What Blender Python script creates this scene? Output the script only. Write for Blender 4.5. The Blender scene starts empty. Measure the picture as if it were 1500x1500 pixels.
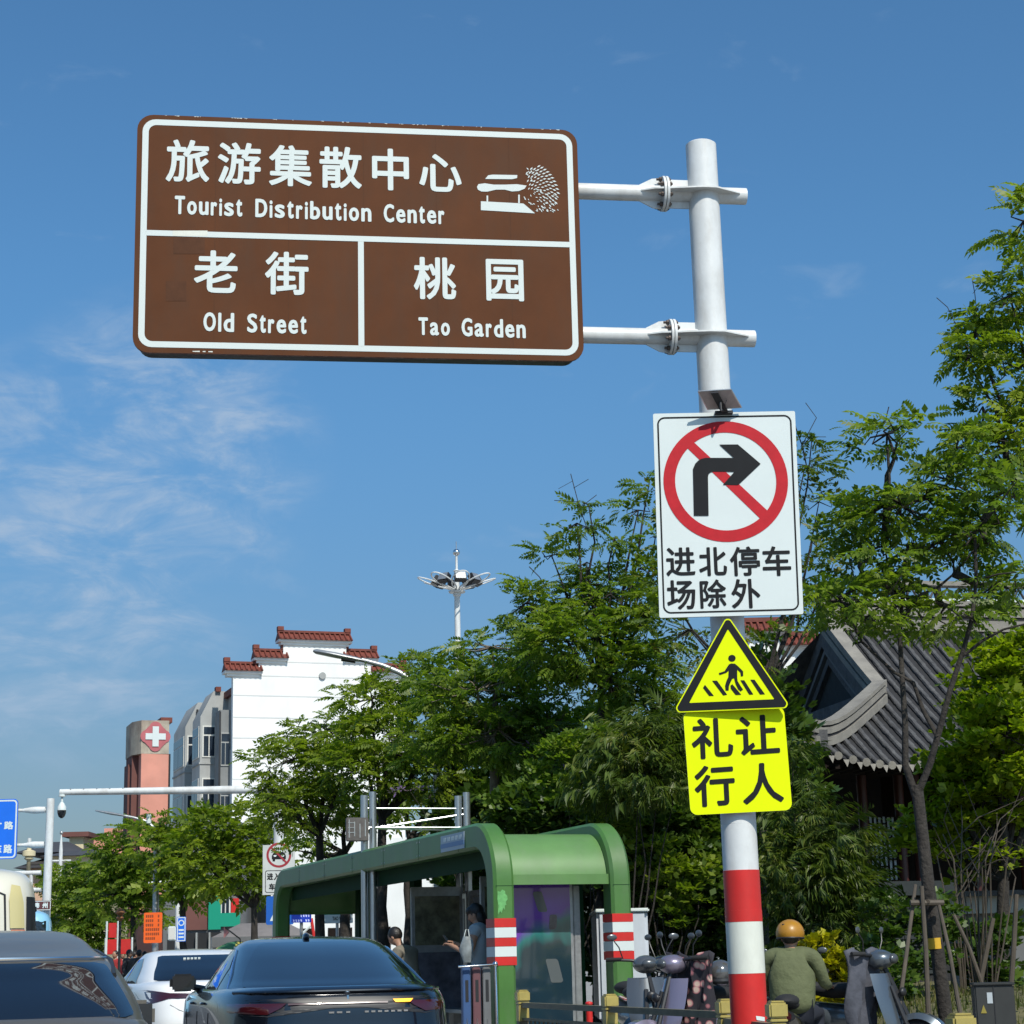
import bpy, bmesh, math, random
import numpy as np
from mathutils import Vector, Matrix
R = math.radians
rnd = random.Random(7)
scene = bpy.context.scene
col = scene.collection

# ------------------------------------------------------------------ camera
FPX = 2843.3                      # focal length in pixels of a 1500 px wide frame
CAMZ = 1.24
PITCH = math.atan((1407.8 - 750) / FPX)
ROLL = 0.0232
_c, _s = math.cos(PITCH), math.sin(PITCH)
_F = Vector((0, _c, _s)); _U = Vector((0, -_s, _c)); _R = Vector((1, 0, 0))
CR = _R * math.cos(ROLL) - _U * math.sin(ROLL)
CU = _U * math.cos(ROLL) + _R * math.sin(ROLL)
cam_data = bpy.data.cameras.new('camera')
cam_data.sensor_width = 36; cam_data.lens = FPX / 1500 * 36
cam_data.clip_start = 0.1; cam_data.clip_end = 3000
cam = bpy.data.objects.new('camera', cam_data); col.objects.link(cam)
m = Matrix.Identity(4)
for i in range(3):
    m[i][0] = CR[i]; m[i][1] = CU[i]; m[i][2] = -_F[i]
m[0][3], m[1][3], m[2][3] = 0, 0, CAMZ
cam.matrix_world = m
scene.camera = cam
CAM = Vector((0, 0, CAMZ))

# ------------------------------------------------------------------ light
SUN_AZ, SUN_EL = R(157), R(47)    # azimuth from +Y towards +X, elevation
sdir = Vector((math.sin(SUN_AZ) * math.cos(SUN_EL), math.cos(SUN_AZ) * math.cos(SUN_EL), math.sin(SUN_EL)))
sd = bpy.data.lights.new('sun', 'SUN'); sd.energy = 4.5; sd.angle = R(0.5); sd.color = (1, 0.94, 0.84)
so = bpy.data.objects.new('sun', sd); col.objects.link(so); so.location = (0, -20, 40)
so.rotation_euler = (-sdir).to_track_quat('-Z', 'Y').to_euler()
world = bpy.data.worlds.new('World'); scene.world = world; world.use_nodes = True
wt = world.node_tree; wn = wt.nodes; wl = wt.links
bg = wn['Background']; bg.inputs[1].default_value = 0.10
sky = wn.new('ShaderNodeTexSky'); sky.sky_type = 'NISHITA'; sky.sun_disc = False
sky.sun_elevation = SUN_EL; sky.sun_rotation = SUN_AZ
sky.altitude = 0; sky.air_density = 1.0; sky.dust_density = 1.2; sky.ozone_density = 3.2
# thin high cloud: noise over azimuth and elevation
tc = wn.new('ShaderNodeTexCoord')
sep = wn.new('ShaderNodeSeparateXYZ'); wl.new(tc.outputs['Generated'], sep.inputs[0])
def mth(op, a, b=None, c=None):
    n = wn.new('ShaderNodeMath'); n.operation = op
    for i, v in enumerate((a, b, c)):
        if v is None: continue
        if isinstance(v, (int, float)): n.inputs[i].default_value = v
        else: wl.new(v, n.inputs[i])
    return n.outputs[0]
cx_ = mth('ARCTAN2', sep.outputs[0], sep.outputs[1]); cy_ = mth('ARCSINE', sep.outputs[2])
cmb = wn.new('ShaderNodeCombineXYZ'); wl.new(cx_, cmb.inputs[0]); wl.new(cy_, cmb.inputs[1])
def wnoise(scale, rot, sc, detail, rough, off=(0, 0, 0), dist=0.0):
    mp = wn.new('ShaderNodeMapping'); mp.inputs['Rotation'].default_value = (0, 0, rot); mp.inputs['Scale'].default_value = sc; mp.inputs['Location'].default_value = off
    wl.new(cmb.outputs[0], mp.inputs[0])
    n = wn.new('ShaderNodeTexNoise'); n.inputs['Scale'].default_value = scale; n.inputs['Detail'].default_value = detail
    n.inputs['Roughness'].default_value = rough; n.inputs['Distortion'].default_value = dist
    wl.new(mp.outputs[0], n.inputs['Vector']); return n.outputs[0]
def ramp(v, a, b):
    n = wn.new('ShaderNodeMapRange'); n.interpolation_type = 'SMOOTHSTEP'; n.inputs[1].default_value = a; n.inputs[2].default_value = b
    wl.new(v, n.inputs[0]); return n.outputs[0]
fine = ramp(wnoise(15, R(14), (1.0, 2.2, 1), 8, 0.66, dist=0.6), 0.38, 0.66)
bands = ramp(wnoise(25, R(15), (0.8, 2.5, 1), 5, 0.58, (3, 1, 0), 1.0), 0.36, 0.70)
# the cloud field: two broad patches of sky, low on the left, plus a few loose wisps
def patch(direction, lo, hi):
    n = wn.new('ShaderNodeVectorMath'); n.operation = 'DOT_PRODUCT'; wl.new(tc.outputs['Generated'], n.inputs[0]); n.inputs[1].default_value = direction.normalized()
    return ramp(n.outputs[1], lo, hi)
def pixdir(px, py):
    return (_F * FPX + CR * (px - 750) + CU * (750 - py)).normalized()
# field coverage by position on the cloud plane, broken up with noise
pa = patch(pixdir(50, 830), 0.9925, 0.9985)
pb = patch(pixdir(230, 670), 0.9955, 0.9994)
pc = patch(pixdir(640, 110), 0.9925, 0.9995)
field = mth('MAXIMUM', mth('MULTIPLY', pa, 0.95), mth('MULTIPLY', pb, 0.95))
body = mth('MULTIPLY', field, mth('ADD', mth('MULTIPLY', fine, 0.55), mth('MULTIPLY', mth('MULTIPLY', bands, mth('ADD', fine, 0.25)), 0.75)))
wisp = mth('MULTIPLY', ramp(wnoise(15, R(20), (1, 2.2, 1), 6, 0.55, (7, 3, 0), 0.4), 0.61, 0.80), 0.22)
cloud = mth('MINIMUM', mth('ADD', mth('MULTIPLY', body, 0.62), wisp), 0.75)
lowfade = ramp(sep.outputs[2], 0.02, 0.16)
cloud = mth('MULTIPLY', cloud, lowfade)
mixc = wn.new('ShaderNodeMix'); mixc.data_type = 'RGBA'
tint = wn.new('ShaderNodeMix'); tint.data_type = 'RGBA'; tint.blend_type = 'MULTIPLY'; tint.inputs[0].default_value = 1.0
wl.new(sky.outputs[0], tint.inputs[6])
tr_ = wn.new('ShaderNodeMix'); tr_.data_type = 'RGBA'; wl.new(ramp(sep.outputs[2], 0.0, 0.36), tr_.inputs[0]); tr_.inputs[6].default_value = (0.58, 0.63, 0.70, 1); tr_.inputs[7].default_value = (0.70, 1.15, 1.34, 1); wl.new(tr_.outputs[2], tint.inputs[7])
wl.new(cloud, mixc.inputs[0]); wl.new(tint.outputs[2], mixc.inputs[6]); mixc.inputs[7].default_value = (4.0, 5.2, 6.8, 1)
wl.new(mixc.outputs[2], bg.inputs[0])
scene.view_settings.view_transform = 'Standard'; scene.view_settings.look = 'None'
scene.view_settings.exposure = 0.0; scene.view_settings.gamma = 1.0; scene.view_settings.use_curve_mapping = False
scene.cycles.max_bounces = 8; scene.cycles.transparent_max_bounces = 12
scene.cycles.use_denoising = True

# ------------------------------------------------------------------ the road's frame and pixel helpers
TH = math.atan(990 / FPX)                     # the road runs 19 degrees left of the camera's axis
UU = Vector((-math.sin(TH), math.cos(TH), 0)); VV = Vector((math.cos(TH), math.sin(TH), 0))
def W(px, py, Y):
    """the point at distance Y (along +Y) that the photograph shows at a pixel"""
    d = _F * FPX + CR * (px - 750) + CU * (750 - py)
    return CAM + d * (Y / d.y)
def proj(p):
    q = Vector(p) - CAM; d = q.dot(_F)
    return 750 + FPX * q.dot(CR) / d, 750 - FPX * q.dot(CU) / d
def GX(px, Y, z):
    """X of a point at distance Y and height z in a given pixel column"""
    a = proj((0, Y, z))[0]; b = proj((1, Y, z))[0]
    x = (px - a) / (b - a); return Vector((x, Y, z))
def ZY(px, py, Y): return W(px, py, Y).z

# ------------------------------------------------------------------ materials
def mat(name, c, rough=0.6, metal=0.0, var=0.0, scale=3.0, bump=0.0, bscale=40.0, coat=0.0, spec=0.5, dirt=None, dirt_amt=0.0, dirt_scale=1.2, emit=None, es=0.0, alpha_t=0.0):
    mt = bpy.data.materials.new(name); mt.use_nodes = True; nt = mt.node_tree; n = nt.nodes; l = nt.links
    b = n['Principled BSDF']; b.inputs['Roughness'].default_value = rough; b.inputs['Metallic'].default_value = metal
    b.inputs['Specular IOR Level'].default_value = spec; b.inputs['Coat Weight'].default_value = coat; b.inputs['Coat Roughness'].default_value = 0.04
    b.inputs['Base Color'].default_value = (*c, 1)
    out = None
    if var or bump or dirt:
        t = n.new('ShaderNodeTexCoord')
    if var or dirt:
        ns = n.new('ShaderNodeTexNoise'); ns.inputs['Scale'].default_value = scale; ns.inputs['Detail'].default_value = 6; ns.inputs['Roughness'].default_value = 0.62
        l.new(t.outputs['Object'], ns.inputs['Vector'])
        mr = n.new('ShaderNodeMapRange'); mr.inputs[1].default_value = 0.3; mr.inputs[2].default_value = 0.7
        l.new(ns.outputs[0], mr.inputs[0])
        mx = n.new('ShaderNodeMix'); mx.data_type = 'RGBA'; l.new(mr.outputs[0], mx.inputs[0])
        mx.inputs[6].default_value = (*[v * (1 - var) for v in c], 1); mx.inputs[7].default_value = (*[min(1, v * (1 + var)) for v in c], 1)
        out = mx.outputs[2]
        if dirt:
            nd = n.new('ShaderNodeTexNoise'); nd.inputs['Scale'].default_value = dirt_scale; nd.inputs['Detail'].default_value = 9; nd.inputs['Roughness'].default_value = 0.7
            mpp = n.new('ShaderNodeMapping'); mpp.inputs['Scale'].default_value = (1, 1, 0.35); l.new(t.outputs['Object'], mpp.inputs[0]); l.new(mpp.outputs[0], nd.inputs['Vector'])
            m2 = n.new('ShaderNodeMapRange'); m2.inputs[1].default_value = 0.46; m2.inputs[2].default_value = 0.72; m2.inputs[4].default_value = dirt_amt
            l.new(nd.outputs[0], m2.inputs[0])
            m3 = n.new('ShaderNodeMix'); m3.data_type = 'RGBA'; l.new(m2.outputs[0], m3.inputs[0]); l.new(out, m3.inputs[6]); m3.inputs[7].default_value = (*dirt, 1)
            out = m3.outputs[2]
        l.new(out, b.inputs['Base Color'])
    if bump:
        nb = n.new('ShaderNodeTexNoise'); nb.inputs['Scale'].default_value = bscale; nb.inputs['Detail'].default_value = 5; l.new(t.outputs['Object'], nb.inputs['Vector'])
        bp = n.new('ShaderNodeBump'); bp.inputs['Strength'].default_value = bump; bp.inputs['Distance'].default_value = 0.02; l.new(nb.outputs[0], bp.inputs['Height']); l.new(bp.outputs[0], b.inputs['Normal'])
    if emit:
        b.inputs['Emission Color'].default_value = (*emit, 1); b.inputs['Emission Strength'].default_value = es
    if alpha_t:
        b.inputs['Transmission Weight'].default_value = alpha_t
    return mt
def leafmat(name, c1, c2, c3=None, trans=0.3, rough=0.42):
    mt = bpy.data.materials.new(name); mt.use_nodes = True; nt = mt.node_tree; n = nt.nodes; l = nt.links
    b = n['Principled BSDF']; o = n['Material Output']; b.inputs['Roughness'].default_value = rough; b.inputs['Specular IOR Level'].default_value = 0.35
    g = n.new('ShaderNodeNewGeometry'); t = n.new('ShaderNodeTexCoord')
    ns = n.new('ShaderNodeTexNoise'); ns.inputs['Scale'].default_value = 0.9; ns.inputs['Detail'].default_value = 4; l.new(t.outputs['Object'], ns.inputs['Vector'])
    ad = n.new('ShaderNodeMath'); ad.operation = 'MULTIPLY_ADD'; l.new(g.outputs['Random Per Island'], ad.inputs[0]); ad.inputs[1].default_value = 0.5
    sb = n.new('ShaderNodeMapRange'); sb.inputs[1].default_value = 0.3; sb.inputs[2].default_value = 0.7; sb.inputs[4].default_value = 0.5; l.new(ns.outputs[0], sb.inputs[0]); l.new(sb.outputs[0], ad.inputs[2])
    cr = n.new('ShaderNodeValToRGB'); l.new(ad.outputs[0], cr.inputs[0])
    e = cr.color_ramp.elements; e[0].color = (*c1, 1); e[0].position = 0.15; e[1].color = (*(c3 or c2), 1); e[1].position = 0.92
    q = cr.color_ramp.elements.new(0.6); q.color = (*c2, 1)
    l.new(cr.outputs[0], b.inputs['Base Color'])
    tr = n.new('ShaderNodeBsdfTranslucent')
    hs = n.new('ShaderNodeMix'); hs.data_type = 'RGBA'; hs.blend_type = 'MULTIPLY'; hs.inputs[0].default_value = 1; l.new(cr.outputs[0], hs.inputs[6]); hs.inputs[7].default_value = (2.0, 2.2, 0.8, 1)
    l.new(hs.outputs[2], tr.inputs[0])
    ms = n.new('ShaderNodeMixShader'); ms.inputs[0].default_value = trans; l.new(b.outputs[0], ms.inputs[1]); l.new(tr.outputs[0], ms.inputs[2]); l.new(ms.outputs[0], o.inputs[0])
    return mt
M = {}
M['pole'] = mat('pole_white', (0.64, 0.66, 0.655), 0.45, var=0.07, scale=5, dirt=(0.34, 0.30, 0.24), dirt_amt=0.5, dirt_scale=4, bump=0.05, bscale=25)
M['galv'] = mat('galvanised', (0.42, 0.43, 0.43), 0.4, 0.7, var=0.15, scale=14)
M['bolt'] = mat('bolt_steel', (0.10, 0.08, 0.07), 0.6, 0.5, var=0.3, scale=30)
M['signwhite'] = mat('reflective_white', (0.62, 0.68, 0.665), 0.42, var=0.03, scale=2)
M['letter'] = mat('reflective_letter', (0.60, 0.66, 0.64), 0.5, spec=0.3)
M['brown'] = mat('sign_brown', (0.098, 0.034, 0.012), 0.6, spec=0.12, var=0.12, scale=2.2, dirt=(0.075, 0.040, 0.024), dirt_amt=0.6, dirt_scale=3)
M['brownpatch'] = mat('sign_brown_patch', (0.082, 0.032, 0.014), 0.65, spec=0.15, var=0.15, scale=14)
M['maroon'] = mat('sign_edge', (0.10, 0.028, 0.022), 0.5, var=0.2, scale=12, dirt=(0.5, 0.45, 0.42), dirt_amt=0.5, dirt_scale=14)
M['darkframe'] = mat('sign_back', (0.035, 0.04, 0.042), 0.45, 0.4, var=0.2, scale=6)
M['black'] = mat('print_black', (0.010, 0.011, 0.013), 0.65, spec=0.2, var=0.15, scale=6)
M['red'] = mat('reflective_red', (0.46, 0.012, 0.020), 0.5, spec=0.25, var=0.10, scale=14, bump=0.03, bscale=60)
M['redband'] = mat('band_red', (0.55, 0.022, 0.018), 0.40, var=0.10, scale=6, dirt=(0.36, 0.05, 0.04), dirt_amt=0.4, dirt_scale=4)
M['whiteband'] = mat('band_white', (0.66, 0.68, 0.60), 0.45, var=0.06, scale=4, dirt=(0.42, 0.40, 0.33), dirt_amt=0.4, dirt_scale=5)
M['fluo'] = mat('fluorescent_yellow', (0.74, 0.86, 0.0), 0.55, spec=0.15, var=0.03, scale=3)
M['blue'] = mat('sign_blue', (0.01, 0.14, 0.68), 0.35, var=0.05)
M['orange'] = mat('sign_orange', (0.80, 0.12, 0.012), 0.4, var=0.08, scale=3)
M['signgreen'] = mat('sign_green', (0.01, 0.27, 0.17), 0.4)
M['green'] = mat('shelter_green', (0.062, 0.168, 0.034), 0.42, var=0.14, scale=2, coat=0.15, bump=0.05, bscale=6, dirt=(0.11, 0.17, 0.085), dirt_amt=0.6, dirt_scale=2.2)
M['greenpale'] = mat('shelter_paint_patch', (0.13, 0.38, 0.12), 0.5, var=0.25, scale=18)
M['greenpanel'] = mat('shelter_canopy_green', (0.105, 0.225, 0.068), 0.42, var=0.14, scale=1.6, coat=0.1, dirt=(0.15, 0.22, 0.12), dirt_amt=0.6, dirt_scale=1.8)
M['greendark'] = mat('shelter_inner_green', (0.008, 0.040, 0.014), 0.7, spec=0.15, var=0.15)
M['steel'] = mat('brushed_steel', (0.55, 0.57, 0.58), 0.28, 0.9, var=0.08, scale=9)
M['glassdark'] = mat('tinted_glass', (0.012, 0.016, 0.02), 0.05, spec=0.7, coat=0.3)
M['poster'] = mat('poster', (0.10, 0.10, 0.12), 0.12, var=0.6, scale=4, coat=0.6)
M['concrete'] = mat('paving_grey', (0.28, 0.27, 0.25), 0.85, var=0.15, scale=2, bump=0.3)
M['asphalt'] = mat('asphalt', (0.055, 0.055, 0.057), 0.85, var=0.22, scale=1.5, bump=0.5, bscale=90)
M['marking'] = mat('road_paint', (0.70, 0.70, 0.66), 0.6, var=0.12, scale=5)
M['kerb'] = mat('kerb_stone', (0.33, 0.32, 0.30), 0.8, var=0.15, scale=3)
M['soil'] = mat('dry_grass_soil', (0.115, 0.105, 0.045), 0.95, var=0.35, scale=2.5, bump=0.9, bscale=22)
M['gold'] = mat('fence_gold', (0.42, 0.34, 0.10), 0.42, 0.25, var=0.15, scale=9, coat=0.1)
M['olive'] = mat('fence_rail_olive', (0.17, 0.15, 0.095), 0.5, 0.2, var=0.2, scale=6)
M['plaster'] = mat('white_plaster', (0.80, 0.81, 0.79), 0.8, var=0.03, scale=0.3, dirt=(0.50, 0.51, 0.48), dirt_amt=0.45, dirt_scale=0.35)
M['seam'] = mat('plaster_seam', (0.60, 0.61, 0.60), 0.9)
M['greyplaster'] = mat('grey_render', (0.36, 0.37, 0.36), 0.85, var=0.12, scale=0.7, dirt=(0.2, 0.2, 0.19), dirt_amt=0.5, dirt_scale=0.5)
M['midgrey'] = mat('shaded_render', (0.21, 0.22, 0.22), 0.8, var=0.15, scale=0.8)  # grey render darkened: the shade of the recesses is put into its colour
M['greydark'] = mat('dark_render', (0.13, 0.135, 0.14), 0.8, var=0.15, scale=0.8)
M['redtile'] = mat('red_roof_tile', (0.155, 0.036, 0.022), 0.7, var=0.3, scale=3, bump=0.3)
M['salmon'] = mat('salmon_render', (0.62, 0.27, 0.20), 0.8, var=0.12, scale=0.6, dirt=(0.48, 0.27, 0.21), dirt_amt=0.4, dirt_scale=0.4)
M['brownwall'] = mat('brown_render', (0.14, 0.055, 0.045), 0.8, var=0.15, scale=0.6)
M['worn'] = mat('flaking_cladding', (0.42, 0.37, 0.29), 0.85, var=0.25, scale=1.1, dirt=(0.13, 0.06, 0.05), dirt_amt=0.9, dirt_scale=0.55)
M['pink'] = mat('emblem_red', (0.44, 0.12, 0.13), 0.7, var=0.15, scale=1.5)
M['winframe'] = mat('window_frame_white', (0.62, 0.62, 0.58), 0.5)
M['winglass'] = mat('window_glass', (0.02, 0.03, 0.045), 0.06, spec=0.6)
M['cream'] = mat('cream_paint', (0.62, 0.54, 0.34), 0.6, var=0.06)
M['slate'] = mat('slate_roof', (0.055, 0.056, 0.062), 0.7, var=0.2, scale=1.2)
M['tile'] = mat('grey_clay_tile', (0.062, 0.062, 0.065), 0.75, var=0.35, scale=5, bump=0.6, bscale=30, dirt=(0.14, 0.14, 0.13), dirt_amt=0.5, dirt_scale=4)
M['tilejoint'] = mat('roof_bed', (0.020, 0.020, 0.022), 0.9, var=0.3)
M['ridge'] = mat('ridge_mortar', (0.225, 0.21, 0.18), 0.8, var=0.2, scale=3, dirt=(0.16, 0.15, 0.14), dirt_amt=0.6, dirt_scale=3, bump=0.4)
M['darkbrick'] = mat('dark_brick', (0.020, 0.026, 0.028), 0.85, var=0.25, scale=8)
M['darkwood'] = mat('dark_wood', (0.014, 0.010, 0.008), 0.8, spec=0.1, var=0.3, scale=4)
M['redwood'] = mat('red_lacquer', (0.055, 0.013, 0.009), 0.45, var=0.2)
M['paper'] = mat('window_paper', (0.5, 0.52, 0.5), 0.7, var=0.2, scale=5)
M['bark'] = mat('bark', (0.024, 0.020, 0.017), 0.9, var=0.45, scale=9, bump=1.0, bscale=26, dirt=(0.075, 0.066, 0.055), dirt_amt=0.6, dirt_scale=6)
M['barkpale'] = mat('pale_bark', (0.15, 0.125, 0.10), 0.9, var=0.35, scale=8, bump=0.8, bscale=30)
M['cane'] = mat('bamboo_prop', (0.075, 0.060, 0.044), 0.7, var=0.3, scale=6)
M['leafA'] = leafmat('leaf_mid_green', (0.046, 0.090, 0.011), (0.128, 0.190, 0.022), (0.220, 0.270, 0.038), 0.44)
M['leafA2'] = leafmat('leaf_bright_green', (0.054, 0.100, 0.010), (0.150, 0.205, 0.018), (0.250, 0.295, 0.034), 0.44)
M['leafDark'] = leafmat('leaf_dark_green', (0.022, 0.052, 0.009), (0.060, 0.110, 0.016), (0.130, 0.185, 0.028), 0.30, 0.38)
M['leafRed'] = leafmat('leaf_bronze_green', (0.040, 0.075, 0.010), (0.100, 0.150, 0.018), (0.190, 0.130, 0.040), 0.36)
M['leafBamboo'] = leafmat('leaf_bamboo', (0.034, 0.062, 0.010), (0.085, 0.130, 0.020), (0.180, 0.190, 0.045), 0.32)
M['leafLime'] = leafmat('leaf_lime', (0.095, 0.145, 0.008), (0.215, 0.275, 0.013), (0.320, 0.370, 0.024), 0.44)
M['leafGold'] = leafmat('leaf_golden', (0.22, 0.20, 0.006), (0.42, 0.38, 0.010), (0.52, 0.48, 0.02), 0.3)
M['flower'] = leafmat('wisteria_bloom', (0.16, 0.10, 0.22), (0.26, 0.18, 0.32), (0.34, 0.24, 0.36), 0.2)
M['grassblade'] = leafmat('grass_blade', (0.05, 0.07, 0.015), (0.11, 0.12, 0.03), (0.2, 0.17, 0.07), 0.25)
M['rubber'] = mat('rubber', (0.015, 0.015, 0.016), 0.8)
M['blackplastic'] = mat('black_plastic', (0.02, 0.02, 0.022), 0.45)
M['mirror'] = mat('mirror_back', (0.10, 0.11, 0.12), 0.25, 0.4)
M['chrome'] = mat('chrome', (0.75, 0.75, 0.76), 0.12, 1.0)
M['carglass'] = mat('car_glass', (0.006, 0.010, 0.018), 0.03, spec=0.8, coat=0.6)
M['tail'] = mat('tail_lamp_red', (0.045, 0.004, 0.006), 0.12, coat=1.0)
M['amber'] = mat('lit_amber_lamp', (0.9, 0.35, 0.02), 0.3, emit=(1.0, 0.42, 0.03), es=2.2)
M['skin'] = mat('skin', (0.36, 0.20, 0.13), 0.55, var=0.06)
M['hair'] = mat('black_hair', (0.012, 0.010, 0.009), 0.45, bump=0.4, bscale=60)

# ------------------------------------------------------------------ scene graph helpers
def setp(o, label=None, cat=None, group=None, kind=None):
    if label: o['label'] = label
    if cat: o['category'] = cat
    if group: o['group'] = group
    if kind: o['kind'] = kind
    return o
def thing(name, label, cat, loc=(0, 0, 0), rz=0.0, group=None):
    o = bpy.data.objects.new(name, None); o.empty_display_size = 0.3; col.objects.link(o)
    o.location = loc; o.rotation_euler = (0, 0, rz)
    return setp(o, label, cat, group)
def link(name, me, parent=None, mats=None, loc=None, **k):
    o = bpy.data.objects.new(name, me); col.objects.link(o)
    if parent is not None: o.parent = parent
    if loc is not None: o.location = loc
    if mats is not None:
        for q in (mats if isinstance(mats, (list, tuple)) else [mats]): me.materials.append(q)
    return setp(o, **k)
def mesh_np(name, V, Fc, mats, smooth=False):
    """mesh from an (n,3) array and an (m,k) array of faces that all have k corners"""
    me = bpy.data.meshes.new(name); V = np.asarray(V, np.float32); Fc = np.asarray(Fc, np.int32)
    me.vertices.add(len(V)); me.vertices.foreach_set('co', V.ravel())
    k = Fc.shape[1]; me.loops.add(Fc.size); me.loops.foreach_set('vertex_index', Fc.ravel())
    me.polygons.add(len(Fc)); me.polygons.foreach_set('loop_start', np.arange(0, Fc.size, k, dtype=np.int32)); me.polygons.foreach_set('loop_total', np.full(len(Fc), k, np.int32))
    if smooth: me.polygons.foreach_set('use_smooth', np.ones(len(Fc), bool))
    me.update(calc_edges=True)
    for q in (mats if isinstance(mats, (list, tuple)) else [mats]): me.materials.append(q)
    return me
class MB:
    def __init__(s): s.v = []; s.f = []; s.m = []; s.sm = []
    def add(s, V, Fc, mi=0, smooth=False):
        b = len(s.v); s.v.extend(Vector(p) for p in V)
        for f in Fc: s.f.append([b + i for i in f]); s.m.append(mi); s.sm.append(smooth)
        return s
    def box(s, lo, hi, mi=0, mtx=None):
        x0, y0, z0 = lo; x1, y1, z1 = hi
        V = [Vector(p) for p in ((x0, y0, z0), (x1, y0, z0), (x1, y1, z0), (x0, y1, z0), (x0, y0, z1), (x1, y0, z1), (x1, y1, z1), (x0, y1, z1))]
        if mtx is not None: V = [mtx @ p for p in V]
        return s.add(V, [(3, 2, 1, 0), (4, 5, 6, 7), (0, 1, 5, 4), (1, 2, 6, 5), (2, 3, 7, 6), (3, 0, 4, 7)], mi)
    def bbox(s, lo, hi, b=0.01, mi=0):
        """box with chamfered edges"""
        bm = bmesh.new(); bmesh.ops.create_cube(bm, size=1)
        c = [(lo[i] + hi[i]) / 2 for i in range(3)]; d = [abs(hi[i] - lo[i]) for i in range(3)]
        for v in bm.verts: v.co = Vector((c[0] + v.co.x * d[0], c[1] + v.co.y * d[1], c[2] + v.co.z * d[2]))
        bmesh.ops.bevel(bm, geom=bm.edges[:], offset=min(b, min(d) * 0.45), segments=2, affect='EDGES')
        bm.verts.index_update(); s.add([v.co for v in bm.verts], [[v.index for v in f.verts] for f in bm.faces], mi); bm.free(); return s
    def tube(s, pts, r, n=12, mi=0, cap=True, smooth=True, flat=None):
        pts = [Vector(p) for p in pts]; rs = r if isinstance(r, (list, tuple)) else [r] * len(pts)
        V = []; N = len(pts); up = None
        for i, p in enumerate(pts):
            t = (pts[min(i + 1, N - 1)] - pts[max(i - 1, 0)]).normalized()
            if up is None:
                up = Vector((0, 0, 1)) if abs(t.z) < 0.9 else Vector((1, 0, 0))
            a = t.cross(up).normalized(); bb = a.cross(t).normalized(); up = bb
            for k in range(n):
                an = 2 * math.pi * k / n
                V.append(p + (a * math.cos(an) + bb * math.sin(an) * (flat or 1)) * rs[i])
        Fc = [(i * n + k, i * n + (k + 1) % n, (i + 1) * n + (k + 1) % n, (i + 1) * n + k) for i in range(N - 1) for k in range(n)]
        s.add(V, Fc, mi, smooth)
        if cap:
            b = len(s.v) - len(V)
            s.f.append([b + k for k in range(n)][::-1]); s.m.append(mi); s.sm.append(False)
            s.f.append([b + (N - 1) * n + k for k in range(n)]); s.m.append(mi); s.sm.append(False)
        return s
    def lathe(s, prof, n=24, c=(0, 0, 0), mi=0, axis='z', smooth=True):
        V = []
        for r_, z in prof:
            for k in range(n):
                a = 2 * math.pi * k / n; x, y = r_ * math.cos(a), r_ * math.sin(a)
                q = (x, y, z) if axis == 'z' else ((z, x, y) if axis == 'x' else (x, z, y))
                V.append((q[0] + c[0], q[1] + c[1], q[2] + c[2]))
        m_ = len(prof)
        Fc = [(i * n + k, i * n + (k + 1) % n, (i + 1) * n + (k + 1) % n, (i + 1) * n + k) for i in range(m_ - 1) for k in range(n)]
        return s.add(V, Fc, mi, smooth)
    def prism(s, poly, y0, y1, mi=0, side=None, tf=None):
        """polygon in (x,z), from depth y0 (front) to y1"""
        n = len(poly)
        V = [Vector((p[0], y0, p[1])) for p in poly] + [Vector((p[0], y1, p[1])) for p in poly]
        if tf: V = [tf(p) for p in V]
        b = len(s.v); s.v.extend(V)
        s.f.append([b + i for i in range(n)]); s.m.append(mi); s.sm.append(False)
        s.f.append([b + n + i for i in range(n)][::-1]); s.m.append(mi if side is None else side); s.sm.append(False)
        for i in range(n):
            j = (i + 1) % n; s.f.append([b + i, b + n + i, b + n + j, b + j]); s.m.append(mi if side is None else side); s.sm.append(False)
        return s
    def ell(s, c, r, n=14, k=8, mi=0, mtx=None, smooth=True):
        V = []; c = Vector(c)
        for i in range(k + 1):
            a = math.pi * i / k - math.pi / 2
            for j in range(n):
                b = 2 * math.pi * j / n
                p = Vector((r[0] * math.cos(a) * math.cos(b), r[1] * math.cos(a) * math.sin(b), r[2] * math.sin(a)))
                if mtx is not None: p = mtx @ p
                V.append(c + p)
        Fc = [(i * n + j, i * n + (j + 1) % n, (i + 1) * n + (j + 1) % n, (i + 1) * n + j) for i in range(k) for j in range(n)]
        return s.add(V, Fc, mi, smooth)
    def mesh(s, name, mats):
        me = bpy.data.meshes.new(name); me.from_pydata([tuple(p) for p in s.v], [], s.f)
        me.polygons.foreach_set('material_index', s.m); me.polygons.foreach_set('use_smooth', s.sm)
        for q in (mats if isinstance(mats, (list, tuple)) else [mats]): me.materials.append(q)
        bm = bmesh.new(); bm.from_mesh(me); bmesh.ops.remove_doubles(bm, verts=bm.verts[:], dist=1e-6); bmesh.ops.recalc_face_normals(bm, faces=bm.faces[:]); bm.to_mesh(me); bm.free()
        me.update(); me.set_sharp_from_angle(angle=R(40)); return me
    def build(s, name, mats, parent=None, **k):
        return link(name, s.mesh(name, mats), parent, **k)
def rrect(x0, z0, x1, z1, r, n=6):
    out = []
    for cx, cz, a0 in ((x1 - r, z1 - r, 0), (x0 + r, z1 - r, 90), (x0 + r, z0 + r, 180), (x1 - r, z0 + r, 270)):
        for i in range(n + 1):
            a = R(a0 + 90 * i / n); out.append((cx + r * math.cos(a), cz + r * math.sin(a)))
    return out
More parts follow.
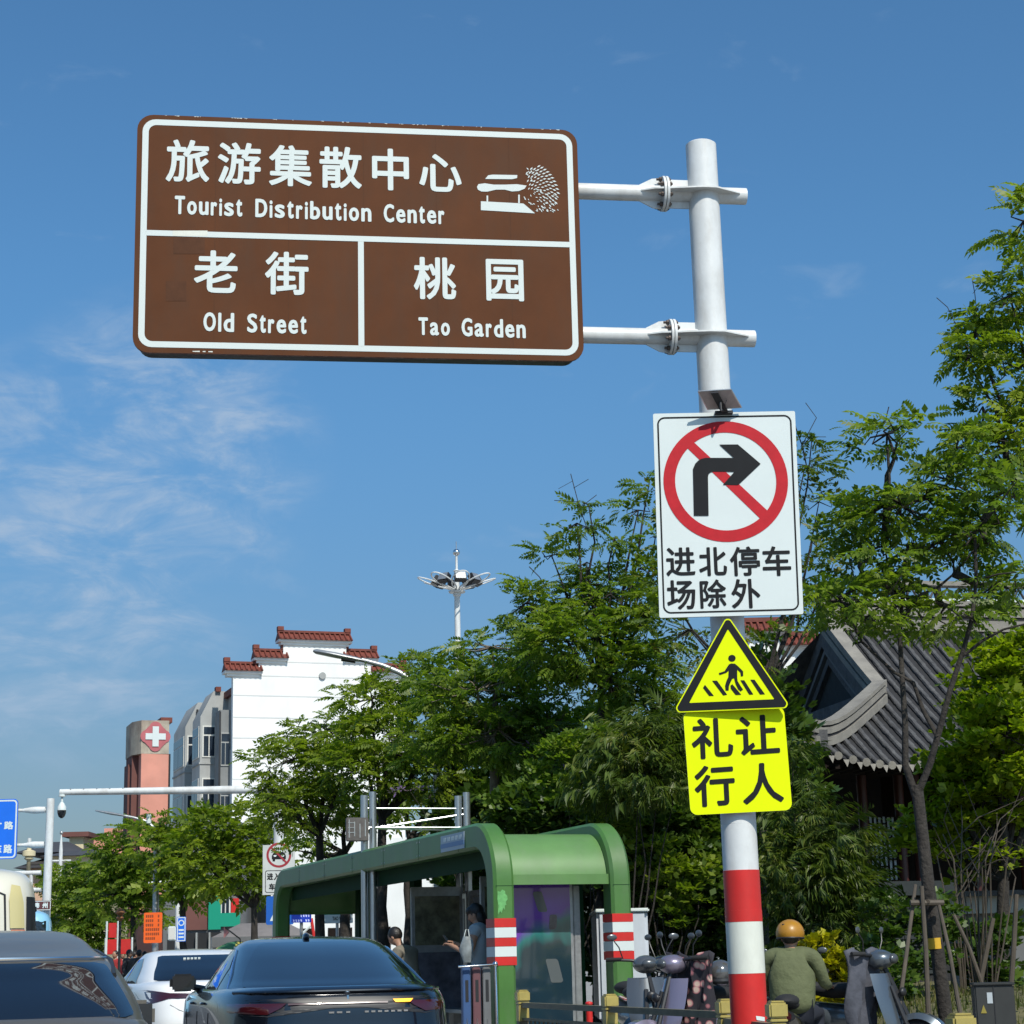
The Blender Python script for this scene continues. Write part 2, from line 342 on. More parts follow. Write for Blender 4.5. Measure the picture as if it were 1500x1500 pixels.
def ring_poly(mb, outer, inner, y0, mi=0):
    """flat ring between two polygons with the same count, in the (x,z) plane at depth y0"""
    n = len(outer); V = [(p[0], y0, p[1]) for p in outer] + [(p[0], y0, p[1]) for p in inner]
    return mb.add(V, [(i, (i + 1) % n, n + (i + 1) % n, n + i) for i in range(n)], mi)
def round_poly(P, r, n=5):
    out = []; N = len(P)
    for i in range(N):
        p = Vector(P[i]); a = Vector(P[i - 1]) - p; b = Vector(P[(i + 1) % N]) - p
        a.normalize(); b.normalize(); half = a.angle(b) / 2; d = r / math.tan(half)
        s0 = p + a * d; s1 = p + b * d; c = p + (a + b).normalized() * (r / math.sin(half))
        v0 = s0 - c; v1 = s1 - c
        for k in range(n + 1):
            t = k / n; v = (v0 * (1 - t) + v1 * t).normalized() * r; out.append(tuple(c + v))
    return out

# flat lettering as mesh, from the built-in font
_tc = {}
def glyphs(s):
    if s in _tc: return _tc[s]
    c = bpy.data.curves.new('t', 'FONT'); c.body = s; c.size = 1; c.resolution_u = 4
    o = bpy.data.objects.new('t', c); col.objects.link(o)
    dg = bpy.context.evaluated_depsgraph_get(); me = bpy.data.meshes.new_from_object(o.evaluated_get(dg))
    V = np.array([v.co[:] for v in me.vertices], float); Fc = [list(p.vertices) for p in me.polygons]
    bpy.data.objects.remove(o); bpy.data.curves.remove(c); bpy.data.meshes.remove(me)
    lo = V.min(0); hi = V.max(0); V = (V - lo) / np.maximum(hi - lo, 1e-6)
    _tc[s] = (V, Fc, (hi - lo)); return _tc[s]
def lettering(mb, s, x0, z0, x1, z1, y, bold=0.0, mi=0, skew=0.0):
    """write s so that it fills the box; bold thickens the strokes by that many metres; skew = rise per metre"""
    V, Fc, _ = glyphs(s); x0 += bold; x1 -= bold; z0 += bold; z1 -= bold
    sh = [(0, 0)] + ([(bold * math.cos(a), bold * math.sin(a)) for a in [k * math.pi / 4 for k in range(8)]] if bold else [])
    for k, (dx, dz) in enumerate(sh):
        P = [(x0 + (x1 - x0) * v[0] + dx, y - 0.0001 * k, z0 + (z1 - z0) * v[1] + dz + skew * (x1 - x0) * (v[0] - 0.5)) for v in V]
        mb.add(P, Fc, mi)
    return mb
class Board:
    """a vertical sign plane: local x to the right, z up, y into the board; uv() turns a photograph pixel into board coordinates"""
    def __init__(s, px, py, Y, th=0.0):
        s.o = W(px, py, Y); s.x = Vector((math.cos(th), math.sin(th), 0)); s.n = Vector((-math.sin(th), math.cos(th), 0)); s.th = th
    def uv(s, px, py):
        d = _F * FPX + CR * (px - 750) + CU * (750 - py)
        t = (s.o - CAM).dot(s.n) / d.dot(s.n); p = CAM + d * t - s.o
        return p.dot(s.x), p.z
    def poly(s, pts): return [s.uv(*p) for p in pts]
    def text(s, mb, ch, x0, y0, x1, y1, y, bold, mi=0, skew=0.0):
        cx, cz = s.uv((x0 + x1) / 2, (y0 + y1) / 2); w = s.uv(x1, (y0 + y1) / 2)[0] - s.uv(x0, (y0 + y1) / 2)[0]; h = s.uv((x0 + x1) / 2, y0)[1] - s.uv((x0 + x1) / 2, y1)[1]
        lettering(mb, ch, cx - w / 2, cz - h / 2, cx + w / 2, cz + h / 2, y, bold, mi, skew)

# ================================================================== the setting: ground, road, pavement
def road_pt(s, t, z=0.0): return UU * s + VV * t + Vector((0, 0, z))
def sheet(name, s0, s1, t0, t1, z, m, kind='structure', ns=1, **k):
    mb = MB(); mb.add([road_pt(s0, t0, z), road_pt(s1, t0, z), road_pt(s1, t1, z), road_pt(s0, t1, z)], [(0, 1, 2, 3)])
    return mb.build(name, m, kind=kind, **k)
mb = MB(); mb.add([(-1500, -1500, -0.02), (1500, -1500, -0.02), (1500, 1500, -0.02), (-1500, 1500, -0.02)], [(0, 1, 2, 3)]); mb.build('ground', M['concrete'], kind='structure')
sheet('road', -60, 400, -14, 6.1, 0.0, M['asphalt'])
mb = MB()
for t in (2.05, -1.55, -5.2):
    for i in range(-3, 30):
        s0 = i * 10.0
        mb.add([road_pt(s0, t - .07, .004), road_pt(s0 + 5, t - .07, .004), road_pt(s0 + 5, t + .07, .004), road_pt(s0, t + .07, .004)], [(0, 1, 2, 3)])
mb.build('lane_markings', M['marking'], kind='structure')
mb = MB(); a = road_pt(-60, 6.1, -.3); 
mb.add([road_pt(-60, 6.1, -.3), road_pt(400, 6.1, -.3), road_pt(400, 6.25, -.3), road_pt(-60, 6.25, -.3), road_pt(-60, 6.1, .15), road_pt(400, 6.1, .15), road_pt(400, 6.25, .15), road_pt(-60, 6.25, .15)], [(3, 2, 1, 0), (4, 5, 6, 7), (0, 1, 5, 4), (1, 2, 6, 5), (2, 3, 7, 6), (3, 0, 4, 7)])
mb.build('kerb', M['kerb'], kind='structure')
sheet('pavement', -60, 400, 6.25, 40, 0.14, M['concrete'])
# grassy bank of the garden behind the scooters (right)
NX, NY = 50, 36; V = []; F_ = []
for j in range(NY):
    for i in range(NX):
        x = 2.6 + 22 * i / (NX - 1); y = 18.3 + 30 * j / (NY - 1)
        e = min(1, max(0, (x - 2.6) / 1.6)) * min(1, max(0, (y - 18.3) / 1.2))
        V.append((x, y, 0.10 + 0.62 * e * e * (3 - 2 * e) + 0.05 * math.sin(x * 2.1 + y) + 0.04 * math.sin(y * 3.3 - x * 1.3)))
for j in range(NY - 1):
    for i in range(NX - 1):
        a = j * NX + i; F_.append((a, a + 1, a + NX + 1, a + NX))
bank = link('garden_bank', mesh_np('garden_bank', V, F_, M['soil'], True), kind='structure')
def bankz(x, y):
    e = min(1, max(0, (x - 2.6) / 1.6)) * min(1, max(0, (y - 18.3) / 1.2))
    return 0.10 + 0.62 * e * e * (3 - 2 * e) + 0.05 * math.sin(x * 2.1 + y) + 0.04 * math.sin(y * 3.3 - x * 1.3)

# ================================================================== the main pole
PY = 13.9
pb = W(1098, 1500, PY); pt = W(1026.5, 213, PY)
slope = (pt - pb) / (pt.z - pb.z)
pbase = pb - slope * pb.z
def on_pole(z): return pbase + slope * z
pole = thing('sign_pole', 'thick white steel pole with red and white bands, carrying the brown sign', 'pole', pbase)
L = lambda p: Vector(p) - pbase
PR = 0.123
mb = MB(); mb.tube([slope * 0, slope * 2, slope * 4, slope * 5.5, slope * pt.z], [PR * 1.03, PR * 1.02, PR, PR * .97, PR * .95], 40)
mb.ell(slope * pt.z, (PR * .95, PR * .95, .025), 32, 6); mb.build('shaft', M['pole'], pole)
mb = MB(); mb.lathe([(0.3, 0), (0.3, 0.03), (.14, .03), (.14, .3), (.13, .3)], 24); mb.build('base_plate', M['galv'], pole)
def band(y0, y1, m, eps, label=None):
    z1 = on_pole(1).z; 
    # heights at the given pixel rows
    def zz(py):
        lo, hi = 0.0, 7.5
        for _ in range(40):
            mid = (lo + hi) / 2
            if proj(on_pole(mid) + Vector((0, -PR, 0)))[1] > py: lo = mid
            else: hi = mid
        return lo
    a, b = zz(y1), zz(y0)
    mb = MB(); mb.tube([slope * a, slope * b], PR * 1.02 + eps, 40, cap=False); mb.tube([slope * b, slope * (b + .001)], [PR * 1.02 + eps, PR * .99], 40, cap=False); o = mb.build('reflective_band', m, pole)
    if label: o['label'] = label
band(1274, 1336, M['redband'], .003); band(1333, 1350, M['redband'], .005); band(1349, 1426, M['whiteband'], .004, 'dirty white reflective band'); band(1425, 1560, M['redband'], .003, 'scuffed lower red band')
for z in (2.15, 4.1):     # weld seams
    MB().lathe([(PR * .985, -.006), (PR * 1.0 + .0035, 0), (PR * .985, .006)], 36, tuple(slope * z + Vector((0, 0, 0)))).build('weld_seam', M['pole'], pole)
# torn white scrap on the lowest band
def scrap(pts, d=0.008):
    mb = MB(); P = []
    for px, py in pts:
        p = W(px, py, PY - .1); c = on_pole(p.z); q = p - c; q.z = 0; q = q.normalized() * (PR * 1.02 + d); P.append(c + q - pbase)
    mb.add(P, [list(range(len(P)))]); mb.build('torn_strip', M['signwhite'], pole)
scrap([(1105, 1488), (1113, 1489), (1122, 1490), (1122, 1496), (1112, 1495), (1106, 1494)])
ARM = 0.142
ax = Vector((math.cos(ARM), math.sin(ARM), 0)); an = Vector((-math.sin(ARM), math.cos(ARM), 0)); az = Vector((0, 0, 1))
for (yrow, xl) in ((284, 0), (493, 0)):
    # the arm's height where it crosses the pole
    xx = 1028 if yrow == 284 else 1040
    zc_ = W(xx, yrow + 2, PY).z; c0 = on_pole(zc_) - pbase
    arm = bpy.data.objects.new('arm', None)
    mb = MB(); mb.tube([c0 - ax * 2.6, c0 - ax * .33], .062, 20); armo = mb.build('arm', M['pole'], pole)
    mb = MB(); mb.tube([c0 - ax * .30, c0 + ax * .33], .064, 20); mb.build('stub', M['pole'], pole)
    mb = MB(); mb.tube([c0 - ax * .33, c0 - ax * .312], .135, 28); mb.tube([c0 - ax * .306, c0 - ax * .288], .135, 28); mb.build('flange', M['pole'], pole)
    def plate(P, th=.006, ax2=None):
        # polygon P in (along arm, across), extruded by th along the third axis
        mbb = MB(); a2 = an if ax2 is None else ax2; a3 = az if ax2 is None else an
        V = [c0 + ax * p[0] + a2 * p[1] + a3 * th for p in P] + [c0 + ax * p[0] + a2 * p[1] - a3 * th for p in P]
        n = len(P); mbb.add(V, [list(range(n)), list(range(n, 2 * n))[::-1]] + [(i, n + i, n + (i + 1) % n, (i + 1) % n) for i in range(n)]); return mbb
    plate([(-.29, -.13), (-.05, -.175), (.06, -.175), (.27, -.07), (.27, .07), (.06, .175), (-.05, .175), (-.29, .13)]).build('gusset', M['pole'], pole)
    plate([(-.29, -.115), (-.10, -.115), (-.10, .115), (-.29, .115)], ax2=az).build('gusset', M['pole'], pole)
    for sgn in (1, -1):
        plate([(-.335, 0), (-.335, .125 * sgn), (-.40, .118 * sgn), (-.50, .066 * sgn), (-.50, 0)], ax2=az).build('gusset', M['pole'], pole)
        plate([(-.335, 0), (-.335, .125 * sgn), (-.40, .118 * sgn), (-.50, .066 * sgn), (-.50, 0)]).build('gusset', M['pole'], pole)
    for k in range(8):
        a_ = 2 * math.pi * (k + .5) / 8; q = an * math.cos(a_) * .108 + az * math.sin(a_) * .108
        mb = MB(); mb.tube([c0 - ax * .372 + q, c0 - ax * .262 + q], .010, 6); mb.tube([c0 - ax * .352 + q, c0 - ax * .330 + q], .018, 6); mb.tube([c0 - ax * .288 + q, c0 - ax * .27 + q], .018, 6); mb.build('bolt', M['bolt'], pole)

# ================================================================== brown direction sign
Bd = Board(525, 343, 13.30, ARM)
bs = thing('direction_sign', 'large brown tourist sign with white lettering hanging from the top arms', 'road sign', Bd.o, ARM)
c = [Bd.uv(199.5, 166), Bd.uv(847.5, 192), Bd.uv(853, 529), Bd.uv(196, 516)]
bx0 = (c[0][0] + c[3][0]) / 2; bx1 = (c[1][0] + c[2][0]) / 2; bz1 = (c[0][1] + c[1][1]) / 2; bz0 = (c[2][1] + c[3][1]) / 2
MB().prism(rrect(bx0, bz0, bx1, bz1, .115), 0, .030, 0, 1).build('panel', [M['brown'], M['maroon']], bs)
MB().prism(rrect(bx0 + .03, bz0 + .02, bx1 - .03, bz1 - .03, .10), .032, .19, 0).build('back_frame', M['darkframe'], bs)
mb = MB()
ring_poly(mb, rrect(bx0 + .038, bz0 + .040, bx1 - .038, bz1 - .036, .095), rrect(bx0 + .082, bz0 + .084, bx1 - .082, bz1 - .080, .055), -.002)
mb.build('border', M['letter'], bs)
dz0 = (Bd.uv(212, 340.5)[1] + Bd.uv(836, 359)[1]) / 2
mb = MB(); mb.add([(bx0 + .08, -.003, dz0 - .021), (bx1 - .08, -.003, dz0 - .021), (bx1 - .08, -.003, dz0 + .021), (bx0 + .08, -.003, dz0 + .021)], [(0, 1, 2, 3)])
mb.build('divider', M['letter'], bs)
dx0 = Bd.uv(529, 430)[0]
mb = MB(); mb.add([(dx0 - .021, -.0026, bz0 + .08), (dx0 + .021, -.0026, bz0 + .08), (dx0 + .021, -.0026, dz0 - .0215), (dx0 - .021, -.0026, dz0 - .0215)], [(0, 1, 2, 3)])
mb.build('divider', M['letter'], bs)
mb = MB()     # faint joints between the sheets of the panel
for px in (315, 423, 533, 640, 748):
    x = Bd.uv(px, 340)[0]; mb.add([(x - .0016, -.0012, bz0 + .09), (x + .0016, -.0012, bz0 + .09), (x + .0016, -.0012, bz1 - .09), (x - .0016, -.0012, bz1 - .09)], [(0, 1, 2, 3)])
mb.build('sheet_joint', M['brownpatch'], bs)['kind'] = 'stuff'
mb = MB(); r3 = random.Random(11)   # chipped paint along the edge
for k in range(46):
    x = bx0 + .15 + (bx1 - bx0 - .3) * r3.random(); w = r3.uniform(.004, .028); h = r3.uniform(.002, .006); mb.add([(x, -.001, bz1 - .001), (x + w, -.001, bz1 - .001), (x + w * .8, -.001, bz1 - .001 - h), (x + w * .2, -.001, bz1 - .001 - h * .6)], [(0, 1, 2, 3)])
for x, w in ((.42, .05), (.49, .02), (.53, .03)): mb.add([(bx0 + x, -.001, bz0 + .012), (bx0 + x + w, -.001, bz0 + .011), (bx0 + x + w, -.001, bz0 + .020), (bx0 + x, -.001, bz0 + .018)], [(0, 1, 2, 3)])
mb.build('chipped_paint', M['whiteband'], bs)['kind'] = 'stuff'
def quadpx(B, x0, y0, x1, y1, y, m, name, parent):
    P = B.poly([(x0, y0), (x1, y0), (x1, y1), (x0, y1)])
    mb = MB(); mb.add([(p[0], y, p[1]) for p in P], [(0, 1, 2, 3)]); return mb.build(name, m, parent)
quadpx(Bd, 254, 347, 300, 372, -.0015, M['brownpatch'], 'tape_patch', bs)
quadpx(Bd, 243, 412, 273, 441, -.0015, M['brownpatch'], 'tape_patch', bs)
quadpx(Bd, 253, 338, 304, 346, -.0036, M['whiteband'], 'tape_patch', bs)
for ch, b in (('旅', (243, 205, 307, 267)), ('游', (319, 209, 382, 270)), ('集', (394, 213, 457, 273)), ('散', (468, 215, 530, 276)), ('中', (545, 218, 599, 279)), ('心', (614, 226, 676, 281))):
    mb = MB(); Bd.text(mb, ch, *b, -.003, .0072); mb.build('character', M['letter'], bs)
for ch, b in (('老', (284, 367, 348, 429)), ('街', (388, 369, 452, 432)), ('桃', (606, 377, 668, 439)), ('园', (712, 380, 767, 441))):
    mb = MB(); Bd.text(mb, ch, *b, -.003, .0072); mb.build('character', M['letter'], bs)
# the narrow latin letters, one by one so that they stand as widely spaced as on the sign
ADV = {'i': .42, 'l': .42, 'r': .72, 't': .72, 'T': 1.05, 'D': 1.15, 'C': 1.1, 'G': 1.15, 'O': 1.15, 'S': 1.05}
def word(B, mb, s, x0, x1, ymid0, ymid1, cap, y=-.003, bold=.0052):
    """ymid: pixel row of the baseline at both ends; cap = cap height in pixels"""
    tot = sum(ADV.get(c_, 1.0) for c_ in s); x = x0; k = (x1 - x0) / (tot - .18)
    for c_ in s:
        w = ADV.get(c_, 1.0); t = (x - x0) / (x1 - x0); base = ymid0 + (ymid1 - ymid0) * t
        h = cap if (c_.isupper() or c_ in 'dbl') else (cap * .95 if c_ in 'ti' else cap * .74)
        B.text(mb, c_, x, base - h, x + (w - .18) * k, base, y, bold); x += w * k
for a_ in (('Tourist', 256, 355, 314, 318, 27), ('Distribution', 374, 544, 318.5, 325.5, 27), ('Center', 562, 651, 326, 329, 27), ('Old', 298, 343, 485.5, 487, 28), ('Street', 362, 449, 487.5, 490, 28), ('Tao', 613, 659, 491, 492.5, 26), ('Garden', 676, 770, 493, 496, 27)):
    mb = MB(); word(Bd, mb, *a_); mb.build('lettering', M['letter'], bs)
# pictogram: two boat-shaped roofs on a hall, and a round tree of small dabs
mb = MB()
def flatpx(pts, y=-.003):
    P = Bd.poly([(660 + a / 3, 150 + b / 3) for a, b in pts]); mb.add([(p[0], y, p[1]) for p in P], [list(range(len(P)))])
flatpx([(152, 337), (165, 321), (185, 318), (293, 320), (292, 333), (270, 338)])
flatpx([(116, 372), (122, 360), (150, 356), (190, 362), (240, 362), (290, 360), (334, 366), (325, 380), (300, 390), (270, 392), (238, 384), (200, 384), (160, 393), (135, 392), (120, 384)])
flatpx([(158, 410), (165, 410), (165, 437), (158, 437)], -.0031); flatpx([(297, 406), (304, 406), (304, 443), (297, 443)], -.0031)
flatpx([(133, 435), (320, 445), (371, 488), (133, 474)])
for ring in range(9):
    rr = 22 + ring * 14.2; nn = 4 + int(ring * 1.7)
    for k in range(nn):
        a = R(-100 + 112 * (k + .5 * (ring % 2)) / nn)
        x = 352 + rr * math.cos(a) * .92; y = 440 + rr * math.sin(a) * 1.22
        if y < 275 or x > 480 or (ring < 2): continue
        if (x - 392) ** 2 / 86 ** 2 + (y - 385) ** 2 / 104 ** 2 > 1: continue
        dx, dy = math.cos(a + .75), math.sin(a + .75); q = 3.7 + ring * .34
        flatpx([(x - dx * q * 1.5, y - dy * q * 1.5), (x + dy * q * .55, y - dx * q * .55), (x + dx * q * 1.5, y + dy * q * 1.5), (x - dy * q * .55, y + dx * q * .55)])
for k in range(120):
    x = 318 + rnd.random() * 155; y = 290 + rnd.random() * 192
    if y < 400 and (x > 400 or rnd.random() < .45 or (x < 350 and rnd.random() < .6)): continue
    if y > 440 + (x - 330) * .9: continue
    if 335 < y < 400 and x < 338: continue
    a = rnd.uniform(.2, 1.4); dx, dy = math.cos(a), math.sin(a); q = rnd.uniform(3.5, 5.5)
    flatpx([(x - dx * q * 1.3, y - dy * q * 1.3), (x + dy * q * .5, y - dx * q * .5), (x + dx * q * 1.3, y + dy * q * 1.3), (x - dy * q * .5, y + dx * q * .5)], -.0033 - k * .00001)
mb.build('pictogram', M['letter'], bs)

# ================================================================== white no-right-turn sign
Bw = Board(1066, 753, PY - .20, -.019)
ws = thing('prohibition_sign', 'white rectangular no right turn sign with black characters on the pole', 'road sign', Bw.o, -.019)
def z3(x, y, ox=930, oy=560, k=4.1667): return ox + x / k, oy + y / k
def inset(P, d):
    c_ = Vector((sum(p[0] for p in P) / len(P), sum(p[1] for p in P) / len(P))); out = []; N = len(P)
    for i in range(N):
        p = Vector(P[i]); a = (p - Vector(P[i - 1])).normalized(); b = (Vector(P[(i + 1) % N]) - p).normalized()
        na = Vector((-a.y, a.x)); nb = Vector((-b.y, b.x))
        if na.dot(c_ - p) < 0: na = -na
        if nb.dot(c_ - p) < 0: nb = -nb
        mi_ = (na + nb); mi_ = mi_ / (1 + na.dot(nb)); out.append(tuple(p + mi_ * d))
    return out
cw = Bw.poly([(956.5, 606), (1164.5, 602), (1177, 899.5), (966, 905)])[::-1]
MB().prism(round_poly(cw, .012, 3), 0, .022, 0, 1).build('panel', [M['signwhite'], M['galv']], ws)
mb = MB(); q1 = round_poly(inset(cw, .028), .055); q2 = round_poly(inset(cw, .040), .043); ring_poly(mb, q1, q2, -.002); mb.build('border', M['black'], ws)
cc = Bw.uv(*z3(554, 604)); ro, ri = .4515, .3665
circ = lambda r_, n=72: [(cc[0] + r_ * math.cos(2 * math.pi * i / n), cc[1] + r_ * math.sin(2 * math.pi * i / n)) for i in range(n)]
mb = MB(); ring_poly(mb, circ(ro), circ(ri), -.003); mb.build('ring', M['red'], ws)
mb = MB(); P = Bw.poly([z3(322, 404), z3(360, 366), z3(812, 786), z3(768, 836)]); mb.add([(p[0], -.0024, p[1]) for p in P], [(0, 1, 2, 3)]); mb.build('slash', M['red'], ws)
mb = MB()
arc = [(358, 520), (368, 498), (385, 480), (405, 468), (430, 462)]; arci = [(478, 546), (462, 550), (450, 560), (446, 580)]
P = Bw.poly([z3(*p) for p in [(360, 815), (354, 530)] + arc[1:] + [(603, 462), (515, 381), (628, 380), (767, 498), (630, 628), (537, 626), (607, 547)] + arci + [(450, 815)]])
mb.add([(p[0], -.005, p[1]) for p in P], [list(range(len(P)))]); mb.build('arrow', M['black'], ws)
for ch, b in (('进', (189, 1008, 368, 1182)), ('北', (390, 1006, 561, 1182)), ('停', (580, 1002, 763, 1182)), ('车', (778, 1000, 952, 1182)), ('场', (195, 1207, 370, 1387)), ('除', (397, 1203, 558, 1380)), ('外', (588, 1200, 766, 1380))):
    x0, y0 = z3(b[0], b[1]); x1, y1 = z3(b[2], b[3]); mb = MB(); Bw.text(mb, ch, x0, y0, x1, y1, -.003, .0045); mb.build('character', M['black'], ws)
# brackets that hold the boards to the pole
def bracket(B, z, parent, gap):
    mb = MB()
    c_ = on_pole(z) - B.o; xx = c_.dot(B.x); yy = c_.dot(B.n); zz = c_.z
    mb.box((xx - .2, gap, zz - .02), (xx + .2, yy - PR * .5, zz + .02))
    mb.lathe([(PR + .012, zz - .02), (PR + .012, zz + .02)], 24, (xx, yy, 0)); mb.build('bracket', M['galv'], parent)
bracket(Bw, Bw.o.z + .45, ws, .022); bracket(Bw, Bw.o.z - .45, ws, .022)

# ================================================================== little solar panel above it
sp_o = W(1056, 583, PY - .27)
sol = thing('solar_panel', 'small tilted solar panel on a black bracket above the white sign', 'solar panel', sp_o)
P = [W(1023, 574, PY - .37), W(1071, 571, PY - .37), W(1086, 597, PY - .25), W(1037, 600, PY - .25)]
# the plate rises away from the pole, so its underside faces the road
a_, b_, c_, d_ = [Vector(p) - sp_o for p in P]
nrm = (b_ - a_).cross(d_ - a_).normalized(); nrm = nrm if nrm.z > 0 else -nrm
def slab(P4, t0, t1, name, m, parent):
    mb = MB(); V = [p + nrm * t0 for p in P4] + [p + nrm * t1 for p in P4]
    mb.add(V, [(0, 1, 2, 3), (7, 6, 5, 4), (0, 4, 5, 1), (1, 5, 6, 2), (2, 6, 7, 3), (3, 7, 4, 0)]); return mb.build(name, m, parent)
slab([a_, b_, c_, d_], 0, .006, 'backing', mat('panel_back', (0.42, 0.34, 0.31), 0.5, var=.15, scale=20), sol)
ctr = (a_ + b_ + c_ + d_) / 4
slab([ctr + (p - ctr) * 1.0 for p in (a_, b_, c_, d_)], .007, .016, 'cells', M['glassdark'], sol)
fr = MB()
for p, q in ((a_, b_), (b_, c_), (c_, d_), (d_, a_)): fr.tube([p + nrm * .004, q + nrm * .004], .006, 6)
fr.build('frame', M['steel'], sol)
mb = MB(); e1 = (b_ - a_).normalized(); e2 = (d_ - a_).normalized(); j = ctr - nrm * .02
V = [ctr + e1 * x - nrm * .012 + e2 * y for x, y in ((-.035, -.09), (.02, -.09), (.02, .10), (-.035, .10))]
mb.add(V + [v - nrm * .02 for v in V], [(0, 1, 2, 3), (7, 6, 5, 4), (0, 4, 5, 1), (1, 5, 6, 2), (2, 6, 7, 3), (3, 7, 4, 0)]); mb.build('junction_box', M['blackplastic'], sol)
foot = W(1061, 603, PY - .22) - sp_o
mb = MB(); mb.tube([ctr - nrm * .02, ctr - nrm * .07 + Vector((0, .02, -.03)), foot], .010, 8); mb.tube([ctr + e1 * .05 - nrm * .01, ctr + e1 * .03 - nrm * .06, foot + Vector((.01, 0, 0))], .004, 6); mb.build('stand', M['blackplastic'], sol)
mb = MB(); mb.box((foot.x - .07, foot.y - .03, foot.z - .02), (foot.x + .06, foot.y + .10, foot.z)); mb.build('foot', M['blackplastic'], sol)

# ================================================================== crossing triangle and the plate below
def z4(x, y): return 960 + x / 4.544, 890 + y / 4.544
Bt = Board(1075, 990, PY - .215, -.10)
tr = thing('warning_triangle', 'yellow triangular sign with a black walking figure on zebra stripes', 'road sign', Bt.o, -.10)
T0 = Bt.poly([z4(480, 48), z4(905, 668), z4(117, 700)])[::-1]
MB().prism(round_poly(T0, .030, 5), 0, .014, 0, 1).build('panel', [M['fluo'], M['galv']], tr)
To = round_poly(inset(T0, .008), .024, 5); Tb = Bt.poly([z4(483, 143), z4(793, 610), z4(225, 635)])[::-1]
mb = MB(); ring_poly(mb, To, round_poly(Tb, .004, 5), -.002); mb.build('border', M['black'], tr)
mb = MB()
def fl(pts, y=-.003, B=Bt, tfm=z4):
    P = B.poly([tfm(*p) for p in pts]); mb.add([(p[0], y, p[1]) for p in P], [list(range(len(P)))])
hc = Bt.uv(*z4(510, 337)); mb.add([(hc[0] + .0262 * math.cos(a), -.0032, hc[1] + .0238 * math.sin(a)) for a in [k * math.pi / 12 for k in range(24)]], [list(range(24))])
fl([(490, 378), (505, 372), (530, 374), (552, 392), (584, 424), (585, 455), (570, 459), (566, 432), (545, 412), (545, 470), (548, 490), (566, 520), (584, 546), (568, 558), (552, 545), (534, 508), (524, 470), (512, 474), (500, 498), (490, 524), (488, 552), (468, 553), (464, 520), (474, 486), (486, 462), (488, 420), (472, 434), (428, 449), (422, 436), (460, 424)])
mb.build('walking_figure', M['black'], tr)
mb = MB()
for P4 in ([(317, 534), (330, 514), (390, 588), (358, 588)], [(378, 487), (410, 486), (478, 580), (452, 585)], [(500, 520), (512, 510), (530, 530), (572, 580), (535, 582), (502, 540)], [(566, 484), (592, 484), (652, 578), (625, 580)], [(632, 480), (660, 480), (730, 577), (697, 579)]): fl(P4, -.0026)
mb.build('zebra_stripes', M['black'], tr)
bracket(Bt, Bt.o.z - .15, tr, .014)
By = Board(1080, 1115, PY - .165, -.02)
yp = thing('yield_plate', 'yellow square plate with four black characters under the triangle', 'road sign', By.o, -.02)
cy4 = By.poly([z4(184, 694), z4(855, 658), z4(912, 1347), z4(235, 1382)])[::-1]
MB().prism(round_poly(cy4, .05, 5), 0, .014, 0, 1).build('panel', [M['fluo'], M['galv']], yp)
for ch, b in (('礼', (240, 734, 516, 1004)), ('让', (536, 716, 825, 978)), ('行', (260, 1048, 530, 1322)), ('人', (578, 1034, 852, 1303))):
    x0, y0 = z4(b[0], b[1]); x1, y1 = z4(b[2], b[3]); mb = MB(); By.text(mb, ch, x0, y0, x1, y1, -.003, .0065, skew=.045); mb.build('character', M['black'], yp)
bracket(By, By.o.z + .2, yp, .014); bracket(By, By.o.z - .22, yp, .014)

# ================================================================== bus shelter
SY = 23.0
sh0 = GX(738, SY, .14); ZT = ZY(722, 1201, SY)
sh = thing('bus_shelter', 'green bus shelter with rounded frames, red and white stripes on its posts', 'bus shelter', sh0, TH)
def sh_y(px, x=0, z=2.5):   # distance along the shelter for a pixel column
    lo, hi = -2, 40
    for _ in range(40):
        mid = (lo + hi) / 2
        if proj(sh0 + VV * x + UU * mid + Vector((0, 0, z)))[0] > px: lo = mid
        else: hi = mid
    return lo
def sh_z(py, x, y):
    lo, hi = -1, 8
    for _ in range(40):
        mid = (lo + hi) / 2
        if proj(sh0 + VV * x + UU * y + Vector((0, 0, mid)))[1] > py: lo = mid
        else: hi = mid
    return lo
SL = sh_y(412, 0, 2); SH = ZT - .14; SW = 1.40
lo_, hi_ = .5, 3
for _ in range(40):
    SW = (lo_ + hi_) / 2
    if proj(sh0 + VV * SW + Vector((0, 0, 2)))[0] < 903: lo_ = SW
    else: hi_ = SW
def frame_path(y0, y1, z1, r, n=10):
    out = [(y0, 0)]
    for i in range(n + 1): a = math.pi - math.pi / 2 * i / n; out.append((y0 + r + r * math.cos(a), z1 - r + r * math.sin(a)))
    for i in range(n + 1): a = math.pi / 2 - math.pi / 2 * i / n; out.append((y1 - r + r * math.cos(a), z1 - r + r * math.sin(a)))
    out.append((y1, 0)); return out
FW = .125
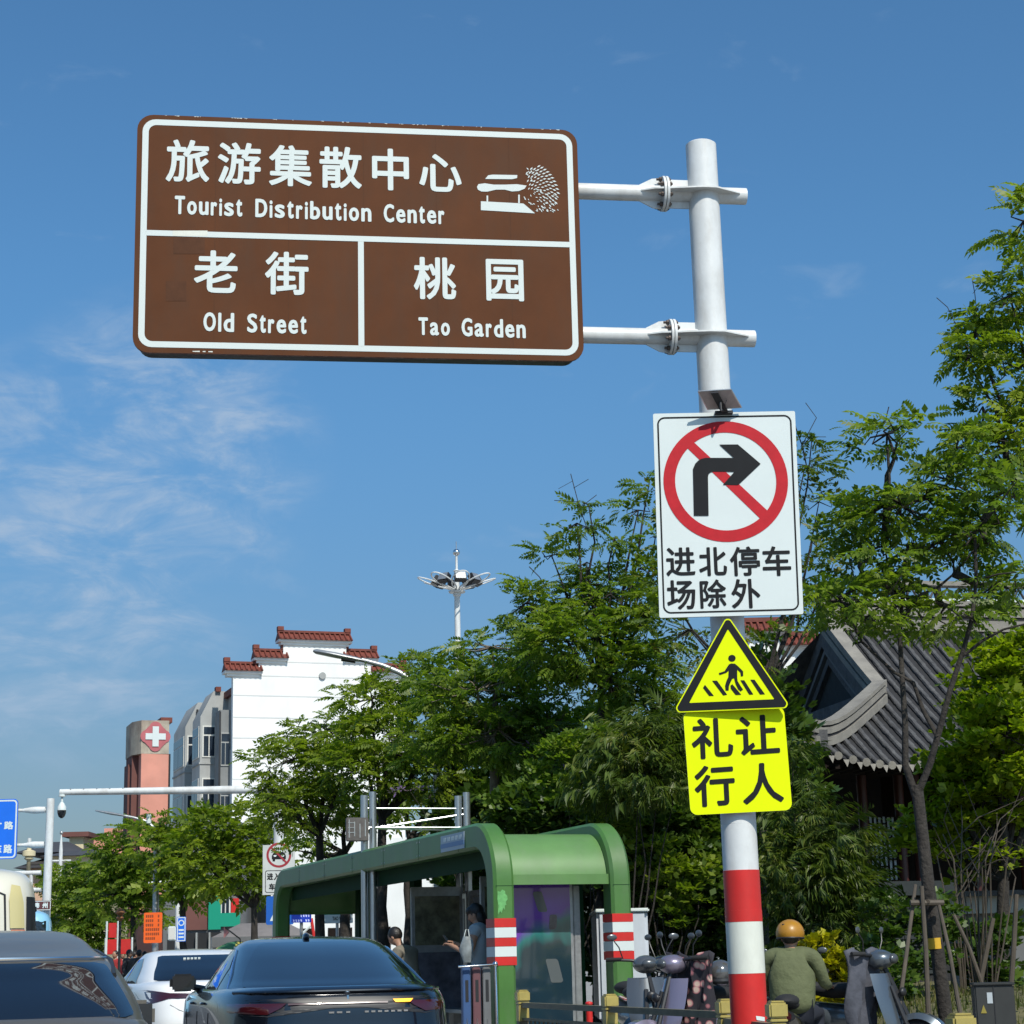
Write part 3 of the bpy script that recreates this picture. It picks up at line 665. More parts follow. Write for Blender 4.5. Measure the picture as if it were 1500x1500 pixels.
def frame(x, name='side_frame'):
    A = frame_path(-.15, SL + .15, SH, .72); B = frame_path(.15, SL - .15, SH - .31, .44); n = len(A); bv = .035
    mb = MB(); rings = []
    for (px_, f) in ((-FW, bv), (-FW + bv, 0), (FW - bv, 0), (FW, bv)):
        o_ = []
        for a, b in zip(A, B):
            a, b = Vector(a), Vector(b); d = (b - a).normalized() * f; o_.append((a + d, b - d))
        rings.append((px_, o_))
    V = []
    for i in range(n):
        loop = [(rings[k][0], rings[k][1][i][0]) for k in range(4)] + [(rings[k][0], rings[k][1][i][1]) for k in (3, 2, 1, 0)]
        V += [Vector((x + q[0], q[1].x, q[1].y)) for q in loop]
    Fc = [(i * 8 + k, i * 8 + (k + 1) % 8, i * 8 + 8 + (k + 1) % 8, i * 8 + 8 + k) for i in range(n - 1) for k in range(8)]
    mb.add(V, Fc, 0, True); o = mb.build(name, M['green'], sh)
    me = o.data
    for e in me.edges: pass
    return o
frame(0); frame(SW)
# canopy sheet with rounded ends
def canopy():
    r = .62; z1 = SH - .13; prof_ = []
    zlow = SH - .13 - .62 - .18
    P = [(-.03, sh_z(1281, .7, -.03) - sh0.z)]
    P = [(-.02, max(1.9, sh_z(1281, .7, 0) ))]
    for i in range(15): a = math.pi - math.pi / 2 * i / 14; P.append((-.02 + r + r * math.cos(a), z1 - r + r * math.sin(a)))
    for i in range(15): a = math.pi / 2 - math.pi / 2 * i / 14; P.append((SL + .02 - r + r * math.cos(a), z1 - r + r * math.sin(a)))
    P.append((SL + .02, P[0][1] + .17))
    x0, x1 = FW + .001, SW - FW - .001; V = []; n = len(P)
    for i, p in enumerate(P):
        t = Vector(P[min(i + 1, n - 1)]) - Vector(P[max(i - 1, 0)]); nn = Vector((-t.y, t.x)).normalized() * -.05
        V += [Vector((x0, p[0], p[1])), Vector((x1, p[0], p[1])), Vector((x1, p[0] + nn.x, p[1] + nn.y)), Vector((x0, p[0] + nn.x, p[1] + nn.y))]
    mb = MB(); mb.add(V, [(i * 4, i * 4 + 1, i * 4 + 5, i * 4 + 4) for i in range(n - 1)] + [(i * 4 + 3, i * 4 + 7, i * 4 + 6, i * 4 + 2) for i in range(n - 1)] + [(0, 3, 2, 1), (4 * n - 4, 4 * n - 3, 4 * n - 2, 4 * n - 1)], 0, True)
    o = mb.build('canopy', M['greenpanel'], sh)
    mb = MB(); mb.box((x0, -.06, P[0][1] - .035), (x1, .02, P[0][1] - .001)); mb.build('canopy_trim', M['galv'], sh)
canopy()
# seams, bolts and rain streaks on the long beam
for yy in [1.2 + 1.75 * k for k in range(int((SL - 1.5) / 1.75) + 1)]:
    MB().box((-FW - .0015, yy - .004, SH - .31), (-FW + .001, yy + .004, SH - .035)).build('beam_seam', M['greendark'], sh)
    for dy in (-.06, .06):
        for dz in (-.08, -.25):
            mb = MB(); mb.ell((-FW - .002, yy + dy, SH + dz), (.006, .011, .011), 8, 5); mb.build('bolt', M['galv'], sh)
for x in (0, SW):
    for zz in (.35, 1.95): MB().box((x - FW + .02, -.1525, zz), (x + FW - .02, -.1495, zz + .006)).build('post_seam', M['greendark'], sh)
# stripes on the posts: wrapped bands a few mm proud
def stripes(x, rows):
    for k, (a, b) in enumerate(rows):
        za, zb_ = sh_z(b, x, -.15), sh_z(a, x, -.15)
        mb = MB(); e = .006
        mb.box((x - FW - e, -.15 - e, za), (x + FW + e, .15 + e, zb_)); mb.build('stripe', M['redband'] if k % 2 == 0 else M['signwhite'], sh)
stripes(0, [(1345, 1358.2), (1358.6, 1373.2), (1373.6, 1386.2), (1386.6, 1401.2), (1401.6, 1414)])
stripes(SW, [(1338, 1350.2), (1350.6, 1365.2), (1365.6, 1378.2), (1378.6, 1392.6), (1393, 1405.5)])
z_a, z_b = sh_z(1385, 0, SL), sh_z(1372, 0, SL); mb = MB(); mb.box((-FW - .006, SL - .156, z_a), (FW + .006, SL + .156, z_b)); mb.build('stripe', M['redband'], sh)
mb = MB(); mb.box((-FW - .006, SL - .156, z_a - .34), (FW + .006, SL + .156, z_a - .17)); mb.build('stripe', M['redband'], sh)
# repainted patch on the near post
zp0, zp1 = sh_z(1340, 0, -.15), sh_z(1303, 0, -.15)
mb = MB(); P = [(-.085, 0), (-.06, .05), (-.045, .02), (-.02, .09), (-.005, .06), (.0, .12), (.018, .13), (.012, .17), (.035, .20), (.03, .25), (.01, .27), (.005, .31), (-.03, .33), (-.05, .30), (-.085, .31), (-.09, .20), (-.08, .12)]
mb.add([(p[0], -.157, zp0 + p[1] * (zp1 - zp0) / .33) for p in P], [list(range(len(P)))]); mb.build('paint_patch', M['greenpale'], sh)
# inner fascia boards along both long sides, dark green
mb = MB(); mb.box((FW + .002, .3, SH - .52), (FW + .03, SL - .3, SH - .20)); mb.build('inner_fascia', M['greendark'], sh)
yA = sh_y(545, SW); 
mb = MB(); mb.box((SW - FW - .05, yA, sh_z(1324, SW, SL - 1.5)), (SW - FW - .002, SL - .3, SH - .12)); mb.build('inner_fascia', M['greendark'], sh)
for y in (sh_y(530, SW), sh_y(624, SW), sh_y(858, SW) + .0):
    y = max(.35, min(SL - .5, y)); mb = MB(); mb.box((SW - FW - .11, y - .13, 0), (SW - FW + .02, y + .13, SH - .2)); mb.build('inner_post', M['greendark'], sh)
# ad light box just inside the near end
zt_, zb2 = sh_z(1283, .6, .5), sh_z(1476, .6, .5)
def sh_x(px, y, z=1.5):
    lo, hi = -3, 6
    for _ in range(40):
        mid = (lo + hi) / 2
        if proj(sh0 + VV * mid + UU * y + Vector((0, 0, z)))[0] < px: lo = mid
        else: hi = mid
    return lo
xa, xb = FW + .01, sh_x(833, .5)
bx = MB().bbox((xa, .45, .25), (xb + .05, .72, zt_ + .04), .02).build('advert_box', M['galv'], sh)
amat = bpy.data.materials.new('advert_print'); amat.use_nodes = True; nt_ = amat.node_tree; b_ = nt_.nodes['Principled BSDF']; b_.inputs['Roughness'].default_value = .08; b_.inputs['Coat Weight'].default_value = .8
t_ = nt_.nodes.new('ShaderNodeTexCoord'); sp_ = nt_.nodes.new('ShaderNodeSeparateXYZ'); nt_.links.new(t_.outputs['Generated'], sp_.inputs[0])
nz = nt_.nodes.new('ShaderNodeTexNoise'); nz.inputs['Scale'].default_value = 3.2; nz.inputs['Detail'].default_value = 1.5; nt_.links.new(t_.outputs['Generated'], nz.inputs['Vector'])
m1 = nt_.nodes.new('ShaderNodeMath'); m1.operation = 'MULTIPLY_ADD'; nt_.links.new(nz.outputs[0], m1.inputs[0]); m1.inputs[1].default_value = .5
m0 = nt_.nodes.new('ShaderNodeMath'); m0.operation = 'MULTIPLY_ADD'; nt_.links.new(sp_.outputs[0], m0.inputs[0]); m0.inputs[1].default_value = -.22; nt_.links.new(sp_.outputs[2], m0.inputs[2]); nt_.links.new(m0.outputs[0], m1.inputs[2])
rp_ = nt_.nodes.new('ShaderNodeValToRGB'); nt_.links.new(m1.outputs[0], rp_.inputs[0]); E_ = rp_.color_ramp.elements
E_[0].position = .0; E_[0].color = (.012, .028, .045, 1); E_[1].position = 1.15; E_[1].color = (.17, .07, .44, 1)
for p_, c_ in ((.42, (.014, .035, .05, 1)), (.62, (.03, .05, .06, 1)), (.72, (.03, .17, .16, 1)), (.84, (.15, .05, .38, 1))):
    q = E_.new(p_); q.color = c_
nt_.links.new(rp_.outputs[0], b_.inputs['Base Color'])
mb = MB(); mb.box((xa + .04, .435, .33), (xb, .449, zt_)); mb.build('advert_screen', amat, bx)
for (x0, y0, x1, y1, m_) in ((786, 1306, 800, 1336, 'whiteband'), (801, 1340, 812, 1362, 'poster'), (800, 1405, 818, 1440, 'whiteband')):
    a, b = sh_x(x0, .43), sh_x(x1, .43); c_, d_ = sh_z(y1, .6, .43), sh_z(y0, .6, .43)
    mb = MB(); pp = rrect(min(a, b), c_, max(a, b), d_, .03, 4); mb.add([(p[0] + .04 * math.sin(p[1] * 9), .431, p[1]) for p in pp], [list(range(len(pp)))]); mb.build('advert_figure', mat('print_grey', (.10, .115, .12), .2, coat=.5) if m_ != 'poster' else M['poster'], bx)
xf = sh_x(838, .5); mb = MB(); mb.bbox((xb + .06, .47, 0), (xb + .14, .62, SH - .75), .008); mb.build('grey_post', M['galv'], sh)
# glass partitions and steel posts along the back
for k in range(5):
    y0 = 1.1 + k * 1.05
    mb = MB(); mb.bbox((SW - .16, y0, .1), (SW - .10, y0 + .07, SH - .3), .008); mb.build('steel_post', M['steel'], sh)
    pn = MB().box((SW - .145, y0 + .08, .5), (SW - .125, y0 + 1.02, SH - .62)).build('back_panel', M['poster'], sh)
    MB().box((SW - .15, y0 + .25, 1.15 + .1 * (k % 2)), (SW - .146, y0 + .85, 2.0)).build('poster_sheet', mat('poster_sheet', ((.16, .16, .15), (.10, .12, .10), (.2, .18, .17), (.12, .13, .16), (.09, .10, .11))[k], .3, var=.5, scale=7), pn)
# cross partition with posters facing the road side
for yv, xw in ((sh_y(640, .9), .85), (2.3, .8)):
    mb = MB(); mb.bbox((SW - .95, yv, .25), (SW - .18, yv + .06, SH - .55), .01); pt_ = mb.build('cross_panel', M['galv'], sh)
    MB().box((SW - .90, yv - .008, .45), (SW - .23, yv - .001, 1.25)).build('notice_panel', M['poster'], pt_)
    MB().box((SW - .90, yv - .008, 1.35), (SW - .23, yv - .001, SH - .68)).build('notice_panel', mat('notice_photo', (.13, .13, .08), .2, var=.7, scale=6, coat=.5), pt_)
MB().bbox((SW - .62, 3.4, .42), (SW - .22, 7.4, .47), .01).build('bench_seat', M['steel'], sh)
for y in (3.6, 5.4, 7.2): MB().box((SW - .45, y, 0), (SW - .38, y + .06, .42)).build('bench_leg', M['steel'], sh)
# steel columns that go up through the roof, with rails between them
yc = sh_y(541, 0, 3)
ztop = sh_z(1160, 0, yc)
cols = []
for xq in (0, SW - .02):
    for dx, dz in ((-.068, -.05), (.05, 0)):
        mb = MB(); mb.tube([(xq + dx, yc - dx * .3, 0), (xq + dx, yc - dx * .3, ztop + dz)], .054, 18); mb.build('steel_column', M['steel'], sh)
for z, dy0, dy1 in ((sh_z(1184, 0, yc), 0, 0), (sh_z(1213, 0, yc), 0, .55), (sh_z(1212.5, 0, yc), -.05, -.05)):
    mb = MB(); mb.tube([(-.05, yc + dy0, z), (SW + .02, yc + dy1, z)], .013, 8); mb.build('rail', M['steel'], sh)
mb = MB(); mb.tube([(-.05, yc, SH + .30), (SW, yc, SH + .52)], .016, 8); mb.build('rail', M['steel'], sh)
zq = sh_z(1216, -.3, yc); 
nb_ = MB().bbox((-.38, yc - .16, zq - .17), (-.05, yc - .09, zq + .17), .012).build('name_board', mat('board_brown', (.095, .085, .08), .5, var=.3, scale=9), sh)
mb = MB()
for k in range(4): mb.box((-.35 + k * .08, yc - .166, zq - .12 + .02 * (k % 2)), (-.335 + k * .08, yc - .162, zq + .14 - .03 * (k % 3)))
for k in range(3): mb.box((-.36, yc - .1665, zq - .05 + k * .07), (-.26, yc - .1625, zq - .04 + k * .07))
mb.build('lettering', M['galv'], nb_)
mb = MB(); y0, y1 = sh_y(681, -FW), sh_y(647, -FW); z0_ = SH - .27
mb.box((-FW - .012, y0, z0_), (-FW - .001, y1, z0_ + .20)); pq_ = mb.build('plaque', mat('plaque_pale', (.30, .38, .46), .35), sh)
mb = MB(); mb.box((-FW - .016, y0, z0_ + .045), (-FW - .0125, y1, z0_ + .10)); mb.build('plaque_stripe', mat('plaque_blue', (.05, .16, .36), .35), pq_)
mb = MB()
for k in range(5): mb.box((-FW - .0165, y0 + .1 + k * .16, z0_ + .12), (-FW - .0125, y0 + .2 + k * .16, z0_ + .17))
mb.build('plaque_marks', M['signwhite'], pq_)
# sorted-waste stand: coloured slats behind a steel rail
bn = sh0 + UU * .55 + VV * -.42
xs0 = GX(679, SY - .4, 1); stand = thing('recycling_stand', 'stand with blue, red and grey upright panels in front of the shelter', 'recycling bin', (xs0.x, xs0.y, .14), .1)
for k, m_ in enumerate((mat('slat_blue', (.035, .085, .21), .5, var=.15, scale=3), mat('slat_red', (.13, .055, .062), .5, var=.15, scale=3), mat('slat_grey', (.13, .135, .14), .5, var=.15, scale=3))):
    x0 = -.01 + k * .115; zt2 = W(690, 1417, xs0.y).z - .14
    pn = MB().bbox((x0, 0, .1), (x0 + .088, .30, zt2), .008).build('bin_panel', m_, stand)
    MB().box((x0 + .03, -.004, zt2 - .38), (x0 + .065, -.001, zt2 - .14)).build('opening', M['blackplastic'], pn)
    mb = MB(); mb.tube([(x0 + .02, -.006, zt2 - .76), (x0 + .044, -.006, zt2 - .56), (x0 + .068, -.006, zt2 - .76)], .005, 5); mb.build('arrow_mark', M['galv'], pn)
mb = MB(); mb.tube([(-.06, -.06, zt2 + .01), (.36, -.06, zt2 + .03), (.37, -.06, .05)], .017, 10); mb.ell((.36, -.06, zt2 + .03), (.032, .032, .032)); mb.build('rail', M['chrome'], stand)

# ================================================================== fence with golden post caps
def fence_z(px, py, Y): return W(px, py, Y).z
fp = [(765, 19.6, 1450), (893, 17.2, 1456), (1062, 14.7, 1463), (1137, 13.2, 1466), (1407, 10.2, 1484)]
fpos = [GX(px, Y, .9) for px, Y, _ in fp]; FZ = .92
fence = thing('fence', 'low olive railing with square golden post caps running past the big pole', 'fence', (fpos[2].x, fpos[2].y, 0), 0)
fo = Vector((fpos[2].x, fpos[2].y, 0))
for i, p in enumerate(fpos):
    zt = fence_z(fp[i][0], fp[i][2], fp[i][1]); s_ = .058; dx = fpos[min(i + 1, 4)] - fpos[max(i - 1, 0)]; an_ = math.atan2(dx.y, dx.x) - math.pi / 2
    mt = Matrix.Translation(Vector((p.x, p.y, 0)) - fo) @ Matrix.Rotation(an_ + .0, 4, 'Z')
    mb = MB(); m2 = MB().bbox((-s_ * .8, -s_ * .8, 0), (s_ * .8, s_ * .8, zt - .14), .008); m2.v = [mt @ v for v in m2.v]; m2.build('post', M['olive' if i != 2 else 'olive'], fence)
    m2 = MB().bbox((-s_ * 1.02, -s_ * 1.02, zt - .135), (s_ * 1.02, s_ * 1.02, zt - .115), .005); m2.bbox((-s_ * .9, -s_ * .9, zt - .30), (s_ * .9, s_ * .9, zt - .14), .006); m2.bbox((-s_ * 1.08, -s_ * 1.08, zt - .11), (s_ * 1.08, s_ * 1.08, zt - .012), .012); m2.bbox((-s_ * .8, -s_ * .8, zt - .012), (s_ * .8, s_ * .8, zt), .005)
    m2.bbox((-s_ * .5, -s_ * 1.08 - .006, zt - .09), (s_ * .5, -s_ * 1.08, zt - .035), .004)
    m2.v = [mt @ v for v in m2.v]; m2.build('post_cap', M['gold'], fence)
for i in range(4):
    a, b = fpos[i], fpos[i + 1]; dvec = (b - a); Ld = math.hypot(dvec.x, dvec.y); dd = Vector((dvec.x, dvec.y, 0)).normalized(); nn = Vector((-dd.y, dd.x, 0))
    zt = .80 if i >= 2 else .845
    def fb(s0, s1, z0, z1, w, m_, nm):
        mb = MB(); o_ = Vector((a.x, a.y, 0)) - fo
        V = [o_ + dd * s + nn * q + Vector((0, 0, z)) for z in (z0, z1) for s, q in ((s0, -w), (s1, -w), (s1, w), (s0, w))]
        mb.add(V, [(3, 2, 1, 0), (4, 5, 6, 7), (0, 1, 5, 4), (1, 2, 6, 5), (2, 3, 7, 6), (3, 0, 4, 7)]); return mb.build(nm, m_, fence)
    fb(.05, Ld - .05, zt - .05, zt, .032, M['olive'], 'rail'); fb(.05, Ld - .05, .16, .20, .025, M['olive'], 'rail'); fb(.05, Ld - .05, zt - .17, zt - .145, .02, M['olive'], 'rail')
    nbal = int(Ld / .13); bal = MB(); bal.tube([(0, 0, .20), (0, 0, zt - .17)], .011, 6); bmh = bal.mesh('baluster', M['olive'])
    for k in range(1, nbal):
        p = Vector((a.x, a.y, 0)) + dd * (Ld * k / nbal) - fo; link('baluster', bmh, fence, loc=p)
p = GX(863, 18.2, .8); bo = thing('bollard', 'slim red bollard just behind the railing near the shelter', 'bollard', (p.x, p.y, 0))
zt = W(863, 1470, 18.2).z; MB().tube([(0, 0, 0), (0, 0, zt)], .031, 16).build('shaft', M['redband'], bo); mb = MB(); mb.ell((0, 0, zt), (.036, .036, .02)); mb.build('cap', M['redband'], bo)
p = GX(846, 20.5, .8)

# ================================================================== cars
def pchip(xs, ys, x):
    """monotone interpolation"""
    xs = np.array(xs, float); ys = np.array(ys, float); h = np.diff(xs); dl = np.diff(ys) / h; d = np.zeros_like(ys)
    for i in range(1, len(xs) - 1):
        if dl[i - 1] * dl[i] > 0: d[i] = 2 * dl[i - 1] * dl[i] / (dl[i - 1] + dl[i])
    d[0] = dl[0]; d[-1] = dl[-1]; i = int(np.clip(np.searchsorted(xs, x) - 1, 0, len(xs) - 2)); t = (x - xs[i]) / h[i]
    return float((2 * t**3 - 3 * t**2 + 1) * ys[i] + (t**3 - 2 * t**2 + t) * h[i] * d[i] + (-2 * t**3 + 3 * t**2) * ys[i + 1] + (t**3 - t**2) * h[i] * d[i + 1])
class Stack:
    """body made of stacked superellipse outlines; table rows: z, rear y, front y, half width, exponent"""
    def __init__(s, rows): s.r = rows; s.z = [q[0] for q in rows]
    def at(s, z):
        return [pchip(s.z, [q[k] for q in s.r], z) for k in (1, 2, 3, 4)]
    def rear(s, x, z):
        yr, yf, w, n = s.at(z); yc_ = (yr + yf) / 2; a = (yf - yr) / 2; t = min(1, abs(x) / w); return yc_ - a * (1 - t ** n) ** (1 / n)
    def side(s, y, z):
        yr, yf, w, n = s.at(z); yc_ = (yr + yf) / 2; a = (yf - yr) / 2; t = min(1, abs(y - yc_) / a); return w * (1 - t ** n) ** (1 / n)
    def mesh(s, mb, nz=26, na=96, cap=True, zs=None):
        zs = zs or [s.z[0] + (s.z[-1] - s.z[0]) * (1 - (1 - i / nz) ** 1.6) for i in range(nz + 1)]; V = []
        for z in zs:
            yr, yf, w, n = s.at(z); yc_ = (yr + yf) / 2; a = (yf - yr) / 2
            for k in range(na):
                # denser samples at the corners
                th = 2 * math.pi * k / na; c_, s_ = math.cos(th), math.sin(th); e = 2 / n
                V.append((w * math.copysign(abs(c_) ** e, c_), yc_ + a * math.copysign(abs(s_) ** e, s_), z))
        N = len(zs); Fc = [(i * na + k, i * na + (k + 1) % na, (i + 1) * na + (k + 1) % na, (i + 1) * na + k) for i in range(N - 1) for k in range(na)]
        mb.add(V, Fc, 0, True)
        if cap:
            b = len(s_ := mb.v) ; base = b - len(V) + (N - 1) * na
            yr, yf, w, n = s.at(zs[-1]); c_ = len(mb.v); mb.v.append(Vector((0, (yr + yf) / 2, zs[-1] + cap)))
            for k in range(na): mb.f.append([base + k, base + (k + 1) % na, c_]); mb.m.append(0); mb.sm.append(True)
def spatch(st, outline, mode, off, sgn=1, rings=5):
    """a patch on the surface bounded by an outline given in (x,z) for the rear or (y,z) for a side"""
    cx = sum(p[0] for p in outline) / len(outline); cz = sum(p[1] for p in outline) / len(outline); V = []; n = len(outline)
    def mp(a, z):
        if mode == 'rear': return (a, st.rear(a, z) - off[0], z + off[1])
        return (sgn * (st.side(a, z) + off[0]), a, z + off[1])
    V.append(mp(cx, cz))
    for r_ in range(1, rings + 1):
        for p in outline: V.append(mp(cx + (p[0] - cx) * r_ / rings, cz + (p[1] - cz) * r_ / rings))
    Fc = [(0, 1 + k, 1 + (k + 1) % n) for k in range(n)] + [(1 + (r_ - 1) * n + k, 1 + (r_ - 1) * n + (k + 1) % n, 1 + r_ * n + (k + 1) % n, 1 + r_ * n + k) for r_ in range(1, rings) for k in range(n)]
    mb = MB(); mb.add(V, Fc, 0, True); return mb
def dens(P, n=6):
    out = []
    for i in range(len(P)):
        a, b = P[i], P[(i + 1) % len(P)]
        for k in range(n): t = k / n; out.append((a[0] + (b[0] - a[0]) * t, a[1] + (b[1] - a[1]) * t))
    return out
def trimline(st, P, mode, off, sgn, r):
    pts = []
    for a, z in P: pts.append((a, st.rear(a, z) - off, z + off * .5) if mode == 'rear' else (sgn * (st.side(a, z) + off), a, z))
    mb = MB(); mb.tube(pts, r, 6); return mb
def wheel(root, x, y, r=.33, w=.21, name='wheel'):
    s_ = 1 if x > 0 else -1
    mb = MB(); mb.lathe([(r * .62, -w / 2), (r * .93, -w / 2), (r, -w / 3), (r, w / 3), (r * .93, w / 2), (r * .62, w / 2)], 36, (x, y, r), axis='x'); wo = mb.build('wheel', M['rubber'], root)
    mb = MB(); mb.lathe([(r * .62, -w * .45), (r * .60, w * .3 * s_), (r * .2, w * .38 * s_), (.001, w * .40 * s_)], 30, (x, y, r), axis='x'); mb.build('rim', M['galv'], wo)
def car(name, label, loc, rz, paint, lower, upper, L_, glass_rear, side_glass, group=None, hood=None, mdz=0.0):
    root = thing(name, label, 'car', loc, rz, group)
    lo = Stack(lower); up = Stack(upper)
    mb = MB(); lo.mesh(mb, 30, 120, .02); mb2 = MB(); up.mesh(mb, 34, 120, .012)
    body = mb.build('body', paint, root)
    # rear window on a fine grid so that its reflections run smoothly
    gz_ = sorted(set(p[1] for p in glass_rear)); gw = [max(abs(p[0]) for p in glass_rear if abs(p[1] - z) < 1e-6) for z in gz_]
    V = []; nz, nx = 26, 40
    for j in range(nz + 1):
        z = gz_[0] + (gz_[-1] - gz_[0]) * j / nz; ed = min(j, nz - j) / nz; hw_ = pchip(gz_, gw, z) - .05 * max(0, 1 - ed / .06) ** 2
        for i in range(nx + 1): x = hw_ * (-1 + 2 * i / nx); V.append((x, up.rear(x, z) - .006, z + .005))
    mb = MB(); mb.add(V, [(j * (nx + 1) + i, j * (nx + 1) + i + 1, (j + 1) * (nx + 1) + i + 1, (j + 1) * (nx + 1) + i) for j in range(nz) for i in range(nx)], 0, True); mb.build('rear_window', M['carglass'], root)
    for sg in (1, -1):
        for P in side_glass: spatch(up, dens(P), 'side', (.005, 0), sg).build('side_window', M['carglass'], root)
    # windscreen: front mirror of a rear window
    wtop, wbot = upper[-3], upper[0]
    P = dens([(-.62, 1.02), (.62, 1.02), (.50, upper[-3][0] - .04), (-.50, upper[-3][0] - .04)]); V = []
    cx, cz = 0, 1.15; mbw = MB(); Vw = []
    def fr(a, z): yr, yf, w, n = up.at(z); yc_ = (yr + yf) / 2; aa = (yf - yr) / 2; t = min(1, abs(a) / w); return (a, yc_ + aa * (1 - t ** n) ** (1 / n) + .006, z + .005)
    Vw.append(fr(cx, cz)); n = len(P)
    for r_ in range(1, 5):
        for p in P: Vw.append(fr(cx + (p[0] - cx) * r_ / 4, cz + (p[1] - cz) * r_ / 4))
    mbw.add(Vw, [(0, 1 + k, 1 + (k + 1) % n) for k in range(n)] + [(1 + (r_ - 1) * n + k, 1 + (r_ - 1) * n + (k + 1) % n, 1 + r_ * n + (k + 1) % n, 1 + r_ * n + k) for r_ in range(1, 4) for k in range(n)], 0, True); mbw.build('windscreen', M['carglass'], root)
    hw = lower[3][3] - .11
    for x in (-hw, hw):
        for y in (.95, L_ - .9):
            mb = MB(); mb.lathe([(.001, -.13), (.37, -.13), (.37, .125)], 30, (x, y, .34), axis='x'); mb.build('wheel_arch', M['rubber'], root); wheel(root, x + (.02 if x > 0 else -.02), y)
    for sg in (1, -1):     # mirrors
        ym = L_ - 1.95; mb = MB(); zb = upper[0][0] + .10; xw = up.side(ym, zb)
        zm = zb + mdz; mb.bbox((sg * (xw + .20) - .115, ym - .05, zm - .035), (sg * (xw + .20) + .115, ym + .05, zm + .115), .042); zb = zm; mb.tube([(sg * (xw - .02), ym, zb - .03), (sg * (xw + .14), ym, zb + .01)], [.035, .025], 8); mm = mb.build('wing_mirror', paint if paint is not M.get('whitepaint') else M['blackplastic'], root)
        mb = MB(); mb.bbox((sg * (xw + .20) - .095, ym - .056, zb - .018), (sg * (xw + .20) + .095, ym - .0505, zb + .098), .002); mb.build('mirror_glass', M['glassdark'], mm)
    for sg in (1, -1):
        for y, z in ((1.75, lower[-3][0] - .06), (2.75, lower[-3][0] - .07)):
            mb = MB(); x = sg * (lo.side(y, z) + .018); mb.tube([(x - sg * .02, y - .09, z), (x, y - .07, z), (x, y + .07, z), (x - sg * .02, y + .09, z)], .011, 6); mb.build('door_handle', paint, root)
        for y in (1.35, 2.28, 3.35):
            trimline(lo, [(y + (.0), z) for z in [.35 + .06 * k for k in range(10)] if z < lower[-3][0]], 'side', .0005, sg, .004).build('door_seam', M['blackplastic'], root)
    return root, lo, up
def paint(name, c, metal=.35, rough=.28):
    m_ = mat(name, c, rough, metal, coat=1.0, dirt=tuple(min(1, v * 1.5 + .03) for v in c), dirt_amt=.12, dirt_scale=3); return m_
PK = paint('dark_blue_paint', (.006, .009, .016), .5, .22); PWh = mat('white_pearl_paint', (.82, .82, .80), .3, coat=.8); PG = mat('warm_grey_paint', (.16, .145, .12), .48, .6, coat=.35)
M['whitepaint'] = PWh
# dark sedan
DY = 14.9
dp = GX(512, DY, .95); 
lowD = [(.18, .20, 4.70, .80, 5), (.32, .05, 4.90, .90, 5), (.62, .00, 4.95, .925, 5), (.80, .03, 4.93, .93, 4.6), (.94, .05, 4.88, .925, 4.4), (1.02, .09, 4.6, .90, 4.2), (1.06, .13, 4.1, .86, 4.0), (1.085, .20, 3.9, .80, 4.0)]
upD = [(.98, .28, 3.95, .865, 3.6), (1.06, .34, 3.75, .845, 3.4), (1.14, .60, 3.50, .80, 3.2), (1.24, .95, 3.20, .735, 3.1), (1.34, 1.32, 2.95, .665, 3.0), (1.42, 1.68, 2.72, .60, 2.8), (1.462, 1.95, 2.55, .52, 2.5), (1.478, 2.12, 2.42, .40, 2.3)]
dk, dlo, dup = car('sedan', 'black sedan with a fastback roof and full width tail lamp beside the bus shelter', (dp.x, dp.y, 0), TH - R(5), PK, lowD, upD, 4.95,
    [(-.72, 1.075), (.72, 1.075), (.68, 1.16), (.60, 1.28), (.535, 1.36), (.46, 1.43), (-.46, 1.43), (-.535, 1.36), (-.60, 1.28), (-.68, 1.16)],
    [[(1.48, 1.03), (2.28, 1.02), (2.30, 1.33), (2.2, 1.39), (1.95, 1.37), (1.62, 1.24)], [(2.36, 1.02), (3.42, 1.03), (3.2, 1.12), (2.9, 1.27), (2.62, 1.37), (2.38, 1.375)], [(1.02, 1.06), (1.42, 1.03), (1.55, 1.20), (1.35, 1.17)]])
for sg in (1, -1): trimline(dup, [(1.0, 1.045), (1.35, 1.19), (1.60, 1.27), (1.92, 1.375), (2.25, 1.405), (2.6, 1.39), (2.95, 1.28), (3.3, 1.12), (3.5, 1.02)], 'side', .006, sg, .011).build('chrome_trim', M['chrome'], dk)
P = [(-.90, .99), (-.5, 1.005), (0, 1.01), (.5, 1.005), (.90, .99), (.90, .90), (.60, .875), (.42, .925), (0, .93), (-.42, .925), (-.60, .875), (-.90, .90)]
spatch(dlo, dens([(p[0] * .99, p[1]) for p in P], 5), 'rear', (.006, 0)).build('lamp_bar', M['blackplastic'], dk)
for sg in (1, -1):
    P = [(sg * .885, .972), (sg * .46, .972), (sg * .50, .94), (sg * .60, .892), (sg * .885, .905)]; spatch(dlo, dens(P, 5), 'rear', (.011, 0)).build('tail_lamp', M['tail'], dk)
P = [(.34, .985), (.50, .985), (.475, .962), (.36, .962)]; spatch(dlo, dens(P, 3), 'rear', (.015, 0)).build('turn_signal', M['amber'], dk)
P = [(-.45, .972), (.30, .972), (.30, .958), (-.45, .958)]; spatch(dlo, dens(P, 4), 'rear', (.013, 0)).build('lamp_strip', mat('lamp_strip_dark_red', (.05, .008, .010), .2, coat=1.), dk)
mb = MB()
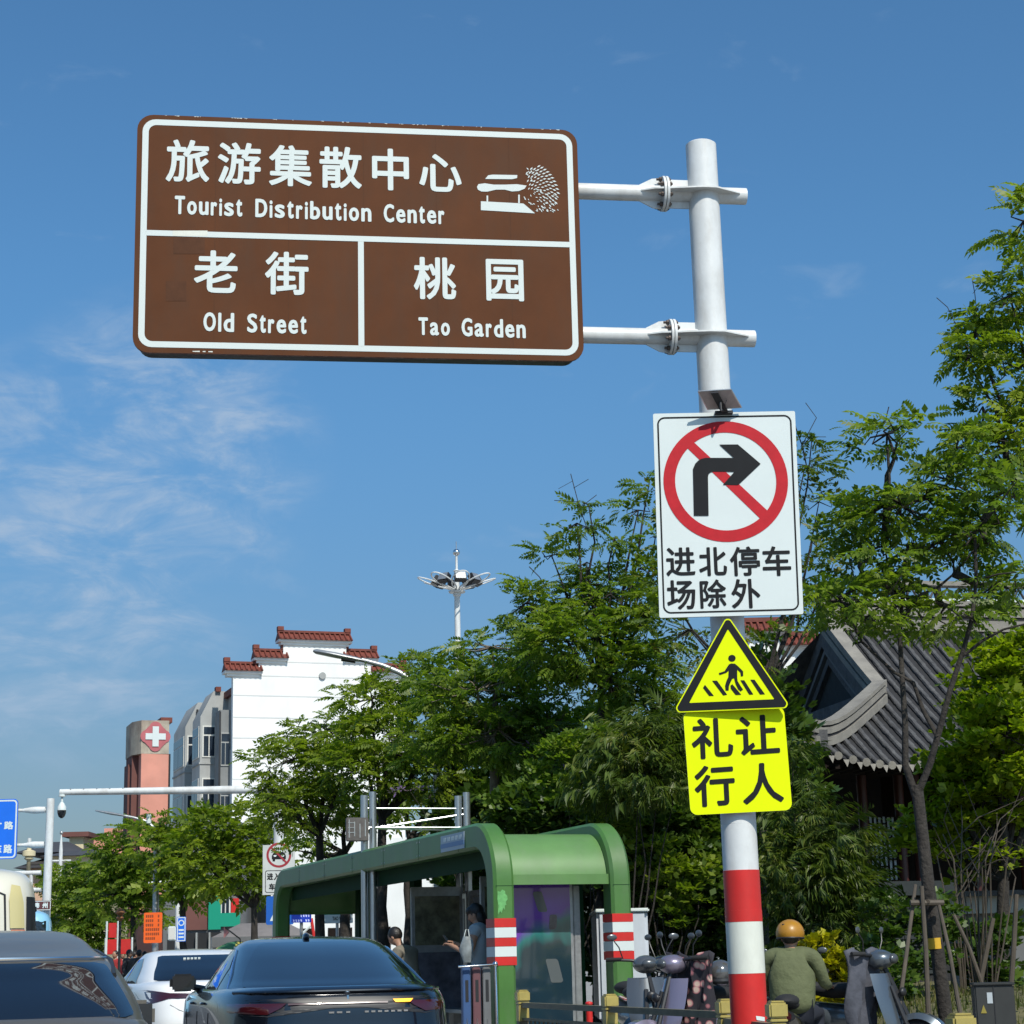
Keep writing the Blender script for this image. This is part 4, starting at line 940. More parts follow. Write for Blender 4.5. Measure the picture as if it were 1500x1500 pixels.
for k, (x0, x1) in enumerate(((-.15, -.11), (-.09, -.05), (-.02, .01), (.12, .15), (.17, .20), (.22, .25), (.27, .30), (.32, .35), (.37, .40), (.42, .45))):
    y = dlo.rear(x0, .90); mb.box((x0, y - .012, .892), (x1, y - .006, .905))
mb.build('badge_letters', M['chrome'], dk)
y = dlo.rear(0, 1.0); mb = MB(); mb.tube([(0, y - .012, .915), (0, y + .0, 1.02)], .009, 6); mb.ell((0, y + .03, 1.045), (.03, .02, .012)); mb.build('emblem', M['chrome'], dk)
mb = MB(); mb.box((-.22, dlo.rear(0, .7) - .012, .62), (.22, dlo.rear(0, .7) - .004, .76)); mb.build('number_plate', mat('plate_green', (.35, .55, .42), .4), dk)
trimline(dlo, [(x, 1.045) for x in [-.8 + .1 * k for k in range(17)]], 'rear', .012, 1, .012).build('spoiler_lip', PK, dk)
mb = MB(); z_ = up_z = 1.475; mb.ell((-.05, 1.98, 1.478), (.03, .09, .035), 12, 8); mb.build('roof_antenna', PK, dk)

# white sedan ahead of it
WY = 23.6; wpt = GX(326, WY, .95)
lowW = [(.18, .20, 4.45, .78, 5), (.32, .05, 4.62, .88, 5), (.62, .00, 4.66, .905, 5), (.80, .02, 4.64, .905, 4.8), (.95, .05, 4.58, .90, 4.4), (1.04, .10, 4.2, .87, 4.2), (1.08, .16, 3.9, .82, 4.0), (1.10, .24, 3.6, .76, 4.0)]
upW = [(1.0, .42, 3.6, .845, 4.2), (1.10, .52, 3.42, .82, 4.0), (1.20, .72, 3.15, .765, 3.8), (1.30, .98, 2.88, .71, 3.6), (1.38, 1.20, 2.68, .655, 3.4), (1.435, 1.40, 2.5, .60, 3.2), (1.462, 1.60, 2.35, .52, 2.8), (1.475, 1.8, 2.2, .42, 2.5)]
wc, wlo, wup = car('sedan', 'white sedan with a red tail lamp, ahead of the black sedan', (wpt.x, wpt.y, 0), TH, PWh, lowW, upW, 4.66,
    [(-.70, 1.10), (.70, 1.10), (.66, 1.20), (.60, 1.30), (.55, 1.40), (-.55, 1.40), (-.60, 1.30), (-.66, 1.20)],
    [[(1.30, 1.06), (2.12, 1.05), (2.14, 1.36), (1.8, 1.38), (1.55, 1.28)], [(2.2, 1.05), (3.2, 1.06), (2.9, 1.2), (2.5, 1.35), (2.22, 1.37)]])
for sg in (1, -1):
    P = [(sg * .885, .99), (sg * .80, 1.0), (sg * .60, .965), (sg * .1, .95), (sg * .1, .905), (sg * .62, .90), (sg * .80, .84), (sg * .87, .90)]; spatch(wlo, dens(P, 5), 'rear', (.010, 0)).build('tail_lamp', M['tail'], wc)
trimline(wlo, [(x, .83 - .12 * (1 - (abs(x) / .6) ** 4)) for x in [-.6 + .1 * k for k in range(13)]], 'rear', .002, 1, .004).build('boot_seam', M['blackplastic'], wc)
mb = MB(); mb.box((-.22, wlo.rear(0, .8) - .012, .74), (.22, wlo.rear(0, .8) - .004, .87)); mb.build('number_plate', M['blue'], wc)
mb = MB()
for k in range(5): mb.box((-.28 + k * .045, wup.rear(0, 1.36) - .02, 1.355), (-.25 + k * .045, wup.rear(0, 1.36) - .01, 1.375))
mb.build('sticker', M['signwhite'], wc)

# grey car directly ahead, only its roof and rear window in the frame
lowG = [(.18, .20, 4.3, .80, 5), (.32, .05, 4.5, .90, 5), (.62, .00, 4.55, .93, 5), (.85, .02, 4.5, .935, 4.8), (.98, .06, 4.3, .92, 4.4), (1.04, .12, 3.8, .89, 4.2), (1.07, .2, 3.6, .84, 4.0)]
upG = [(1.0, .22, 3.55, .885, 5.0), (1.10, .36, 3.3, .865, 4.8), (1.20, .55, 3.05, .825, 4.6), (1.285, .74, 2.9, .775, 4.4), (1.32, 1.00, 2.75, .745, 4.2), (1.375, 1.35, 2.6, .715, 4.0), (1.41, 1.7, 2.45, .68, 3.6), (1.425, 1.95, 2.25, .60, 3)]
GYd = 7.2; gx = GX(246, GYd + .6, 1.05); gpos = Vector((gx.x, gx.y, 0)) - VV * .90 - UU * .5
gc, glo, gup = car('hatchback', 'warm grey car with a bright line above its rear window, in the bottom left corner', gpos, TH, PG, lowG, upG, 4.55,
    [(-.78, 1.06), (.78, 1.06), (.745, 1.16), (.70, 1.27), (-.70, 1.27), (-.745, 1.16)],
    [[(1.0, 1.06), (2.12, 1.05), (2.14, 1.32), (1.4, 1.30), (1.15, 1.22)], [(2.2, 1.05), (3.2, 1.06), (2.9, 1.2), (2.6, 1.30), (2.22, 1.32)]], mdz=-.12)
trimline(gup, [(x, 1.287) for x in [-.72 + .08 * k for k in range(19)]], 'rear', .012, 1, .006).build('roof_edge_trim', M['chrome'], gc)
for sg in (1, -1): trimline(gup, [(y, z) for y, z in ((.80, 1.22), (1.1, 1.28), (1.5, 1.32), (1.9, 1.335), (2.3, 1.315), (2.6, 1.26))], 'side', .004, sg, .012).build('roof_channel', M['blackplastic'], gc)
for sg in (1, -1):
    P = [(sg * .91, .97), (sg * .55, .99), (sg * .55, .88), (sg * .91, .84)]; spatch(glo, dens(P, 5), 'rear', (.010, 0)).build('tail_lamp', M['tail'], gc)
mb = MB(); mb.box((-.22, glo.rear(0, .8) - .012, .70), (.22, glo.rear(0, .8) - .004, .84)); mb.build('number_plate', M['blue'], gc)
P = [(.05, 1.16), (.10, 1.24), (.60, 1.235), (.63, 1.16)]

# cream van further ahead
VY = 13.2; vx_ = GX(46, VY, 1.4); vp = Vector((vx_.x, vx_.y, 0)) - VV * .71
creampaint = mat('cream_van_paint', (.62, .60, .50), .35, coat=.6, dirt=(.4, .37, .3), dirt_amt=.3, dirt_scale=2)
van = thing('van', 'cream minivan seen from behind at the left edge', 'van', vp, TH)
zt = W(10, 1268, VY).z
vs = Stack([(.25, .05, 3.6, .76, 7), (.5, 0, 3.75, .80, 7), (1.0, .0, 3.7, .81, 7), (1.3, .04, 3.3, .80, 7), (zt - .22, .10, 3.0, .785, 7), (zt - .10, .14, 2.9, .765, 6.5), (zt - .03, .22, 2.8, .715, 6), (zt, .36, 2.7, .62, 5)])
mb = MB(); vs.mesh(mb, 30, 120, .01); mb.build('body', creampaint, van)
spatch(vs, dens([(-.60, 1.15), (.50, 1.15), (.50, zt - .28), (-.60, zt - .28)], 8), 'rear', (.006, 0)).build('rear_window', M['carglass'], van)
spatch(vs, dens([(.15, 1.12), (3.0, 1.12), (2.8, zt - .36), (.24, zt - .36)], 8), 'side', (.006, 0), 1).build('side_window', M['blackplastic'], van)
spatch(vs, dens([(.12, zt - .26), (2.9, zt - .26), (2.9, zt - .29), (.12, zt - .29)], 8), 'side', (.010, 0), 1).build('drip_rail', M['blackplastic'], van)
lens = mat('lamp_cream', (.55, .48, .22), .2, coat=.8); lens2 = mat('lamp_orange', (.62, .20, .09), .2, coat=.8)
spatch(vs, dens([(.575, 1.53), (.675, 1.53), (.665, 1.70), (.64, zt - .13), (.58, zt - .12), (.565, 1.72)], 4), 'rear', (.012, 0)).build('tail_lamp', lens, van)
spatch(vs, dens([(.585, 1.20), (.68, 1.20), (.677, 1.52), (.58, 1.52)], 4), 'rear', (.012, 0)).build('tail_lamp', lens2, van)
spatch(vs, dens([(.69, .9), (.805, .9), (.798, 1.5), (.785, 1.74), (.685, 1.74)], 6), 'rear', (.008, 0)).build('rear_pillar', M['blackplastic'], van)
trimline(vs, [(-.64, 1.1), (-.64, 1.7), (-.60, zt - .16), (.46, zt - .16), (.535, 1.75), (.56, 1.1)], 'rear', .004, 1, .008).build('door_seam', M['blackplastic'], van)
for x in (-.68, .68):
    for y in (.8, 3.0): wheel(van, x, y, .29, .17)
# light blue bus
BY = 55.0; zt = W(60, 1333, BY).z; bxp = GX(82, BY, 2); bp = Vector((bxp.x, bxp.y, 0)) - VV * 1.22
bus = thing('bus', 'light blue city bus seen from behind, past the cream van', 'bus', bp, TH)
bpaint = mat('light_blue_paint', (.25, .52, .72), .35, coat=.5)
bsk = Stack([(.3, .05, 10.4, 1.2, 9), (.6, 0, 10.5, 1.25, 9), (1.8, .02, 10.5, 1.25, 9), (zt - .35, .06, 10.4, 1.22, 8), (zt - .12, .15, 10.3, 1.16, 7), (zt, .4, 10.1, .95, 6)])
mb = MB(); bsk.mesh(mb, 24, 96, .02); mb.build('body', bpaint, bus)
spatch(bsk, dens([(-.95, zt - 1.0), (.95, zt - 1.0), (.95, zt - .30), (-.95, zt - .30)], 6), 'rear', (.02, 0)).build('rear_window', M['glassdark'], bus)
spatch(bsk, dens([(.4, zt - 1.5), (9.8, zt - 1.5), (9.8, zt - .45), (.4, zt - .45)], 6), 'side', (.02, 0), 1).build('side_window', M['glassdark'], bus)
MB().bbox((-.8, .8, zt), (.3, 4, zt + .28), .08).build('roof_unit', bpaint, bus)
for sg in (-1, 1): MB().bbox((sg * 1.08 - .08, -.03, 1.0), (sg * 1.08 + .08, .02, 1.5), .02).build('tail_lamp', M['tail'], bus)
for x in (-1.1, 1.1):
    for y in (2.2, 8.2): wheel(bus, x, y, .48, .28)

# ================================================================== scooters
def scooter(label, loc, rz, pc, cover=None, group='scooters parked on the pavement', mirrors=True, lean=0.0, shield=True):
    """front at +x"""
    o = thing('scooter', label, 'scooter', loc, rz, group); o.rotation_euler = (lean, 0, rz); o.scale = (1.06,) * 3
    for x, nm in ((.62, 0), (-.55, 1)):
        mb = MB(); mb.lathe([(.14, -.045), (.20, -.055), (.235, -.03), (.24, 0), (.235, .03), (.20, .055), (.14, .045)], 28, (x, 0, .24), axis='y'); wv = mb.build('wheel', M['rubber'], o)
        mb = MB(); mb.lathe([(.14, -.035), (.12, -.02), (.03, -.04), (.03, .04), (.12, .02), (.14, .035)], 20, (x, 0, .24), axis='y'); mb.build('rim', M['galv'], wv)
    mb = MB()     # front fender: an arc over the wheel, pointed at its tip
    V = []; n = 14
    for i in range(n + 1):
        a = R(-10 + 150 * i / n); rr = .275; w = .075 * math.sin(math.pi * (.12 + .8 * i / n)) + .02
        for s_, dz in ((-1, -.05), (-.55, 0), (.55, 0), (1, -.05)): V.append((.62 + (rr + dz) * math.cos(a), s_ * w, .25 + (rr + dz) * math.sin(a)))
    mb.add(V, [(i * 4 + k, i * 4 + k + 1, i * 4 + 5 + k, i * 4 + 4 + k) for i in range(n) for k in range(3)], 0, True); mb.build('front_fender', pc, o)
    mb = MB(); V = []; n = 12      # leg shield, curved across
    for i in range(n + 1):
        t = i / n; z = .30 + .56 * t; x = .42 - .16 * t; w = .095 + .105 * math.sin(math.pi * (.12 + .62 * t))
        for k in range(9):
            u = -1 + k / 4; V.append((x + .10 * (1 - u * u), u * w, z))
    mb.add(V, [(i * 9 + k, i * 9 + k + 1, i * 9 + 10 + k, i * 9 + 9 + k) for i in range(n) for k in range(8)], 0, True); so_ = mb.build('leg_shield', pc, o)
    so_.data; 
    mb = MB(); mb.ell((.30, 0, .98), (.13, .125, .085), 20, 12); mb.build('handlebar_cowl', pc, o)
    mb = MB(); mb.ell((.425, 0, .985), (.036, .07, .045), 16, 8); mb.build('headlight', M['mirror'], o)
    mb = MB(); mb.ell((.49, 0, .70), (.03, .05, .04), 12, 8); mb.build('badge', M['blackplastic'], o)
    mb = MB(); mb.tube([(.62, .06, .24), (.52, .06, .45), (.40, .03, .75), (.30, 0, .98)], .022, 8); mb.tube([(.62, -.06, .24), (.52, -.06, .45), (.40, -.03, .75)], .022, 8); mb.build('fork', M['blackplastic'], o)
    mb = MB(); mb.tube([(.18, -.34, 1.03), (.25, -.14, 1.02), (.27, 0, 1.0), (.25, .14, 1.02), (.18, .34, 1.03)], .014, 8); hb = mb.build('handlebar', M['blackplastic'], o)
    for s_ in (-1, 1): MB().tube([(.24, s_ * .22, 1.03), (.17, s_ * .35, 1.03)], .02, 10).build('grip', M['rubber'], hb)
    if mirrors:
        for s_ in (-1, 1):
            mb = MB(); mb.tube([(.22, s_ * .20, 1.03), (.24, s_ * .24, 1.14), (.22, s_ * .29, 1.21)], .006, 6); mm = mb.build('mirror', M['blackplastic'], o)
            mb = MB(); mb.ell((.22, s_ * .30, 1.235), (.011, .050, .030), 16, 10); mb.build('mirror_glass', M['mirror'], mm)
    mb = MB(); mb.bbox((-.02, -.15, .30), (.42, .15, .35), .02); mb.build('footboard', M['blackplastic'], o)
    mb = MB(); V = []; n = 12
    for i in range(n + 1):
        t = i / n; x = .02 - .85 * t; w = .07 + .09 * math.sin(math.pi * (.1 + .75 * t)); zt_ = .60 + .08 * t; zb_ = .34 + .22 * t * t
        for k in range(12):
            a = 2 * math.pi * k / 12; V.append((x, w * math.cos(a), (zt_ + zb_) / 2 + (zt_ - zb_) / 2 * math.sin(a)))
    mb.add(V, [(i * 12 + k, i * 12 + (k + 1) % 12, (i + 1) * 12 + (k + 1) % 12, (i + 1) * 12 + k) for i in range(n) for k in range(12)] + [tuple(range(12)), tuple(range(n * 12, n * 12 + 12))[::-1]], 0, True); mb.build('rear_body', pc, o)
    mb = MB(); mb.ell((-.10, 0, .72), (.26, .135, .07), 22, 10); mb.ell((-.52, 0, .76), (.26, .12, .065), 22, 10); mb.build('seat', M['rubber'], o)
    mb = MB(); mb.bbox((-.86, -.07, .58), (-.80, .07, .66), .015); mb.build('tail_lamp', M['tail'], o)
    mb = MB(); mb.tube([(-.1, .1, .3), (-.55, .1, .24), (-.62, .1, .24)], [.05, .06, .05], 10); mb.tube([(-.02, -.02, .34), (-.10, -.2, .02)], .012, 6); mb.build('swing_arm', M['galv'], o)
    if cover is not None:
        V = []; nx_, nz_ = 12, 10; mb = MB()
        for j in range(nz_ + 1):
            t = j / nz_
            for i in range(nx_ + 1):
                u = -1 + 2 * i / nx_; V.append((.10 + .12 * (1 - u * u) + .03 * math.sin(i * 2.1 + j * .7) - .05 * t, u * (.36 - .14 * t), 1.06 - .74 * t + .03 * math.sin(i * 1.3)))
        mb.add(V, [(j * (nx_ + 1) + i, j * (nx_ + 1) + i + 1, (j + 1) * (nx_ + 1) + i + 1, (j + 1) * (nx_ + 1) + i) for j in range(nz_) for i in range(nx_)], 0, True); cv = mb.build('wind_apron', cover, o); sm = cv.modifiers.new('s', 'SOLIDIFY'); sm.thickness = .02
    return o
def face(px, py=None): return 0
PLi = paint('lilac_silver_paint', (.24, .21, .28), .5, .3); PSi = paint('silver_paint', (.13, .135, .14), .5, .3); PGy = paint('grey_blue_paint', (.10, .12, .14), .5, .3); PBk = paint('black_paint', (.02, .02, .022), .3, .3); PWs = paint('white_scooter_paint', (.20, .23, .25), .2, .3)
fl_ = mat('floral_quilt', (.05, .035, .04), .8); nt_ = fl_.node_tree; b_ = nt_.nodes['Principled BSDF']; vo = nt_.nodes.new('ShaderNodeTexVoronoi'); vo.inputs['Scale'].default_value = 11; tcn = nt_.nodes.new('ShaderNodeTexCoord'); nt_.links.new(tcn.outputs['Object'], vo.inputs['Vector'])
cr_ = nt_.nodes.new('ShaderNodeValToRGB'); nt_.links.new(vo.outputs['Distance'], cr_.inputs[0]); cr_.color_ramp.elements[0].color = (.55, .40, .34, 1); cr_.color_ramp.elements[0].position = .22; cr_.color_ramp.elements[1].color = (.022, .02, .028, 1); cr_.color_ramp.elements[1].position = .42
q_ = cr_.color_ramp.elements.new(.34); q_.color = (.36, .13, .15, 1); nt_.links.new(cr_.outputs[0], b_.inputs['Base Color'])
grey_cloth = mat('grey_quilt', (.07, .075, .095), .85, var=.35, scale=6, bump=.5, bscale=14)
def gnd(px, Y, z=.14): p = GX(px, Y, z); return Vector((p.x, p.y, z))
SCY = 18.6
scooter('lilac silver scooter with a dark floral wind apron, left of the striped pole', gnd(1034, SCY, .14), R(-150), PLi, fl_)
scooter('silver scooter in front of the white box van', gnd(941, 20.2), R(-80), PSi, None)
scooter('black scooter half hidden behind the lilac one', gnd(1012, 20.6), R(-140), PBk, None)
scooter('grey scooter with a light front and two mirrors beside the olive-shirted rider', gnd(1252, 18.8, .14), R(-30), PGy, grey_cloth)
hm = thing('helmet', 'shiny grey helmet hanging on the floral-covered scooter', 'helmet', W(1055, 1425, SCY - .2))
mb = MB(); mb.ell((0, 0, 0), (.125, .135, .12), 24, 14); mb.build('shell', mat('helmet_shell', (.12, .12, .12), .15, .4, coat=1), hm); mb = MB(); mb.lathe([(.128, -.05), (.132, -.075), (.11, -.10)], 24); mb.build('rim', M['blackplastic'], hm)

# box van behind the shelter
TY = 24.4; p = GX(880, TY, .14); zt = W(915, 1333, TY).z; x1 = GX(950, TY, 2).x - p.x
bt = thing('box_tricycle', 'small white box delivery vehicle behind the right shelter post', 'delivery vehicle', (p.x, p.y, .14), .0)
bw_ = mat('box_white', (.55, .60, .66), .45, .1, var=.08, scale=2, dirt=(.35, .37, .4), dirt_amt=.4, dirt_scale=2)
MB().bbox((0, 0, .35), (x1 - .02, 1.9, zt - .14), .04).build('cargo_box', bw_, bt); MB().bbox((-.02, -.03, zt - .17), (x1, 1.93, zt - .12), .015).build('box_lid', M['signwhite'], bt)
MB().bbox((x1 * .5 - .008, -.006, .45), (x1 * .5 + .008, .0, zt - .2), .002).build('door_seam', M['blackplastic'], bt)
mb = MB(); mb.bbox((x1 * .44, -.03, .95), (x1 * .48, -.001, 1.1), .005); mb.build('latch', M['blackplastic'], bt)
mb = MB(); mb.bbox((.1, 1.95, .3), (x1 - .15, 2.8, 1.25), .12); mb.build('cab', bw_, bt)
for x, y in ((.1, .5), (x1 - .12, .5), (x1 / 2, 2.6)): wheel(bt, x, y, .26, .10)

# ================================================================== people
def skin_mesh(verts, edges, radii, m_, name, parent, sub=2, root=0):
    me = bpy.data.meshes.new('t'); me.from_pydata([tuple(v) for v in verts], edges, []); o = bpy.data.objects.new('t', me); col.objects.link(o)
    o.modifiers.new('k', 'SKIN'); bpy.context.view_layer.update()
    if not me.skin_vertices: bm = bmesh.new(); bm.from_mesh(me); bm.verts.layers.skin.verify(); bm.to_mesh(me); bm.free()
    for i, d in enumerate(me.skin_vertices[0].data):
        r_ = radii[i]; d.radius = r_ if isinstance(r_, tuple) else (r_, r_); d.use_root = (i == root)
    s_ = o.modifiers.new('s', 'SUBSURF'); s_.levels = sub
    dg = bpy.context.evaluated_depsgraph_get(); out = bpy.data.meshes.new_from_object(o.evaluated_get(dg)); bpy.data.objects.remove(o); bpy.data.meshes.remove(me)
    out.polygons.foreach_set('use_smooth', [True] * len(out.polygons)); out.materials.clear(); out.materials.append(m_); out.name = name
    return link(name, out, parent)
def person(label, loc, rz, J, shirt, trousers, hair=None, helmet=None, sleeve=.98, group=None, hairlen=0, detail=True, cat='person', bulk=1.0):
    """J: joint positions; the figure faces +y of its own frame"""
    o = thing('person', label, cat, loc, rz, group); g = {k: Vector(v) for k, v in J.items()}
    V = []; E = []; Rr = []
    def add(p, r_, par=None): V.append(Vector(p)); Rr.append(r_); (E.append((par, len(V) - 1)) if par is not None else None); return len(V) - 1
    pel = add(g['pelvis'], (.13, .10)); ws_ = add(g['pelvis'].lerp(g['chest'], .5), (.115, .09), pel); chs = add(g['chest'], (.145, .10), ws_); nk0 = add(g['chest'].lerp(g['neck'], .7), (.09, .07), chs); nk = add(g['neck'], .052, nk0); hd0 = add(g['neck'].lerp(g['head'], .55), .058, nk)
    hc_ = add(g['head'], (.082, .095), hd0); ht = add(g['head'] + (g['head'] - g['neck']).normalized() * .085, (.062, .072), hc_)
    hands = []
    for s_ in 'LR':
        sh_ = add(g['sh' + s_], .062, nk0); el = add(g['el' + s_], .042, sh_); w1 = add(g['wr' + s_], .027, el); dirn = (g['wr' + s_] - g['el' + s_]).normalized(); hands.append((s_, w1, dirn))
        palm = add(g['wr' + s_] + dirn * .055, (.036, .018), w1)
        if detail:
            side = dirn.cross(Vector((0, 0, 1))); side = side.normalized() if side.length > .1 else Vector((1, 0, 0)); dn = side.cross(dirn).normalized()
            if dn.z > 0: dn = -dn
            for f in range(4):
                b = g['wr' + s_] + dirn * .09 + side * (f - 1.5) * .019; l_ = (.07, .08, .075, .058)[f]
                a = add(b, .0085, palm); a = add(b + dirn * l_ * .5 + dn * .012, .0078, a); add(b + dirn * l_ * .72 + dn * .045, .0065, a)
            b = g['wr' + s_] + dirn * .035 + side * .034 * (1 if s_ == 'L' else -1); a = add(b, .010, palm); a = add(b + dirn * .035 + side * .018 * (1 if s_ == 'L' else -1) + dn * .02, .008, a)
    for s_ in 'LR':
        hp = add(g['hip' + s_], .085, pel); kn = add(g['kn' + s_], .055, hp); ak = add(g['an' + s_], .036, kn); fd = Vector((0, 1, 0)); t = add(g['an' + s_] + Vector((0, .05, -.05)), .035, ak); add(g['an' + s_] + Vector((0, .17, -.065)), .028, t)
    body = skin_mesh(V, E, Rr, M['skin'], 'body', o, 2 if detail else 1)
    hd = g['head']; up_ = (g['head'] - g['neck']).normalized(); fw = g['look'].normalized(); rt = fw.cross(up_).normalized(); up_ = rt.cross(fw).normalized(); mt = Matrix((rt, fw, up_)).transposed()
    mb = MB(); mb.ell(hd + fw * .01, (.074, .092, .112), 18, 14, 0, mt); 
    mb.ell(hd + fw * .10 - up_ * .012, (.013, .018, .022), 8, 6, 0, mt)
    for s_ in (-1, 1): mb.ell(hd + rt * .076 * s_ - up_ * .01, (.010, .02, .03), 8, 6, 0, mt)
    mb.build('face', M['skin'], o)
    mb = MB()
    for s_ in (-1, 1): mb.ell(hd + fw * .090 + rt * .030 * s_ + up_ * .006, (.013, .008, .006), 8, 6, 0, mt); mb.ell(hd + fw * .093 + rt * .030 * s_ + up_ * .026, (.019, .006, .004), 8, 4, 0, mt)
    mb.build('eyes', M['hair'], o); mb = MB(); mb.ell(hd + fw * .094 - up_ * .052, (.024, .008, .006), 10, 5, 0, mt); mb.build('mouth', mat('lips', (.28, .10, .08), .5), o)
    if hair:
        mb = MB(); mb.ell(hd - fw * .018 + up_ * .028, (.088, .098, .104), 20, 12, 0, mt)
        if hairlen: mb.ell(hd - fw * .045 - up_ * hairlen * .45, (.082, .065, .07 + hairlen * .5), 16, 10, 0, mt); mb.ell(hd + fw * .03 + up_ * .06, (.083, .08, .06), 16, 8, 0, mt)
        mb.build('hair', M['hair'], o)
    if helmet:
        c_ = hd + up_ * .035; V2 = []; n_ = 28; k_ = 12
        for i in range(k_ + 1):
            a = R(90 - 112 * i / k_)
            for j in range(n_):
                b = 2 * math.pi * j / n_; V2.append(c_ + mt @ Vector((.132 * math.cos(a) * math.cos(b), .152 * math.cos(a) * math.sin(b), .128 * math.sin(a) * (1 if a > 0 else .95))))
        mb = MB(); mb.add(V2, [(i * n_ + j, i * n_ + (j + 1) % n_, (i + 1) * n_ + (j + 1) % n_, (i + 1) * n_ + j) for i in range(k_) for j in range(n_)], 0, True); h_ = mb.build('helmet', helmet, o)
        mb = MB(); V2 = [c_ + mt @ Vector((.133 * math.cos(R(-20)) * math.cos(2 * math.pi * j / 28), .153 * math.cos(R(-20)) * math.sin(2 * math.pi * j / 28), -.046)) for j in range(29)]; mb.tube(V2, .008, 6, cap=False); mb.build('helmet_rim', M['blackplastic'], h_)
        mb = MB(); mb.ell(c_ + mt @ Vector((-.045, -.11, .075)), (.014, .008, .008), 8, 5, 0, mt); mb.build('vent', M['blackplastic'], h_)
    if bulk > 1:
        c0 = g['neck'] - Vector((0, 0, .045)); mb = MB(); mb.tube([c0 + Vector((.078 * math.cos(k * math.pi / 8), .07 * math.sin(k * math.pi / 8) , .02 * -math.sin(k * math.pi / 8))) for k in range(17)], .026, 8); mb.build('collar', shirt, o)
    # shirt
    V = []; E = []; Rr = []
    pel = add(g['pelvis'] + Vector((0, 0, -.05)), (.165 * bulk, .14 * bulk)); p2 = add(g['pelvis'].lerp(g['chest'], .45), (.155 * bulk, .125 * bulk), pel); chs = add(g['chest'], (.178 * bulk, .128 * bulk), p2); n0 = add(g['chest'].lerp(g['neck'], .72), (.125, .105), chs); add(g['neck'] + (g['neck'] - g['chest']) * .08, .072, n0)
    for s_ in 'LR':
        a = add(g['sh' + s_], .084, n0)
        if sleeve > .6: b = add(g['el' + s_], .058, a); add(g['el' + s_].lerp(g['wr' + s_], sleeve * .93), .046, b)
        else: add(g['sh' + s_].lerp(g['el' + s_], sleeve * 1.6), .064, a)
    so_ = skin_mesh(V, E, Rr, shirt, 'shirt', o, 2)
    V = []; E = []; Rr = []
    pel = add(g['pelvis'] + Vector((0, 0, -.01)), (.15, .12))
    for s_ in 'LR': a = add(g['hip' + s_], .105, pel); b = add(g['kn' + s_], .078, a); add(g['kn' + s_].lerp(g['an' + s_], .93), .060, b)
    skin_mesh(V, E, Rr, trousers, 'trousers', o, 2)
    V = []; E = []; Rr = []
    mb = MB()
    for s_ in 'LR': mb.ell(g['an' + s_] + Vector((0, .07, -.05)), (.048, .135, .042), 14, 8)
    mb.build('shoes', M['rubber'], o)
    return o
olive = mat('olive_cotton', (.105, .120, .055), .85, var=.16, scale=4, bump=1.6, bscale=7)
navy = mat('navy_cotton', (.018, .022, .035), .85, var=.2)
sit = dict(pelvis=(0, 0, .69), chest=(0, .06, 1.10), neck=(0, .08, 1.36), head=(0, .10, 1.47), look=(0, 1, -.05), shL=(-.20, .06, 1.27), elL=(-.25, .14, 1.00), wrL=(-.25, .42, .93), shR=(.20, .06, 1.27), elR=(.26, .14, .98), wrR=(.27, .42, .95), hipL=(-.09, .06, .68), knL=(-.16, .48, .68), anL=(-.14, .50, .30), hipR=(.09, .06, .68), knR=(.16, .48, .68), anR=(.14, .50, .30))
RY = 18.3; rp0 = gnd(1167, RY); hz_ = W(1162, 1372, RY).z - .14
def zs(J, k, dz=0): return {a: (v if a == 'look' else (v[0] * 1.1, v[1], v[2] * k + dz)) for a, v in J.items()}
kk = (hz_) / 1.475
rider = person('rider in an olive shirt and orange helmet seen from behind, right of the striped pole', rp0, R(-14), zs(sit, kk), olive, navy, hair=True, helmet=mat('helmet_orange', (.36, .17, .012), .4, coat=.3, var=.12, scale=8), sleeve=.98, bulk=1.42)
sc = scooter('dark scooter ridden by the person in the olive shirt', rp0 + Vector((.02, .12, 0)), R(90 - 14), PBk, None, group=None, mirrors=True); sc.scale = (.92,) * 3
# yoke seam and hem on the shirt are left to the cloth's bump
# standing woman with a phone, just behind the near shelter post
wy = 24.0; wl0 = gnd(707, wy); hz_ = W(712, 1338, wy).z - .14
stand_ = dict(pelvis=(0, 0, .92), chest=(0, -.01, 1.26), neck=(0, .02, 1.44), head=(0, .05, 1.545), look=(0, 1, -.45), shL=(-.16, 0, 1.38), elL=(-.20, .06, 1.10), wrL=(-.08, .30, 1.20), shR=(.16, 0, 1.38), elR=(.20, .06, 1.10), wrR=(.06, .30, 1.22), hipL=(-.09, 0, .88), knL=(-.09, .03, .48), anL=(-.09, 0, .08), hipR=(.09, 0, .88), knR=(.09, .03, .48), anR=(.09, 0, .08))
stand_ = {a: (v if a == 'look' else tuple(q * hz_ / 1.55 for q in v)) for a, v in stand_.items()}
pale = mat('pale_blue_cotton', (.30, .36, .40), .85, var=.1, bump=.6, bscale=10)
pw = person('standing person in a pale blue top looking at a phone behind the near shelter post', wl0, R(72), stand_, pale, mat('light_jeans', (.22, .27, .34), .85, var=.15), hair=True, hairlen=.12, sleeve=.25)
ph = thing('phone', 'dark phone held by the person in the pale blue top', 'phone', wl0 + Matrix.Rotation(R(72), 3, 'Z') @ (Vector((-.01, .40, 1.27)) * hz_ / 1.55), R(72)); ph.rotation_euler = (R(-35), 0, R(72))
bg_ = thing('plastic_bag', 'translucent white plastic bag hanging from the arm of the person with the phone', 'bag', W(684, 1392, wy - .45)); mb = MB(); V = []
